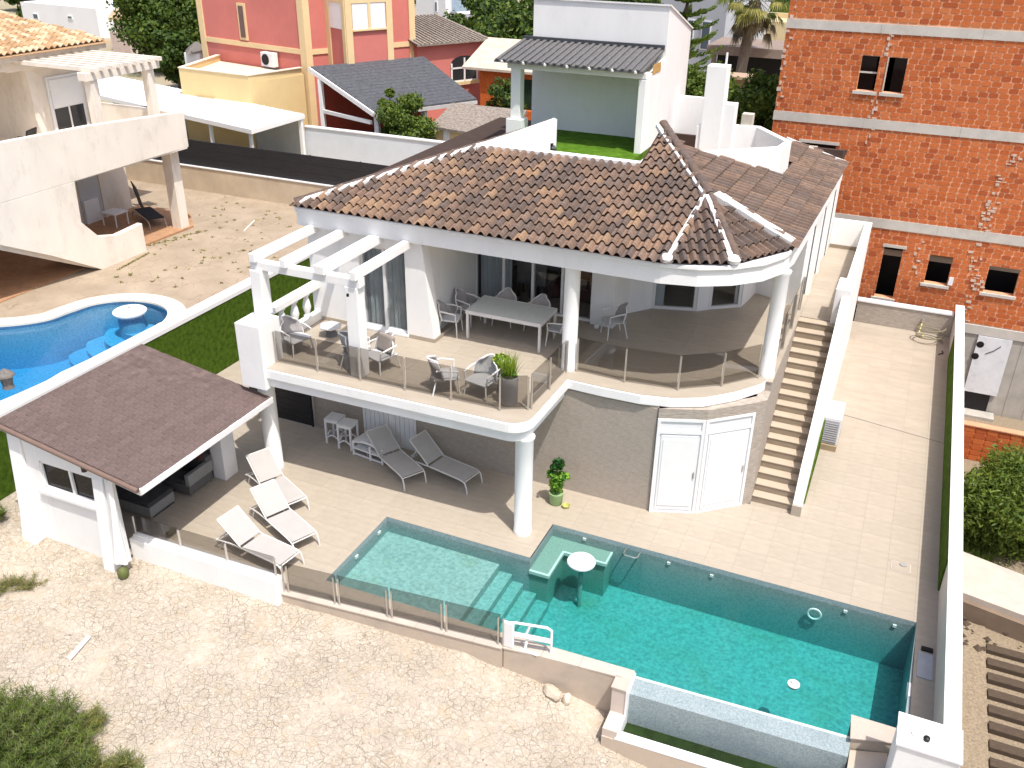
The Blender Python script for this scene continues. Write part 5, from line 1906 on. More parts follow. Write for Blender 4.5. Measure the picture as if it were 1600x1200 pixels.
pieces(bwall, "brick", items, {k: (brick_unit(), [BRK[k]]) for k in range(6)}, "brickwork", BRK, 300)
BANDC = mat("pale_concrete_band", (.56, .53, .48), rough=.9, var=.12, scale=3, dirt=(.36, .34, .30), dirt_amt=.5, dirt_scale=1.5)
for (l, h) in bandsz:
    for i in range(4):
        xa = X0 - .02 + i * 2.9
        part("concrete_band", MB().box(xa, min(xa + 2.894, X1), YB - .03 - .002 * (i % 2), YB - .0005, l, h), BANDC, BB)
for (a, b_, c, d) in openings:
    part("concrete_sill", MB().box(a - .10, b_ + .08, YB - .07, YB - .001, c - .10, c - .005), BANDC, BB)
    if a < .5 and d > 2.3 and d < 6: part("lintel", MB().box(a - .06, b_ + .10, YB - .035, YB - .001, d + .002, d + .10), BANDC, BB)
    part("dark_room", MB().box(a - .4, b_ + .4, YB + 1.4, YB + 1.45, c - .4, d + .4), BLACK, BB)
    if a == -1.33: part("jamb", MB().box(a - .035, a, YB - .03, YB - .0011, c, d), BANDC, BB)
part("window_bar", MB().box(-2.14, -1.60, YB + .10, YB + .14, 7.88, 7.93), BANDC, BB)
part("plaster_patch", MB().box(1.88, 2.02, YB - .05, YB - .0012, 1.35, 1.62), WHITE2, BB)
# ragged mortar smears down the joints
SME = MB()
zz = 5.9
x = 2.85
for k in range(60):
    x += random.uniform(-.07, .055)
    zz -= .095
    for _ in range(2 if random.random() < .6 else 0):
        cx = x + random.uniform(-.16, .16)
        hw, hh = random.uniform(.015, .08), random.uniform(.01, .045)
        SME.box(cx - hw, cx + hw, YB - .028 - random.uniform(0, .004), YB - .012, zz - hh, zz + hh)
for (sx, z0, z1) in ((-4.5, 6.6, 9.0), (-1.55, 6.5, 7.3), (-1.50, 6.5, 7.25), (-1.45, 8.5, 9.1), (-1.42, 8.5, 9.05), (.75, 1.4, 2.7), (-4.45, 9.4, 11), (-1.45, 5.7, 6.2)):
    zq = z1
    while zq > z0:
        cx = sx + random.uniform(-.10, .10)
        hw, hh = random.uniform(.02, .07), random.uniform(.02, .06)
        SME.box(cx - hw, cx + hw, YB - .028 - random.uniform(0, .004), YB - .012, zq - hh, zq + hh)
        zq -= random.uniform(.12, .3)
part("mortar_smear", SME, mat("white_mortar_smear", (.60, .47, .38), rough=.95, var=.2, scale=10), BB, kind='stuff')
# concrete basement
part("basement_wall", MB().box(2.3, 9, YB - .02, YB + .3, -3.2, .11), CONC, BB)
part("basement_band", MB().box(2.3, 9, YB - .06, YB - .0205, -.22, .10), BANDC, BB)
for i in range(5):
    part("shutter_joint", MB().box(2.7 + i * .62, 2.715 + i * .62, YB - .026, YB - .0202, -3.1, -.25), mat("joint_line", (.30, .28, .25), rough=.9), BB)
MARB = mat("white_membrane_sheet", (.72, .74, .77), rough=.5, var=.05, scale=4, dirt=(.25, .25, .28), dirt_amt=.35, dirt_scale=2.5)
part("white_sheet", MB().box(3.20, 4.25, YB - .09, YB - .061, -2.35, -.24), MARB, BB)
for (x, z) in ((3.32, -.55), (3.26, -1.0)):
    part("sheet_hole", MB().lathe([(.10, -.01), (.12, .0), (.05, .01)], 12).xform(Matrix.Translation((x, YB - .095, z)) @ Matrix.Rotation(pi / 2, 4, 'X')), BLACK, BB)
part("crack_line", MB().tube([(3.55, YB - .10, -.85), (3.75, YB - .10, -.72), (3.95, YB - .10, -.50)], .012, 5), BLACK, BB)
part("cellar_opening", MB().box(3.12, 4.05, YB - .085, YB - .061, -3.15, -2.36), BLACK, BB)
part("light_well", MB().box(2.6, 4.3, 31.9, YB - .09, -3.2, -3.0), CONC, BB)
lb = thing("low_brick_wall", "low orange brick wall at the foot of the concrete basement on the sunken plot", "wall", (4, 29.3, -3))
part("wall_body", MB().box(2.47, 12, 28.9, 29.1, -3.2, -1.9), BRK[2], lb)
part("wall_cap", MB().box(2.47, 12, 28.86, 29.14, -1.899, -1.86), mat("brick_cap", (.60, .30, .18), rough=.9), lb)
items = [(random.choice((2, 4, 0)), boxM(2.48 + i * .335, 2.48 + i * .335 + .32, 28.885, 28.902, -3.1 + j * .2, -3.1 + j * .2 + .185)) for i in range(10) for j in range(6)]
pieces(lb, "brick", items, {k: (brick_unit(), [BRK[k]]) for k in range(6)}, "brickwork", BRK, 60)
# ledge and stairs on the sunken plot
le = thing("concrete_ledge", "pale concrete ledge crossing the sunken plot below the right-hand shrub", "ledge", (4, 21.5, -3))
part("ledge_body", MB().prism([(2.47, 22.6), (3.2, 22.65), (9, 21.0), (9, 19.6), (3.2, 20.85), (2.47, 20.9)], -3.2, -2.45), mat("pale_ledge", (.47, .42, .37), rough=.9, var=.08), le)
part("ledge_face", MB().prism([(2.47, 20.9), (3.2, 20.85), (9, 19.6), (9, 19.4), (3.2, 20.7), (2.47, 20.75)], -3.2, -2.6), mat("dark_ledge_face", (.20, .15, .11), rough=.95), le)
stp = thing("garden_steps", "flight of dark sleeper steps with gravel treads at the lower right edge", "steps", (4.2, 15, -3))
WOODD = mat("dark_sleeper", (.075, .054, .038), rough=.95, var=.3, scale=8, stretch=(1, 6, 6))
for i in range(14):
    y = 19.6 - i * .52
    part("sleeper", MB().box(3.88, 6.6, y, y + .24, -3.15, -2.98 + .01 * (i % 3)), WOODD, stp, bevel=.015)
part("gravel_strip", MB().box(2.47, 3.87, 8, 20.5, -3.15, -3.03), GRAVEL, stp)
rb_ = MB()  # dark lumps added in place of the shade and curved hose below the ledge
for _ in range(60):
    x, y = random.uniform(2.6, 5.5), random.uniform(19.6, 20.7)
    s_ = random.uniform(.03, .12)
    rb_.add([(x + a * s_ * random.uniform(.6, 1.5), y + b * s_ * random.uniform(.6, 1.5), -3.02 + c * s_ * .6) for (a, b, c) in ((1, 0, 0), (-1, 0, 0), (0, 1, 0), (0, -1, 0), (0, 0, 1), (0, 0, -.6))],
            [(0, 2, 4), (2, 1, 4), (1, 3, 4), (3, 0, 4), (2, 0, 5), (1, 2, 5), (3, 1, 5), (0, 3, 5)])
top("shade_lumps", rb_, [WOODD], "dark lumps standing in for the shade and hose under the pale concrete ledge", "shade_lumps", kind='stuff')
# ------------------------------------------------------------------ summerhouse (gazebo)
GZ = thing("summerhouse", "white open-fronted summerhouse with brown shingled mono-pitch roof at the left of the terrace", "summerhouse", (-14.9, 13, 0))
zg = lambda x: 2.80 - .162 * (x + 16.4)
b = MB()
XL, XR, YF, YR = -16.35, -13.72, 11.0, 14.78
def gz_top(x): return zg(x) - .10
b.prism_y([(-16.3, -.5), (-15.62, -.5), (-15.62, gz_top(-15.62)), (-16.3, gz_top(-16.3))], 11.02, 11.22)
b.prism_y([(-15.62, -.5), (-13.95, -.5), (-13.95, 1.27), (-15.62, 1.27)], 11.03, 11.21)
b.prism_y([(-15.62, 1.98), (-13.95, 1.98), (-13.95, gz_top(-13.95)), (-15.62, gz_top(-15.62))], 11.03, 11.21)
b.prism_y([(-13.95, -.5), (-13.72, -.5), (-13.72, gz_top(-13.72)), (-13.95, gz_top(-13.95))], 11.02, 11.22)
b.box(-16.3, -16.1, 11.22, 14.78, -.3, 2.62)
b.prism_y([(-16.1, 0), (-14.1, 0), (-14.1, gz_top(-14.1)), (-16.1, gz_top(-16.1))], 14.62, 14.80)
part("wall", b, WHITE, GZ, bevel=.01)
part("pier", MB().box(-14.1, -13.72, 14.35, 14.81, 0, 2.28), WHITE, GZ, bevel=.015)
# flared buttresses
b = MB()
b.prism_x([(11.019, -.5), (10.62, -.5), (10.80, .6), (10.98, 2.45), (11.019, 2.6)], -16.34, -15.98)
part("buttress", b, WHITE, GZ, bevel=.02)
b = MB()
b.prism_x([(11.019, -.5), (10.72, -.5), (10.82, .6), (10.96, 2.0), (11.019, 2.2)], -14.06, -13.78)
part("buttress", b, WHITE, GZ, bevel=.02)
# roof
rf = MB()
rf.prism([(-16.42, 10.90), (-12.68, 10.90), (-12.68, 15.08), (-16.42, 15.08)], lambda x, y: zg(x) - .10, lambda x, y: zg(x))
SHB = mat("brown_shingle", (.128, .092, .084), rough=.95, var=.2, scale=5, col2=(.160, .116, .106), piece=.10, bump=.3, bscale=120)
gro = part("roof", rf, SHB, GZ)
sh_items = []
sl_ = sqrt(1 + .162 ** 2)
ang = math.atan(.162)
for j in range(28):
    x0 = -12.66 - j * .135
    if x0 < -16.42: break
    off = (j % 2) * .165 + random.uniform(-.03, .03)
    y = 10.90 - off
    while y < 15.08:
        a, c = max(y + .003, 10.9), min(y + .33 - .003, 15.08)
        y += .33
        if c - a < .04: continue
        xm = x0 - .066
        M = Matrix.Translation((xm, (a + c) / 2, zg(xm) + .006)) @ Matrix.Rotation(ang + .025, 4, 'Y') @ Matrix.Diagonal((.150, c - a, random.choice((.008, .010, .013)), 1))
        sh_items.append(('t', M))
pieces(gro, "shingle", sh_items, {'t': (unit_box(), [SHB])}, "shingling", [SHB], 300)
part("eave_fascia", MB().box(-12.679, -12.62, 10.88, 15.10, zg(-12.65) - .13, zg(-12.65) + .01), WHITE2, GZ, bevel=.006)
BRN = mat("brown_gutter", (.185, .125, .10), rough=.5, var=.1)
part("gutter", MB().tube([(-16.45, 10.86, zg(-16.45) - .05), (-12.70, 10.86, zg(-12.7) - .05)], .055, 10), BRN, GZ, smooth=True)
part("verge_trim", MB().prism_y([(-16.42, zg(-16.42) - .12), (-12.7, zg(-12.7) - .12), (-12.7, zg(-12.7) - .08), (-16.42, zg(-16.42) - .08)], 15.081, 15.12), mat("pale_verge", (.62, .56, .5), rough=.8), GZ)
part("verge_plaster", MB().prism_y([(-16.42, zg(-16.42) - .22), (-12.72, zg(-12.72) - .22), (-12.72, zg(-12.72) - .101), (-16.42, zg(-16.42) - .101)], 10.93, 11.018), WHITE, GZ)
part("downpipe_outlet", MB().lathe([(.06, -.10), (.06, .06)], 10, (-14.12, 10.90, zg(-14.1) - .12)), mat("dark_outlet", (.05, .03, .025), rough=.6), GZ)
wn = slide_window("window", -15.62, -13.95, 11.06, 1.27, 1.98, 2, GZ, .06, gm=DGLASS)
part("window_sill", MB().box(-15.75, -13.92, 10.94, 11.029, 1.18, 1.265), WHITE, GZ, bevel=.008)
# drape gathered beside the window
DRAPE = mat("white_drape", (.78, .78, .77), rough=.9, var=.03)
dm = MB()
for k in range(7):
    z = 2.1 - k * .33
    rr = (.10, .11, .10, .12, .16, .21, .26)[k]
    for j in range(20):
        a = 2 * pi * j / 20
        r_ = rr * (1 + .16 * cos(5 * a + k * .4))
        dm.v.append((-13.62 + r_ * cos(a) * .8, 11.0 + r_ * sin(a) * .55 - .02 * k, z))
for k in range(6):
    for j in range(20):
        dm.f.append((k * 20 + j, k * 20 + (j + 1) % 20, (k + 1) * 20 + (j + 1) % 20, (k + 1) * 20 + j)[::-1])
        dm.mi.append(0)
t = thing("drape", "white drape gathered against the summerhouse's front corner and flaring at its hem", "drape", (-13.62, 10.95, 0))
part("cloth", dm, DRAPE, t, smooth=True)
CACT = leafmat("cactus_green", (.07, .09, .03), (.14, .15, .05), .1)
t = thing("cactus", "small round green-brown cactus on the dry earth beside the drape", "cactus", (-13.55, 10.78, -.1))
part("cactus_body", MB().lathe([(.02, 0), (.10, .03), (.12, .12), (.10, .20), (.04, .25), (.01, .255)], 14, (-13.46, 10.72, -.16)), CACT, t, smooth=True)

# lounge furniture in the summerhouse
RAT = mat("dark_rattan", (.12, .115, .11), rough=.75, var=.3, scale=40, col2=(.20, .19, .185), bump=.6, bscale=60)
RATL = mat("grey_rattan", (.28, .28, .27), rough=.7, var=.2, scale=40, bump=.6, bscale=60)
CUSH = mat("charcoal_cushion", (.060, .060, .064), rough=.95, var=.2, scale=4)
CUSHB = mat("black_cushion", (.012, .012, .014), rough=.95, var=.2, scale=4)
t = thing("rattan_sofa", "dark rattan sofa with charcoal seat cushions and black pillows under the summerhouse roof", "sofa", (-15, 13.9, 0))
part("base", MB().box(-16.0, -14.02, 13.45, 14.25, .05, .30), RAT, t, bevel=.015)
part("seat_cushion", MB().box(-15.95, -14.12, 13.42, 14.0, .301, .43), CUSH, t, bevel=.04)
part("backrest", MB().box(-16.0, -14.02, 14.1, 14.30, .301, .72), RAT, t, bevel=.02)
part("armrest", MB().box(-14.11, -13.99, 13.43, 14.28, .301, .60), RATL, t, bevel=.02)
for x in (-15.8, -15.3, -14.8):
    part("back_cushion", MB().box(x - .2, x + .22, 13.92, 14.09, .44, .82), CUSHB, t, bevel=.05)
for (x, y) in ((-14.06, 13.5), (-14.06, 14.2)):
    part("leg", MB().box(x - .02, x + .05, y - .03, y + .03, 0, .05), STEEL, t)
pm = MB()
pm.box(-.22, .22, -.07, .07, -.2, .2)
t = thing("pillow", "black pillow propped at the sofa's right armrest in the summerhouse", "pillow", (-14.3, 13.9, .6))
part("pillow_body", MB().box(-.20, .20, -.08, .08, -.20, .20).xform(Matrix.Translation((-14.28, 13.84, .68)) @ Matrix.Rotation(.35, 4, 'X') @ Matrix.Rotation(.6, 4, 'Z')), CUSHB, t, bevel=.06)
t = thing("pillow", "dark red-brown pillow standing at the back corner of the summerhouse sofa", "pillow", (-14.25, 14.0, .8))
part("pillow_body", MB().box(-.2, .2, -.07, .07, -.18, .18).xform(Matrix.Translation((-14.22, 14.02, .90)) @ Matrix.Rotation(-.3, 4, 'X') @ Matrix.Rotation(.2, 4, 'Y')), mat("wine_cushion", (.075, .022, .02), rough=.95), t, bevel=.05)
t = thing("ottoman", "long dark rattan ottoman with a charcoal cushion at the front of the summerhouse", "ottoman", (-15, 12.75, 0))
part("base", MB().box(-15.9, -14.20, 12.36, 13.14, .06, .31), RATL, t, bevel=.015)
part("seat_cushion", MB().box(-15.9, -14.22, 12.36, 13.14, .311, .42), CUSH, t, bevel=.03)
part("sled_leg", MB().box(-14.24, -14.20, 12.38, 13.12, 0, .025), STEEL, t)
for y in (12.4, 13.1):
    part("leg", MB().box(-14.25, -14.2, y - .02, y + .02, .025, .06), STEEL, t)
t = thing("coffee_table", "dark low coffee table in front of the summerhouse sofa", "table", (-15, 13.3, 0))
part("table_top", MB().box(-15.4, -14.7, 13.17, 13.40, .33, .36), RAT, t)
part("table_base", MB().box(-15.3, -14.8, 13.2, 13.38, 0, .33), RAT, t)


# ------------------------------------------------------------------ sun loungers
MESHL = mat("pale_sling_fabric", (.43, .41, .395), rough=.85, var=.03, bump=.3, bscale=200)
MESHG = mat("grey_sling_fabric", (.46, .44, .42), rough=.85, var=.05, bump=.3, bscale=200)
FRW = mat("white_lounger_frame", (.66, .65, .63), rough=.4, var=.02)


def make_lounger(label, loc, rz, fab, ang=38, group="sun loungers on the terrace"):
    t = thing("sun_lounger", label, "sun lounger", loc, rz, group)
    W = .60
    for s in (-1, 1):
        y = s * W / 2
        pts = [(-.78, y, .20), (-.60, y, .27), (-.3, y, .315), (0, y, .33), (.9, y, .33), (1.08, y, .315), (1.15, y, .27), (1.19, y, .15), (1.21, y, .0)]
        part("side_rail", MB().tube(pts, .019, 8), FRW, t, local=True, smooth=True)
        part("rear_leg", MB().tube([(-.52, y, .285), (-.62, y, .12), (-.66, y, 0)], .018, 8), FRW, t, local=True, smooth=True)
    part("foot_bar", MB().tube([(1.12, -W / 2, .29), (1.12, W / 2, .29)], .016, 8), FRW, t, local=True)
    part("head_bar", MB().tube([(-.78, -W / 2, .20), (-.78, W / 2, .20)], .016, 8), FRW, t, local=True)
    part("seat_sling", MB().box(.03, 1.12, -W / 2 + .02, W / 2 - .02, .325, .343), fab, t, local=True, bevel=.006)
    M = Matrix.Translation((0, 0, .345)) @ Matrix.Rotation(radians(ang), 4, 'Y')
    part("back_sling", MB().box(-.76, -.02, -W / 2 + .025, W / 2 - .025, -.008, .010).xform(M), fab, t, local=True, bevel=.006)
    fb = MB()
    for s in (-1, 1):
        fb.tube([(-.77, s * (W / 2 - .005), 0), (0, s * (W / 2 - .005), 0)], .016, 8)
    fb.tube([(-.77, -W / 2 + .005, 0), (-.77, W / 2 - .005, 0)], .016, 8)
    part("back_frame", fb.xform(M), FRW, t, local=True, smooth=True)
    h = .345 + .5 * sin(radians(ang))
    part("prop_bar", MB().tube([(-.5 * cos(radians(ang)), -.2, h), (-.62, -.2, .27), (-.62, .2, .27), (-.5 * cos(radians(ang)), .2, h)], .012, 6), FRW, t, local=True)
    return t


make_lounger("pale sun lounger nearest the low white wall, its foot by the pool's corner", (-11.40, 12.36, 0), radians(-7.5), MESHL)
make_lounger("pale sun lounger in the middle of the three beside the pool", (-11.46, 13.40, 0), radians(-24), MESHL)
make_lounger("pale sun lounger standing against the round left column", (-12.43, 14.46, 0), radians(-26), MESHL)
make_lounger("grey sun lounger with white frame under the balcony, right of the white door", (-9.30, 16.85, 0), radians(-12), MESHG, 42)
make_lounger("grey sun lounger half hidden behind another under the balcony, legs toward the pool", (-10.50, 16.68, 0), radians(-30), MESHG, 30)

# ------------------------------------------------------------------ white pieces under the balcony
def bar_stool(label, loc):
    t = thing("bar_stool", label, "stool", loc, 0.05, "white bar stools by the door")
    for k in range(5):
        part("seat_slat", MB().box(-.20 + k * .082, -.125 + k * .082, -.20, .20, .70, .725), WHITE2, t, local=True, bevel=.004)
    b = MB()
    for (x0, x1, y0, y1) in ((-.2, .2, -.2, -.17), (-.2, .2, .17, .2), (-.2, -.17, -.17, .17), (.17, .2, -.17, .17)):
        b.box(x0, x1, y0, y1, .63, .699)
    part("apron", b, WHITE2, t, local=True)
    for sx in (-1, 1):
        for sy in (-1, 1):
            part("leg", MB().box(sx * .18 - .024, sx * .18 + .024, sy * .18 - .024, sy * .18 + .024, 0, .629), WHITE2, t, local=True, bevel=.005)
    for s in (-1, 1):
        pts = [(-.16 + .32 * k / 8, s * .18, .16 + .10 * sin(pi * k / 8)) for k in range(9)]
        part("arched_stretcher", MB().tube(pts, .02, 6), WHITE2, t, local=True)
        pts = [(s * .18, -.16 + .32 * k / 8, .16 + .10 * sin(pi * k / 8)) for k in range(9)]
        part("arched_stretcher", MB().tube(pts, .02, 6), WHITE2, t, local=True)
    return t


bar_stool("white slatted bar stool farther from the white door, next to the black gate", (-12.36, 17.08, 0))
bar_stool("white slatted bar stool touching the left edge of the white door", (-11.92, 16.98, 0))
t = thing("curved_bench", "low curved white bench with slatted shelves in front of the white door", "bench", (-11.1, 16.85, 0), -.12)
for k in range(7):
    a0, a1 = k / 7, (k + 1) / 7 - .015
    f = lambda u: (-.48 + .96 * u, .40 + .10 * sin(pi * u))
    (xa, za), (xb, zb) = f(a0), f(a1)
    part("top_slat", MB().bar((xa, 0, za), (xb, 0, zb), .46, .022), WHITE2, t, local=True, bevel=.004)
for s in (-1, 1):
    pts = [(-.46 + .92 * k / 10, s * .22, .37 + .10 * sin(pi * k / 10)) for k in range(11)]
    part("arched_rail", MB().tube(pts, .022, 6), WHITE2, t, local=True)
    for z in (.05, .22):
        part("shelf_rail", MB().bar((-.46, s * .22, z), (.46, s * .22, z), .03, .045), WHITE2, t, local=True)
    for x in (-.46, .08, .46):
        part("leg", MB().box(x - .025, x + .025, s * .22 - .02, s * .22 + .02, 0, .40), WHITE2, t, local=True, bevel=.004)
for z in (.22,):
    part("shelf", MB().box(-.44, .44, -.19, .19, z - .012, z + .01), WHITE2, t, local=True)

# ------------------------------------------------------------------ balcony furniture
WCH = mat("white_chair_frame", (.72, .71, .69), rough=.5)
GWE = mat("grey_woven_back", (.40, .375, .37), rough=.8, var=.15, scale=40, bump=.4, bscale=70)
SEATG = mat("pale_grey_seat", (.50, .51, .52), rough=.8, var=.05)
TAUPE = mat("taupe_cushion", (.26, .225, .20), rough=.95, var=.12, scale=4)


def arm_chair(label, loc, rz, low=False, back=GWE, seat=SEATG, group=None, name="balcony_chair", cat="chair", cushion=None):
    t = thing(name, label, cat, loc, rz, group)
    W, D, H = (.60, .58, .38) if low else (.50, .50, .44)
    BH = .44 if low else .42
    n = 10
    sm = MB()
    sm.prism([(-W / 2 + .04, -D / 2), (W / 2 - .04, -D / 2), (W / 2, -D / 2 + .1), (W / 2 - .02, D / 2), (-W / 2 + .02, D / 2), (-W / 2, -D / 2 + .1)], H - .04, H)
    part("seat", sm, seat, t, local=True, bevel=.015)
    # curved oval back shell
    bm_ = MB()
    rows_ = 6
    for r in range(rows_ + 1):
        u = r / rows_
        z = H - .02 + BH * u
        hw = (W / 2 + .01) * sqrt(max(.05, 1 - .78 * max(0, (u - .35) / .65) ** 2.4))
        y0 = D / 2 - .02 + .12 * u
        for k in range(n + 1):
            q = -1 + 2 * k / n
            x = hw * q
            y = y0 - (.20 if low else .09) * abs(q) ** 2.2
            bm_.v.append((x, y, z - .05 * abs(q) ** 3 * u))
    for r in range(rows_):
        for k in range(n):
            a = r * (n + 1) + k
            bm_.f.append((a, a + 1, a + n + 2, a + n + 1))
            bm_.mi.append(0)
    o = part("backrest", bm_, back, t, local=True, smooth=True)
    so_ = o.modifiers.new("thick", 'SOLIDIFY')
    so_.thickness = .03
    rim = [bm_.v[r * (n + 1)] for r in range(rows_ + 1)] + [bm_.v[rows_ * (n + 1) + k] for k in range(1, n + 1)] + [bm_.v[r * (n + 1) + n] for r in range(rows_ - 1, -1, -1)]
    part("back_rim", MB().tube(rim, .017, 6), WCH, t, local=True, smooth=True)
    for s in (-1, 1):
        part("armrest", MB().tube([(s * (W / 2 - .01), -D / 2 + .06, H), (s * (W / 2 + .01), -D / 2 + .05, H + .17), (s * (W / 2 + .02), 0, H + .21), (s * (W / 2), D / 2 - .05, H + .22)], .019, 8), WCH, t, local=True, smooth=True)
        for y0, y1 in ((-D / 2 + .05, -D / 2 + .02), (D / 2 - .05, D / 2 + .04)):
            part("leg", MB().tube([(s * (W / 2 - .04), y0, H - .04), (s * (W / 2), y1, 0)], [.02, .015], 8), WCH, t, local=True, smooth=True)
    if cushion:
        cb = MB().box(-.24, .24, -.07, .07, -.2, .2).xform(Matrix.Translation((0, D / 2 - .12, H + .22)) @ Matrix.Rotation(-.25, 4, 'X'))
        part("back_cushion", cb, cushion, t, local=True, bevel=.05)
    return t


gl = "woven lounge chairs on the balcony"
Z3 = 3.005
arm_chair("woven lounge chair with taupe cushion behind the pergola's front post", (-10.25, 16.12, Z3), -.35, True, cushion=TAUPE, group=gl)
arm_chair("dark woven lounge chair turned away, hidden behind the pergola's front post and glass", (-10.85, 16.05, Z3), 1.9, True, back=RATL, group=gl)
arm_chair("woven lounge chair with pale seat beside the tall grey planter", (-7.62, 16.0, Z3), -.2, True, back=RATL, group=gl)
arm_chair("woven lounge chair seen from behind, second from the tall grey planter at the glass", (-8.45, 15.85, Z3), 2.2, True, group=gl)
arm_chair("woven lounge chair in the left corner of the balcony by the arched balustrade", (-12.55, 16.05, Z3), 1.3, True, group=gl)
gd = "dining chairs around the white balcony table"
arm_chair("white-framed dining chair with woven grey back at the left head of the balcony table", (-9.70, 18.55, Z3), 1.75, group=gd)
arm_chair("dining chair tucked behind the table's left corner against the shaded wall", (-9.62, 19.35, Z3), 1.5, group=gd)
arm_chair("dining chair pushed in at the far side of the balcony table, left one", (-8.75, 19.66, Z3), 0.1, group=gd)
arm_chair("dining chair pushed in at the far side of the balcony table, right one", (-7.85, 19.66, Z3), -.1, group=gd)
arm_chair("dining chair at the right head of the balcony table, half behind the middle column", (-7.05, 19.1, Z3), -1.6, group=gd)
arm_chair("white chair standing alone behind the porch pier, right of the narrow dark window", (-6.0, 20.15, Z3), -.9, group=gd)
TABT = mat("grey_green_table_top", (.60, .62, .59), rough=.5, var=.05, stretch=(8, 1, 1))
t = thing("dining_table", "long white-legged dining table with grey-green top on the balcony", "table", (-8.25, 18.97, 3))
part("table_top", MB().box(-9.22, -7.28, 18.46, 19.50, 3.715, 3.745), TABT, t, bevel=.006)
b = MB()
b.box(-9.24, -7.26, 18.44, 18.459, 3.66, 3.75)
b.box(-9.24, -7.26, 19.501, 19.52, 3.66, 3.75)
b.box(-9.24, -9.221, 18.459, 19.501, 3.66, 3.75)
b.box(-7.279, -7.26, 18.459, 19.501, 3.66, 3.75)
part("table_rim", b, WCH, t)
for (x, y) in ((-9.20, 18.48), (-7.30, 18.48), (-9.20, 19.48), (-7.30, 19.48)):
    part("leg", MB().box(x - .03, x + .03, y - .03, y + .03, Z3, 3.71), WCH, t, bevel=.004)
t = thing("hexagonal_table", "small grey hexagonal side table under the pergola", "table", (-12.35, 17.2, 3))
part("table_top", MB().lathe([(.28, 0), (.30, .02), (.28, .045), (.02, .045)], 6, (-12.3, 17.15, 3.24)), SEATG, t, bevel=.004)
part("table_base", MB().lathe([(.16, 0), (.12, .12), (.18, .24)], 6, (-12.3, 17.15, Z3)), GREYM, t)
PLANT = mat("grey_planter", (.54, .54, .56), rough=.6, var=.06)
t = thing("planter", "tall grey cylindrical planter with a spiky grass plant in the balcony's front corner", "planter", (-6.95, 15.88, 3))
part("pot", MB().lathe([(.17, 0), (.19, .03), (.20, .62), (.205, .65), (.185, .65), (.175, .60), (.01, .60)], 24, (-6.93, 15.86, Z3)), PLANT, t, smooth=True)
GRA = leafmat("fresh_grass_green", (.24, .34, .03), (.42, .48, .07), .4)
GRB = leafmat("deep_grass_green", (.09, .19, .02), (.18, .30, .04), .3)
part("grass_leaves", blades([(-6.93 + .07 * cos(a), 15.86 + .07 * sin(a), Z3 + .6, 1) for a in np.linspace(0, 6, 9)], 24, .62, .022, spread=.55, up=1.0, seg=4, curve=.75), [GRA, GRB], t, kind='stuff')
DG = leafmat("dark_pot_leaf", (.03, .06, .02), (.06, .10, .03), .2)
part("base_leaves", leaves([(-6.93, 15.86, Z3 + .66, .17, .17, .08)], 120, .06), [DG, GRB, GRB], t, kind='stuff')
t = thing("flower_pot", "small pot of yellow-green leaves half hidden behind the woven chair by the planter", "plant pot", (-7.3, 16.3, 3))
part("pot", MB().lathe([(.09, 0), (.12, .22), (.10, .22), (.01, .2)], 16, (-7.3, 16.28, Z3 + .42)), TAUPE, t, smooth=True)
part("pot_stand", MB().lathe([(.12, 0), (.06, .2), (.12, .42)], 12, (-7.3, 16.28, Z3)), GREYM, t)
part("leaves", leaves([(-7.3, 16.28, Z3 + .76, .18, .18, .14)], 160, .06), [GRA, GRB, GRB], t, kind='stuff')
t = thing("wall_heater", "grey patio heater strip on the porch wall left of the bay window", "heater", (-5.9, 21.4, 4.9))
part("heater_body", MB().box(-6.04, -5.5, 21.45, 21.58, 4.55, 4.72), mat("heater_grey", (.30, .30, .28), rough=.5, var=.2), t, bevel=.01)
part("heater_arm", MB().box(-6.08, -6.03, 21.42, 21.62, 4.6, 4.66), STEEL, t)
t = thing("floor_lamp", "small white ball lamp on the porch floor at the foot of the pier", "lamp", (-6.45, 20.3, 3))
part("lamp_ball", MB().lathe([(.02, 0), (.05, .02), (.065, .07), (.05, .12), (.01, .14)], 14, (-6.5, 20.35, Z3)), WHITE2, t, smooth=True)
# dim furniture behind the glass
t = thing("living_room_sofa", "dark sofa dimly seen behind the balcony's sliding glass doors", "sofa", (-7.6, 22.2, 3))
part("base", MB().box(-8.4, -6.9, 21.8, 22.6, Z3, 3.42), mat("wine_fabric", (.10, .03, .025), rough=.9), t, bevel=.05)
part("backrest", MB().box(-8.4, -6.9, 22.601, 22.85, Z3, 3.85), CUSHB, t, bevel=.05)
part("cushion", MB().box(-7.8, -7.35, 22.3, 22.59, 3.43, 3.8), mat("ochre_fabric", (.45, .2, .06), rough=.9), t, bevel=.06)
part("cushion", MB().box(-7.3, -6.95, 22.3, 22.59, 3.43, 3.8), TAUPE, t, bevel=.06)
t = thing("framed_picture", "large abstract picture on the dim wall behind the sliding glass doors", "picture", (-7.6, 25.5, 4.3))
part("canvas", MB().box(-8.6, -7.0, 25.55, 25.59, 3.9, 5.0), mat("abstract_print", (.05, .045, .04), rough=.8, var=.3, scale=2.2, col2=(.5, .46, .42), detail=1), t)
part("frame", MB().box(-8.66, -6.94, 25.58, 25.599, 3.84, 5.06), BLACK, t)
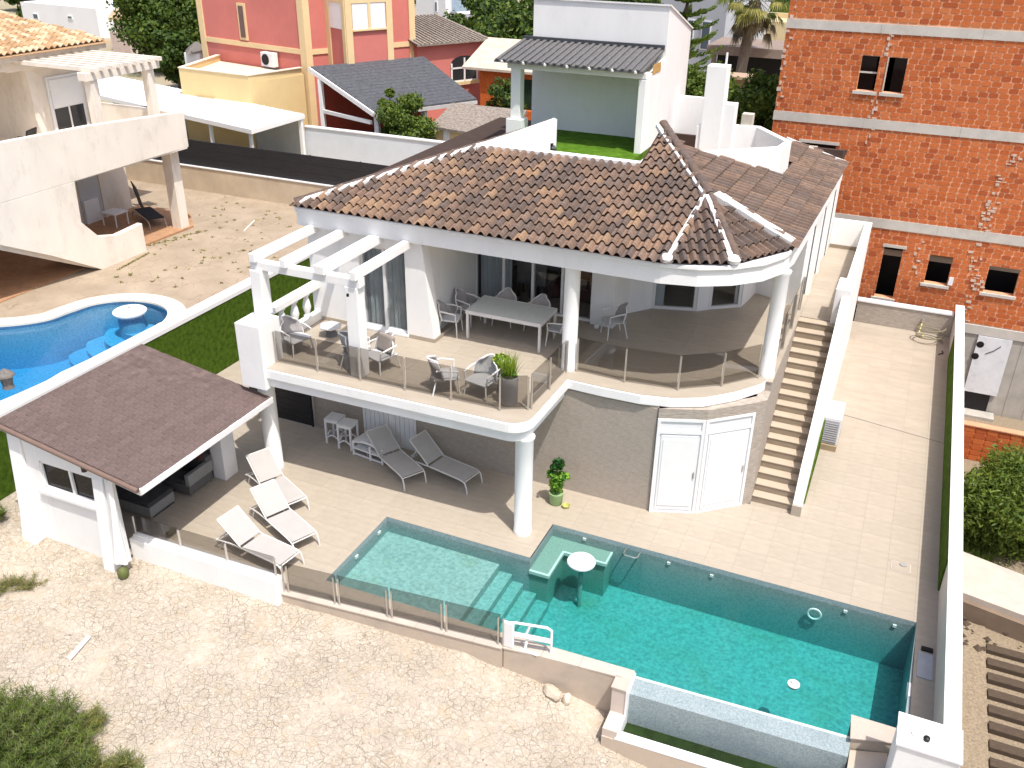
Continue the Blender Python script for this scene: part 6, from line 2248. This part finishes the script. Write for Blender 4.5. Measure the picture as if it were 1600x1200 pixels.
for i, (x, lab) in enumerate(((-9.0, "tall grey dining chair back seen dimly behind the left glass door"), (-8.55, "second tall grey chair back seen dimly behind the glass doors"))):
    t = thing("indoor_chair", lab, "chair", (x, 21.7, 3))
    part("seat", MB().box(x - .2, x + .2, 21.5, 21.9, 3.42, 3.48), GREYM, t)
    part("backrest", MB().box(x - .19, x + .19, 21.5, 21.54, 3.48, 4.05), mat("warm_grey_fabric", (.22, .2, .18), rough=.9), t, bevel=.01)
    for (dx, dy) in ((-.17, .03), (.17, .03), (-.17, .37), (.17, .37)):
        part("leg", MB().box(x + dx - .02, x + dx + .02, 21.5 + dy - .02, 21.5 + dy + .02, Z3, 3.42), BLACK, t)

# ------------------------------------------------------------------ bits on the terrace
POTG = mat("pale_green_pot", (.28, .42, .20), rough=.6, var=.08)
t = thing("potted_plant", "young potted plant in a pale green tub against the stone-clad wall", "plant", (-6.15, 16.95, 0))
part("pot", MB().lathe([(.13, 0), (.15, .03), (.17, .26), (.18, .28), (.18, .32), (.155, .32), (.15, .27), (.01, .27)], 20, (-6.12, 16.86, 0)), POTG, t, smooth=True)
part("stem", MB().tube([(-6.12, 16.86, .25), (-6.11, 16.85, .7), (-6.13, 16.86, 1.1)], .018, 6), mat("green_stem", (.10, .18, .04), rough=.8), t)
PG1 = leafmat("plant_green", (.03, .13, .02), (.07, .24, .03), .3)
PG2 = leafmat("plant_yellow_green", (.13, .28, .03), (.22, .38, .05), .3)
PG3 = leafmat("plant_dark_green", (.012, .05, .012), (.025, .09, .02), .2)
part("leaves", leaves([(-6.12, 16.86, .55, .14, .14, .22), (-6.22, 16.84, .80, .16, .14, .10), (-6.0, 16.9, .78, .18, .12, .10)], 420, .07), [PG1, PG2, PG2], t, kind='stuff')
part("top_leaves", leaves([(-6.10, 16.86, 1.10, .13, .13, .14), (-6.2, 16.85, 1.0, .08, .08, .06)], 260, .07), [PG3, PG1, PG3], t, kind='stuff')
t = thing("water_dish", "small yellow-green dish beside the green plant tub", "dish", (-5.85, 16.8, 0))
part("dish_body", MB().lathe([(.07, 0), (.10, .07), (.09, .07), (.06, .02), (.01, .02)], 16, (-5.84, 16.80, 0)), mat("olive_dish", (.45, .45, .14), rough=.5), t, smooth=True)
# white tubular frame at the pool edge
PVC = mat("white_pvc", (.80, .80, .80), rough=.35, var=.01)
t = thing("white_pool_frame", "white tubular frame with a flat end panel on the coping at the glass fence's end", "frame", (-4.9, 12.15, 0))
part("end_panel", MB().box(-5.33, -5.10, 12.04, 12.10, .006, .62), PVC, t, bevel=.02)
part("top_tube", MB().tube([(-5.2, 12.10, .58), (-5.1, 12.12, .60), (-4.5, 12.24, .60), (-4.42, 12.26, .54), (-4.42, 12.26, .01)], .026, 8), PVC, t, smooth=True)
part("middle_strut", MB().tube([(-4.82, 12.18, .60), (-4.90, 12.17, .33)], .026, 8), PVC, t)
part("lower_tube", MB().tube([(-5.12, 12.10, .33), (-4.42, 12.24, .30)], .05, 8), PVC, t, smooth=True)
part("foot_strut", MB().tube([(-4.86, 12.16, .30), (-4.90, 12.13, .01)], .03, 8), PVC, t)
part("foot_plate", MB().box(-4.98, -4.62, 12.06, 12.12, .007, .03), PVC, t)
# heat pump
t = thing("heat_pump", "pale grey heat-pump box on a tan plinth against the stair's outer wall", "heat pump", (-.57, 22.6, 0))
part("plinth", MB().box(-.775, -.36, 22.05, 23.2, 0, .16), mat("tan_plinth", (.34, .26, .17), rough=.9), t)
part("cabinet", MB().box(-.775, -.36, 22.12, 23.15, .161, .93), mat("pale_grey_metal", (.62, .64, .65), rough=.4, var=.02), t, bevel=.02)
part("front_grille", MB().box(-.74, -.40, 22.095, 22.119, .22, .86), mat("lilac_grey", (.36, .35, .38), rough=.6), t)
for k in range(9):
    part("grille_bar", MB().box(-.735, -.405, 22.085, 22.094, .26 + k * .065, .275 + k * .065), mat("grille_bar_grey", (.48, .48, .50), rough=.5), t)
t = thing("hedge_strip", "narrow dark artificial hedge panel on the lower outer wall of the stairs", "hedge panel", (-.75, 20.8, 0))
part("panel", MB().prism_x([(19.3, .02), (22.0, .02), (22.0, .9), (21.2, .9)], -.778, -.745), TURF, t)
# hose at the back
t = thing("garden_hose", "coiled yellow-grey garden hose hanging from a tap in the far corner of the terrace", "hose", (1.7, 31, 0))
hp = [(1.62 + .42 * cos(a), 30.55 + .34 * sin(a), .03 + .012 * k) for k, a in enumerate(np.linspace(0, 4 * pi, 44))]
part("hose_coil", MB().tube(hp, .022, 6), mat("hose_grey", (.20, .18, .12), rough=.6), t, smooth=True)
part("hose_drop", MB().tube([(1.35, 31.2, .45), (1.32, 31.1, .3), (1.30, 30.95, .10), (1.45, 30.8, .04)], .022, 6), mat("hose_yellow", (.62, .55, .18), rough=.6), t, smooth=True)
part("tap", MB().box(1.30, 1.40, 31.12, 31.25, .40, .50), STEEL, t)
part("hose_end", MB().tube([(1.95, 29.6, .02), (2.08, 29.75, .02), (2.05, 29.9, .02)], .02, 6), BLACK, t)
# access hatch and small fittings in the floor
t = thing("floor_hatch", "small square inspection hatch with a drain in the terrace near the right wall", "hatch", (1.5, 17.75, 0))
part("hatch_frame", MB().box(1.28, 1.68, 17.62, 17.92, .001, .012), mat("hatch_grey", (.50, .45, .40), rough=.7), t)
part("hatch_lid", MB().box(1.30, 1.66, 17.64, 17.90, .0121, .018), FLOOR, t)
part("drain", MB().lathe([(.075, 0), (.075, .02), (.05, .024)], 14, (1.52, 17.84, .018)), mat("drain_grey", (.32, .31, .3), rough=.5), t, smooth=True)
t = thing("pool_cover_box", "grey plastic box lid with a black brush beside the pool's right end", "box", (2.05, 15, 0))
part("lid", MB().box(1.93, 2.20, 14.5, 15.2, .001, .02), mat("lid_grey", (.40, .41, .44), rough=.4), t)
part("brush", MB().box(1.98, 2.19, 15.26, 15.36, .002, .05), BLACK, t, bevel=.01)
t = thing("expansion_joint", "thin dark drainage slot across the side terrace", "drain slot", (.8, 23.9, 0))
part("slot", MB().bar((-.73, 24.3, .0035), (2.22, 23.75, .0035), .035, .004), mat("slot_grey", (.22, .20, .18), rough=.6), t)
# pipe and stones on the earth
t = thing("white_pipe", "short length of white plastic pipe lying on the dry earth", "pipe", (-12.7, 8.8, -.3))
a, b_ = (-12.66, 8.52), (-12.78, 9.10)
part("pipe_body", MB().tube([(a[0], a[1], sand_z(*a) + .045), (b_[0], b_[1], sand_z(*b_) + .045)], .045, 10), PVC, t, smooth=True)


def rock(name, label, c, s, seed):
    r_ = random.Random(seed)
    bm = bmesh.new()
    bmesh.ops.create_icosphere(bm, subdivisions=2, radius=1)
    for v in bm.verts:
        k = 1 + .25 * mn.noise(v.co * 1.3 + Vector((seed, 0, 0)))
        v.co = Vector((v.co.x * s[0] * k, v.co.y * s[1] * k, v.co.z * s[2] * k))
        v.co.z = max(-s[2] * .6, min(s[2] * .7, v.co.z))
    me = bpy.data.meshes.new(name)
    bm.to_mesh(me)
    bm.free()
    me.materials.append(STONE)
    o = link(name, me)
    o.location = c
    o.rotation_euler = (0, 0, -.4)
    o['label'] = label
    o['category'] = "stone"
    return o


rock("stone", "largest pale stone block against the pool's outer wall", (-4.25, 11.93, sand_z(-4.25, 11.9) + .08), (.22, .12, .13), 1)
rock("stone", "small upright pale stone right of the larger block by the pool's outer wall", (-3.95, 11.95, sand_z(-3.95, 11.9) + .08), (.09, .09, .15), 2)

# ------------------------------------------------------------------ vegetation
G1 = leafmat("pine_green", (.045, .085, .014), (.095, .150, .026), .25)
G2 = leafmat("dark_leaf", (.020, .046, .010), (.042, .078, .016), .2)
G3 = leafmat("light_leaf", (.090, .140, .020), (.165, .220, .036), .3)
G4 = leafmat("dry_yellow_leaf", (.20, .18, .06), (.32, .28, .10), .25)
G5 = leafmat("olive_leaf", (.095, .12, .040), (.17, .19, .075), .25)
BARK = mat("bark", (.13, .095, .065), rough=.95, var=.3, scale=8, stretch=(3, 3, 1), bump=.6, bscale=15)


def tree(name, label, base, h, crown_r, crown_h, mats, n, size, trunk_r=.16, nblob=16, seed=0, cat="tree", low=.35, group=None, squash=1.0, droop=0.0, elong=1.6):
    r_ = random.Random(seed)
    x, y, z = base
    t = thing(name, label, cat, base, 0, group)
    zc = z + h - crown_h / 2
    blobs = []
    limbs = MB()
    limbs.tube([(x, y, z - .2), (x + .05, y, z + h * .35), (x - .05, y + .05, z + h * .7)], [trunk_r, trunk_r * .7, trunk_r * .35], 8)
    for k in range(nblob):
        a = r_.random() * 2 * pi
        u = r_.uniform(-1, 1)
        rad = crown_r * sqrt(max(0.05, 1 - u * u * .8)) * r_.uniform(.35, .85)
        bx, by, bz = x + rad * cos(a), y + rad * sin(a) * squash, zc + u * crown_h * .42
        br = crown_r * r_.uniform(.26, .48)
        blobs.append((bx, by, bz, br, br, br * r_.uniform(.6, .95)))
        if k % 2 == 0:
            limbs.tube([(x, y, z + h * r_.uniform(.25, .5)), ((x + bx) / 2, (y + by) / 2, (z + h * .4 + bz) / 2), (bx, by, bz)], [trunk_r * .45, trunk_r * .3, trunk_r * .1], 6)
    part("trunk", limbs, BARK, t, smooth=True)
    part("crown", leaves(blobs, n, size, nm=len(mats), droop=droop, elong=elong), mats, t, kind='stuff')
    return t


bgt = "trees among the houses behind"
tree("pine_tree", "large dense dark pine between the orange-roofed house and the pink house", (-49.0, 52.5, 1.9), 6.2, 3.7, 6.0, [G1, G2, G3, G1], 26000, .17, nblob=60, seed=3, group=bgt)
tree("pine_tree", "smaller dark pine just left of the pink house behind the yellow annex", (-43.2, 46.5, 1.9), 4.0, 1.7, 3.6, [G1, G2, G1], 7000, .16, nblob=24, seed=4, group=bgt)
tree("citrus_tree", "bushy green citrus tree in front of the slate-grey veranda roof", (-21.2, 36.6, 1.9), 3.1, 1.25, 2.7, [G3, G1, G3, G1], 12000, .085, nblob=34, seed=5, group=bgt)
tree("citrus_tree", "slim upright green sapling at the left side of the bushy citrus tree", (-22.3, 36.9, 1.9), 3.25, .55, 2.9, [G3, G1, G3], 5000, .085, nblob=20, seed=6, group=bgt)
for i, (x, y, h, r_, lab) in enumerate((
        (-30.5, 63, 5.2, 2.6, "dark broad tree at the top, right of the white stepped house"),
        (-27.0, 60, 4.2, 2.8, "dark green tree above the tan slab roof"),
        (-24.5, 57, 4.6, 2.6, "dark tree beside the white tower, left of its wall"),
        (-29, 75, 5.6, 3.4, "tree mass at the top edge left of the white tower"),
        (-23, 72, 5.4, 3.4, "tree at the very top edge next to the white tower"),
        (-19.2, 42.9, 3.0, 1.2, "dark shrub in the opening of the orange brick outbuilding"))):
    tree("broadleaf_tree", lab, (x, y, 1.9), h, r_, h * .85, [G1, G2, G2, G3], 7000 if i < 5 else 4000, .20 if i < 5 else .10, nblob=24, seed=20 + i, group=bgt)
for i, (x, y, h, r_, lab) in enumerate((
        (-78, 66, 3.4, 2.4, "dark bush above the orange tiled roof at the upper left"),
        (-88, 74, 4.4, 3.0, "tree at the top left corner"),
        (-76, 84, 4.2, 3.0, "tree at the top edge above the white warehouse"),
        (-66, 92, 4.2, 3.0, "far tree at the top edge left of the orange-roofed house"),
        (-54.5, 62, 4.0, 2.2, "green tree peeping beside the orange-roofed house"))):
    tree("distant_tree", lab, (x, y, 1.9), h, r_, h * .85, [G1, G3, G2], 1800, .36, nblob=12, seed=40 + i, group=bgt)

# hedge of shrubs behind the roof terrace on the right
for i, (x, y, h, r_, lab) in enumerate((
        (-8.9, 38.6, 4.9, 1.5, "leafy shrub right behind the white tower"),
        (-7.3, 37.6, 4.8, 1.6, "leafy shrub behind the white chimney"),
        (-5.9, 38.4, 5.0, 1.5, "leafy shrub between the chimney and the brick building"),
        (-5.6, 36.6, 4.6, 1.4, "leafy shrub against the corner of the brick building"),
        (-8.4, 40.6, 4.5, 1.5, "tall leafy shrub below the palm"),
        (-5.9, 41.0, 4.5, 1.5, "tall leafy shrub right of the palm trunk"))):
    tree("shrub", lab, (x, y, 1.9), h, r_, h * .95, [G1, G3, G3, G1], 9000, .105, nblob=40, seed=60 + i, cat="shrub", group="shrubs behind the roof terrace", trunk_r=.08)
# Norfolk pine
t = thing("norfolk_pine", "tiered Norfolk Island pine rising behind the white tower", "tree", (-11.2, 46, 1.9))
part("trunk", MB().tube([(-11.2, 46, 1.6), (-11.2, 46, 11)], [.16, .05], 8), BARK, t)
for k in range(11):
    z = 4.2 + k * .62
    L = 2.3 * (1 - k / 14)
    for j in range(5):
        a = j * 2 * pi / 5 + k * .5
        fr = MB()
        nn = 46
        for q in range(nn):
            u = (q + 1) / nn
            cx, cy_, cz = -11.2 + L * u * cos(a), 46 + L * u * sin(a), z + .55 * u * u * L * .5
            for s in (-1, 1):
                wdt = .26 * (1 - .35 * u)
                px, py = -sin(a) * s * wdt, cos(a) * s * wdt
                dz = random.uniform(.0, .16)
                fr.cur = random.randrange(2)
                fr.add([(cx, cy_, cz), (cx + px * .5 + .05 * cos(a), cy_ + py * .5 + .05 * sin(a), cz + dz + .04), (cx + px + .1 * cos(a), cy_ + py + .1 * sin(a), cz + dz), (cx + px * .5 - .04 * cos(a), cy_ + py * .5, cz + dz - .05)], [(0, 1, 2, 3)])
        part("branch", fr, [G1, G3], t)
# palm
t = thing("palm_tree", "tall fan palm with a shaggy skirt of fronds behind the roof terrace", "palm", (-10.2, 56, 1.9))
PB = mat("palm_trunk", (.17, .135, .11), rough=.95, var=.3, scale=6, stretch=(1, 1, 5), bump=.6, bscale=10)
part("trunk", MB().tube([(-10.25, 56, 1.6), (-10.1, 56, 4.6), (-9.8, 56, 7.9)], [.36, .30, .34], 12), PB, t, smooth=True)
PF1 = leafmat("palm_green", (.07, .10, .018), (.15, .18, .035), .25)
PF2 = leafmat("palm_yellow", (.20, .20, .05), (.34, .30, .09), .25)
PF3 = leafmat("palm_brown", (.11, .085, .05), (.19, .14, .08), .15)
for k in range(72):
    a = random.random() * 2 * pi
    el = random.uniform(-1.25, 1.1)
    L = random.uniform(1.1, 1.9)
    o_ = Vector((-9.75, 56, 7.9 + .4 * random.random()))
    d = Vector((cos(a) * cos(el), sin(a) * cos(el), sin(el)))
    tip = o_ + d * L
    fr = MB()
    fr.bar(o_, tip, .03, .02)
    side = d.cross(Vector((0, 0, 1))).normalized()
    upv = side.cross(d)
    for q in range(15):
        b_ = (q / 14 - .5) * 2.6
        dd = (d * cos(b_) + side * sin(b_)).normalized()
        e_ = tip + dd * random.uniform(.55, .8) + Vector((0, 0, -.28 - .2 * random.random()))
        mid = tip + dd * .4
        wv = dd.cross(upv).normalized() * .05
        fr.add([tip, mid + wv, e_, mid - wv], [(0, 1, 2, 3)])
    part("frond", fr, PF3 if el < -.75 else (PF1 if random.random() < .72 else PF2), t)

# shrub in the sunken plot on the right
tree("oleander_shrub", "big feathery green shrub on the sunken plot outside the right boundary wall", (4.75, 24.7, -3.1), 2.3, 1.75, 2.2, [G3, G3, G3, G1], 36000, .05, nblob=60, seed=90, cat="shrub", trunk_r=.05, elong=3.2)
YPL = thing("yellow_plant", "yellow-green upright plant at the top of the right-hand shrub", "plant", (5.0, 28.2, -3))
part("leaves", blades([(4.9 + random.uniform(-.5, .6), 28.1 + random.uniform(-.3, .3), -3.0, 1.0) for _ in range(14)], 16, 1.2, .05, spread=.35, seg=3), [G4, G3], YPL, kind='stuff')
top("plot_weeds", blades([(random.uniform(2.6, 4.2), random.uniform(22.7, 24.4), -3.1, random.uniform(.6, 1.3)) for _ in range(120)], 9, .45, .03, spread=.7, seg=2), [G3, G1], "weeds and grass around the foot of the right-hand shrub", "weeds", kind='stuff')

# feathery shrub at the lower left
def feathery(name, label, spots, n_each, L, wd, mats, cat="shrub", bark=True):
    x0, y0 = spots[0][0], spots[0][1]
    t = thing(name, label, cat, (x0, y0, sand_z(x0, y0)))
    stem = MB()
    pts_ = []
    for (x, y, h, r_, n) in spots:
        zb = sand_z(x, y)
        for _ in range(n):
            a = random.random() * 2 * pi
            rr = r_ * sqrt(random.random())
            tx, ty, tz = x + rr * cos(a), y + rr * sin(a), zb + h * random.uniform(.45, 1) * (1 - .35 * (rr / r_) ** 2)
            stem.tube([(x + .1 * cos(a), y + .1 * sin(a), zb - .05), (x + rr * .5 * cos(a), y + rr * .5 * sin(a), zb + (tz - zb) * .6), (tx, ty, tz)], [.010, .007, .003], 4)
            for q in range(7):
                u = .35 + .65 * q / 6
                px, py, pz = x + rr * u * cos(a), y + rr * u * sin(a), zb + (tz - zb) * (u ** .8)
                pts_.append((px, py, pz, random.uniform(.6, 1.2)))
    part("stems", stem, mat("dry_stem", (.22, .17, .10), rough=.95), t, kind='stuff')
    part("foliage", blades(pts_, n_each, L, wd, spread=1.5, up=.6, nm=len(mats), seg=1, curve=.15), mats, t, kind='stuff')
    return t


feathery("broom_shrub", "feathery olive-green shrub growing on the dry earth in the lower left corner",
         [(-11.5, 6.15, 1.3, 1.0, 230), (-12.2, 6.5, 1.15, .9, 170), (-10.9, 6.4, 1.0, .85, 170), (-11.6, 6.9, .85, .8, 120), (-10.7, 5.8, .9, .9, 140), (-12.6, 5.8, 1.2, .9, 120)], 15, .13, .013, [G5, G3, G5, G3, G1])
feathery("broom_sprig", "sparse feathery sprigs at the right flank of the lower-left shrub", [(-10.25, 6.75, .55, .55, 60), (-9.95, 7.0, .4, .40, 40), (-11.2, 7.4, .35, .5, 40)], 9, .15, .011, [G5, G3, G4])
feathery("weed_tuft", "green weed tuft at the very left edge beside the summerhouse wall", [(-17.1, 10.75, .4, .28, 30)], 8, .14, .013, [G3, G5, G1])
feathery("dry_weed_patch", "yellowish weed patch on the earth at the left edge below the summerhouse", [(-15.5, 9.5, .16, .35, 20), (-15.1, 9.7, .14, .4, 16), (-15.9, 9.2, .15, .4, 16)], 7, .11, .010, [G4, G5])
pts_ = []
for _ in range(260):
    x, y = random.uniform(-14, -1.5), random.uniform(4.5, 11.2)
    if y < ytop(x) - .15 and mn.noise(Vector((x * .6, y * .6, 9))) > .12:
        pts_.append((x, y, sand_z(x, y), random.uniform(.3, .9)))
top("dry_grass", blades(pts_, 7, .10, .006, spread=1.1, up=.5, seg=1, curve=.1), [G4, G5], "sparse dry grass stalks scattered over the earth plot", "grass", kind='stuff')

# ------------------------------------------------------------------ distant houses
FW1 = mat("far_white_wall", (.78, .78, .79), rough=.9, var=.04, scale=.5)
FG = mat("far_glass", (.10, .13, .17), rough=.2)


def far_house(name, label, poly, z1, wallm, roofm=None, roof_h=0, windows=(), cat="house"):
    cx, cy_ = sum(p[0] for p in poly) / len(poly), sum(p[1] for p in poly) / len(poly)
    t = thing(name, label, cat, (cx, cy_, 1.9))
    part("wall", MB().prism(poly, 1.8, z1), wallm, t)
    if roof_h > 0:
        q = [(cx + (x - cx) * 1.12, cy_ + (y - cy_) * 1.12) for x, y in poly]
        rm = MB()
        rm.v = [(x, y, z1) for x, y in q] + [(cx, cy_, z1 + roof_h)] + [(x, y, z1 - .18) for x, y in q]
        k = len(q)
        rm.f = [(i, (i + 1) % k, k) for i in range(k)] + [(k + 1 + i, k + 1 + (i + 1) % k, (i + 1) % k, i) for i in range(k)] + [tuple(range(2 * k, k, -1))]
        rm.mi = [0] * len(rm.f)
        part("roof", rm, roofm, t)
    else:
        part("roof_parapet", MB().wall(poly + [poly[0]], .3, z1 + .002, z1 + .35), wallm, t)
    for (i, t0, t1, za, zb, mt_) in windows:
        a, b_ = np.array(poly[i]), np.array(poly[(i + 1) % len(poly)])
        d = b_ - a
        L = np.linalg.norm(d)
        d = d / L
        n_ = np.array((d[1], -d[0]))
        p, q = a + d * t0, a + d * t1
        o = part("window", MB().prism([tuple(p), tuple(q), tuple(q + n_ * .06), tuple(p + n_ * .06)], za, zb), WHITE2, t)
        p, q = a + d * (t0 + .08) + n_ * .061, a + d * (t1 - .08) + n_ * .061
        part("pane", MB().prism([tuple(p), tuple(q), tuple(q + n_ * .02), tuple(p + n_ * .02)], za + .08, zb - .08), mt_, o)
    return t


far_house("white_warehouse", "long low white building with a flat roof behind the orange tiled house", [(-75.5, 63), (-65.6, 62), (-64.2, 70), (-74, 71.5)], 3.9, FW1, windows=((0, 6.2, 6.8, 3.2, 3.5, FG), (0, 1.5, 2.2, 2.9, 3.4, FG)))
far_house("orange_roof_house", "small beige house with an orange hip roof at the upper left", [(-61.8, 60.5), (-58.9, 57.2), (-55.2, 60.3), (-58, 64)], 4.35, mat("far_beige", (.60, .50, .43), rough=.9), OT[1], 1.25, windows=((0, .6, 1.4, 2.4, 3.4, FG), (0, 2.4, 3.0, 2.6, 3.4, FG)))
far_house("pale_low_wall_house", "pale pink low house front below the orange hip roof at the upper left", [(-57.6, 55.4), (-55.4, 55.0), (-55, 57.0), (-57.2, 57.2)], 3.2, mat("far_pink", (.62, .50, .44), rough=.9))
far_house("white_house", "white house with a blue-grey window at the top edge behind the pink house's wing", [(-39.5, 70.5), (-36.3, 69.5), (-34, 75), (-37.5, 76)], 6.4, FW1, windows=((0, 2.2, 2.5, 4.8, 5.6, FG), (1, .5, 2.6, 4.6, 6.0, mat("far_sky_blue", (.35, .45, .55), rough=.3))))
far_house("white_stepped_house", "low white house with stepped parapet beyond the pink house's wing", [(-33.9, 66), (-31.5, 65.6), (-30.5, 69), (-33, 69.4)], 4.9, FW1)
far_house("white_stepped_annex", "low white annex stepping down toward the dark trees", [(-31.5, 64.8), (-29.8, 64.4), (-29.2, 67), (-31, 67)], 3.7, FW1)
far_house("far_villa", "small pale villa half hidden among the dark trees at the top", [(-27.6, 66), (-25.6, 65.6), (-25, 68), (-27, 68.4)], 4.3, mat("far_cream", (.66, .58, .48), rough=.9), OT[0], .7)
GH = mat("grey_house_render", (.46, .48, .52), rough=.9, var=.05, scale=.6)
far_house("grey_house", "tall pale grey house with narrow windows left of the palm", [(-17.5, 64.5), (-12.75, 63.0), (-11.2, 70), (-16, 71)], 10.5, GH, windows=((0, 2.2, 2.75, 4.4, 6.0, FG), (0, 3.3, 4.0, 4.2, 6.0, FG), (0, 1.0, 1.5, 4.8, 6.0, FG)))
far_house("yellow_wall_house", "low sunlit yellow building behind the palm trunk", [(-15, 70), (-8.5, 69.5), (-8, 76), (-14.5, 76.5)], 5.2, mat("far_yellow", (.62, .50, .30), rough=.9, var=.1, scale=.5))
far_house("cream_villa", "cream villa with a dark window at the top edge beside the brick building", [(-11.5, 82), (-6, 81), (-5, 88), (-11, 88)], 7.4, mat("far_cream2", (.66, .60, .50), rough=.9), windows=((0, 1.8, 2.6, 5.4, 6.6, FG), (0, 3.4, 4.2, 5.4, 6.6, FG)))
t = thing("brown_carport", "brown flat-roofed open carport with dark interior right of the palm trunk", "carport", (-9.5, 58, 1.9))
CB = mat("carport_brown", (.26, .20, .17), rough=.8)
part("roof_slab", MB().box(-12.6, -7.4, 57.6, 62, 4.75, 5.25), CB, t)
part("dark_back", MB().box(-12.4, -7.6, 60, 60.1, 1.9, 4.74), BLACK, t)
for x in (-12.3, -7.8):
    part("post", MB().box(x, x + .25, 57.8, 58.05, 1.9, 4.749), CB, t)
t = thing("terracotta_chimney", "squat terracotta-brown chimney block behind the white roof chimney", "chimney", (-10.0, 46, 1.9))
part("stack", MB().box(-9.9, -8.3, 48.0, 49.2, 1.9, 4.95), mat("terracotta_block", (.30, .17, .12), rough=.9, var=.2, scale=5), t)
part("cap", MB().box(-10.0, -8.2, 47.9, 49.3, 4.951, 5.08), mat("terracotta_cap", (.42, .30, .22), rough=.9), t)
# clipped hedge by the yellow building
tree("clipped_hedge", "rounded clipped green hedge in front of the yellow building", (-13.0, 66.0, 1.9), 3.2, 1.6, 1.6, [G1, G3, G2], 2500, .22, nblob=12, seed=111, cat="hedge", trunk_r=.1)
# distant rows closing the view under the horizon
far_ = MB()
for i in range(70):
    a = radians(65 + i * 1.55)
    d_ = random.uniform(115, 210)
    x, y = d_ * cos(a + .3) * 1.0 - 20, d_ * sin(a + .3)
    s_ = random.uniform(3, 7)
    far_.box(x - s_, x + s_, y - s_, y + s_, 1.8, random.uniform(4, 7))
top("distant_town", far_, FW1, "far-off white town buildings reading as one band under the horizon", "town", kind='stuff')
blobs = [(random.uniform(-120, 40), random.uniform(95, 170), 3.5, 5, 5, 2.6) for _ in range(90)]
top("distant_trees", leaves(blobs, 14000, .9), [G1, G2, G3], "far-off belt of dark trees between the distant houses", "trees", kind='stuff')
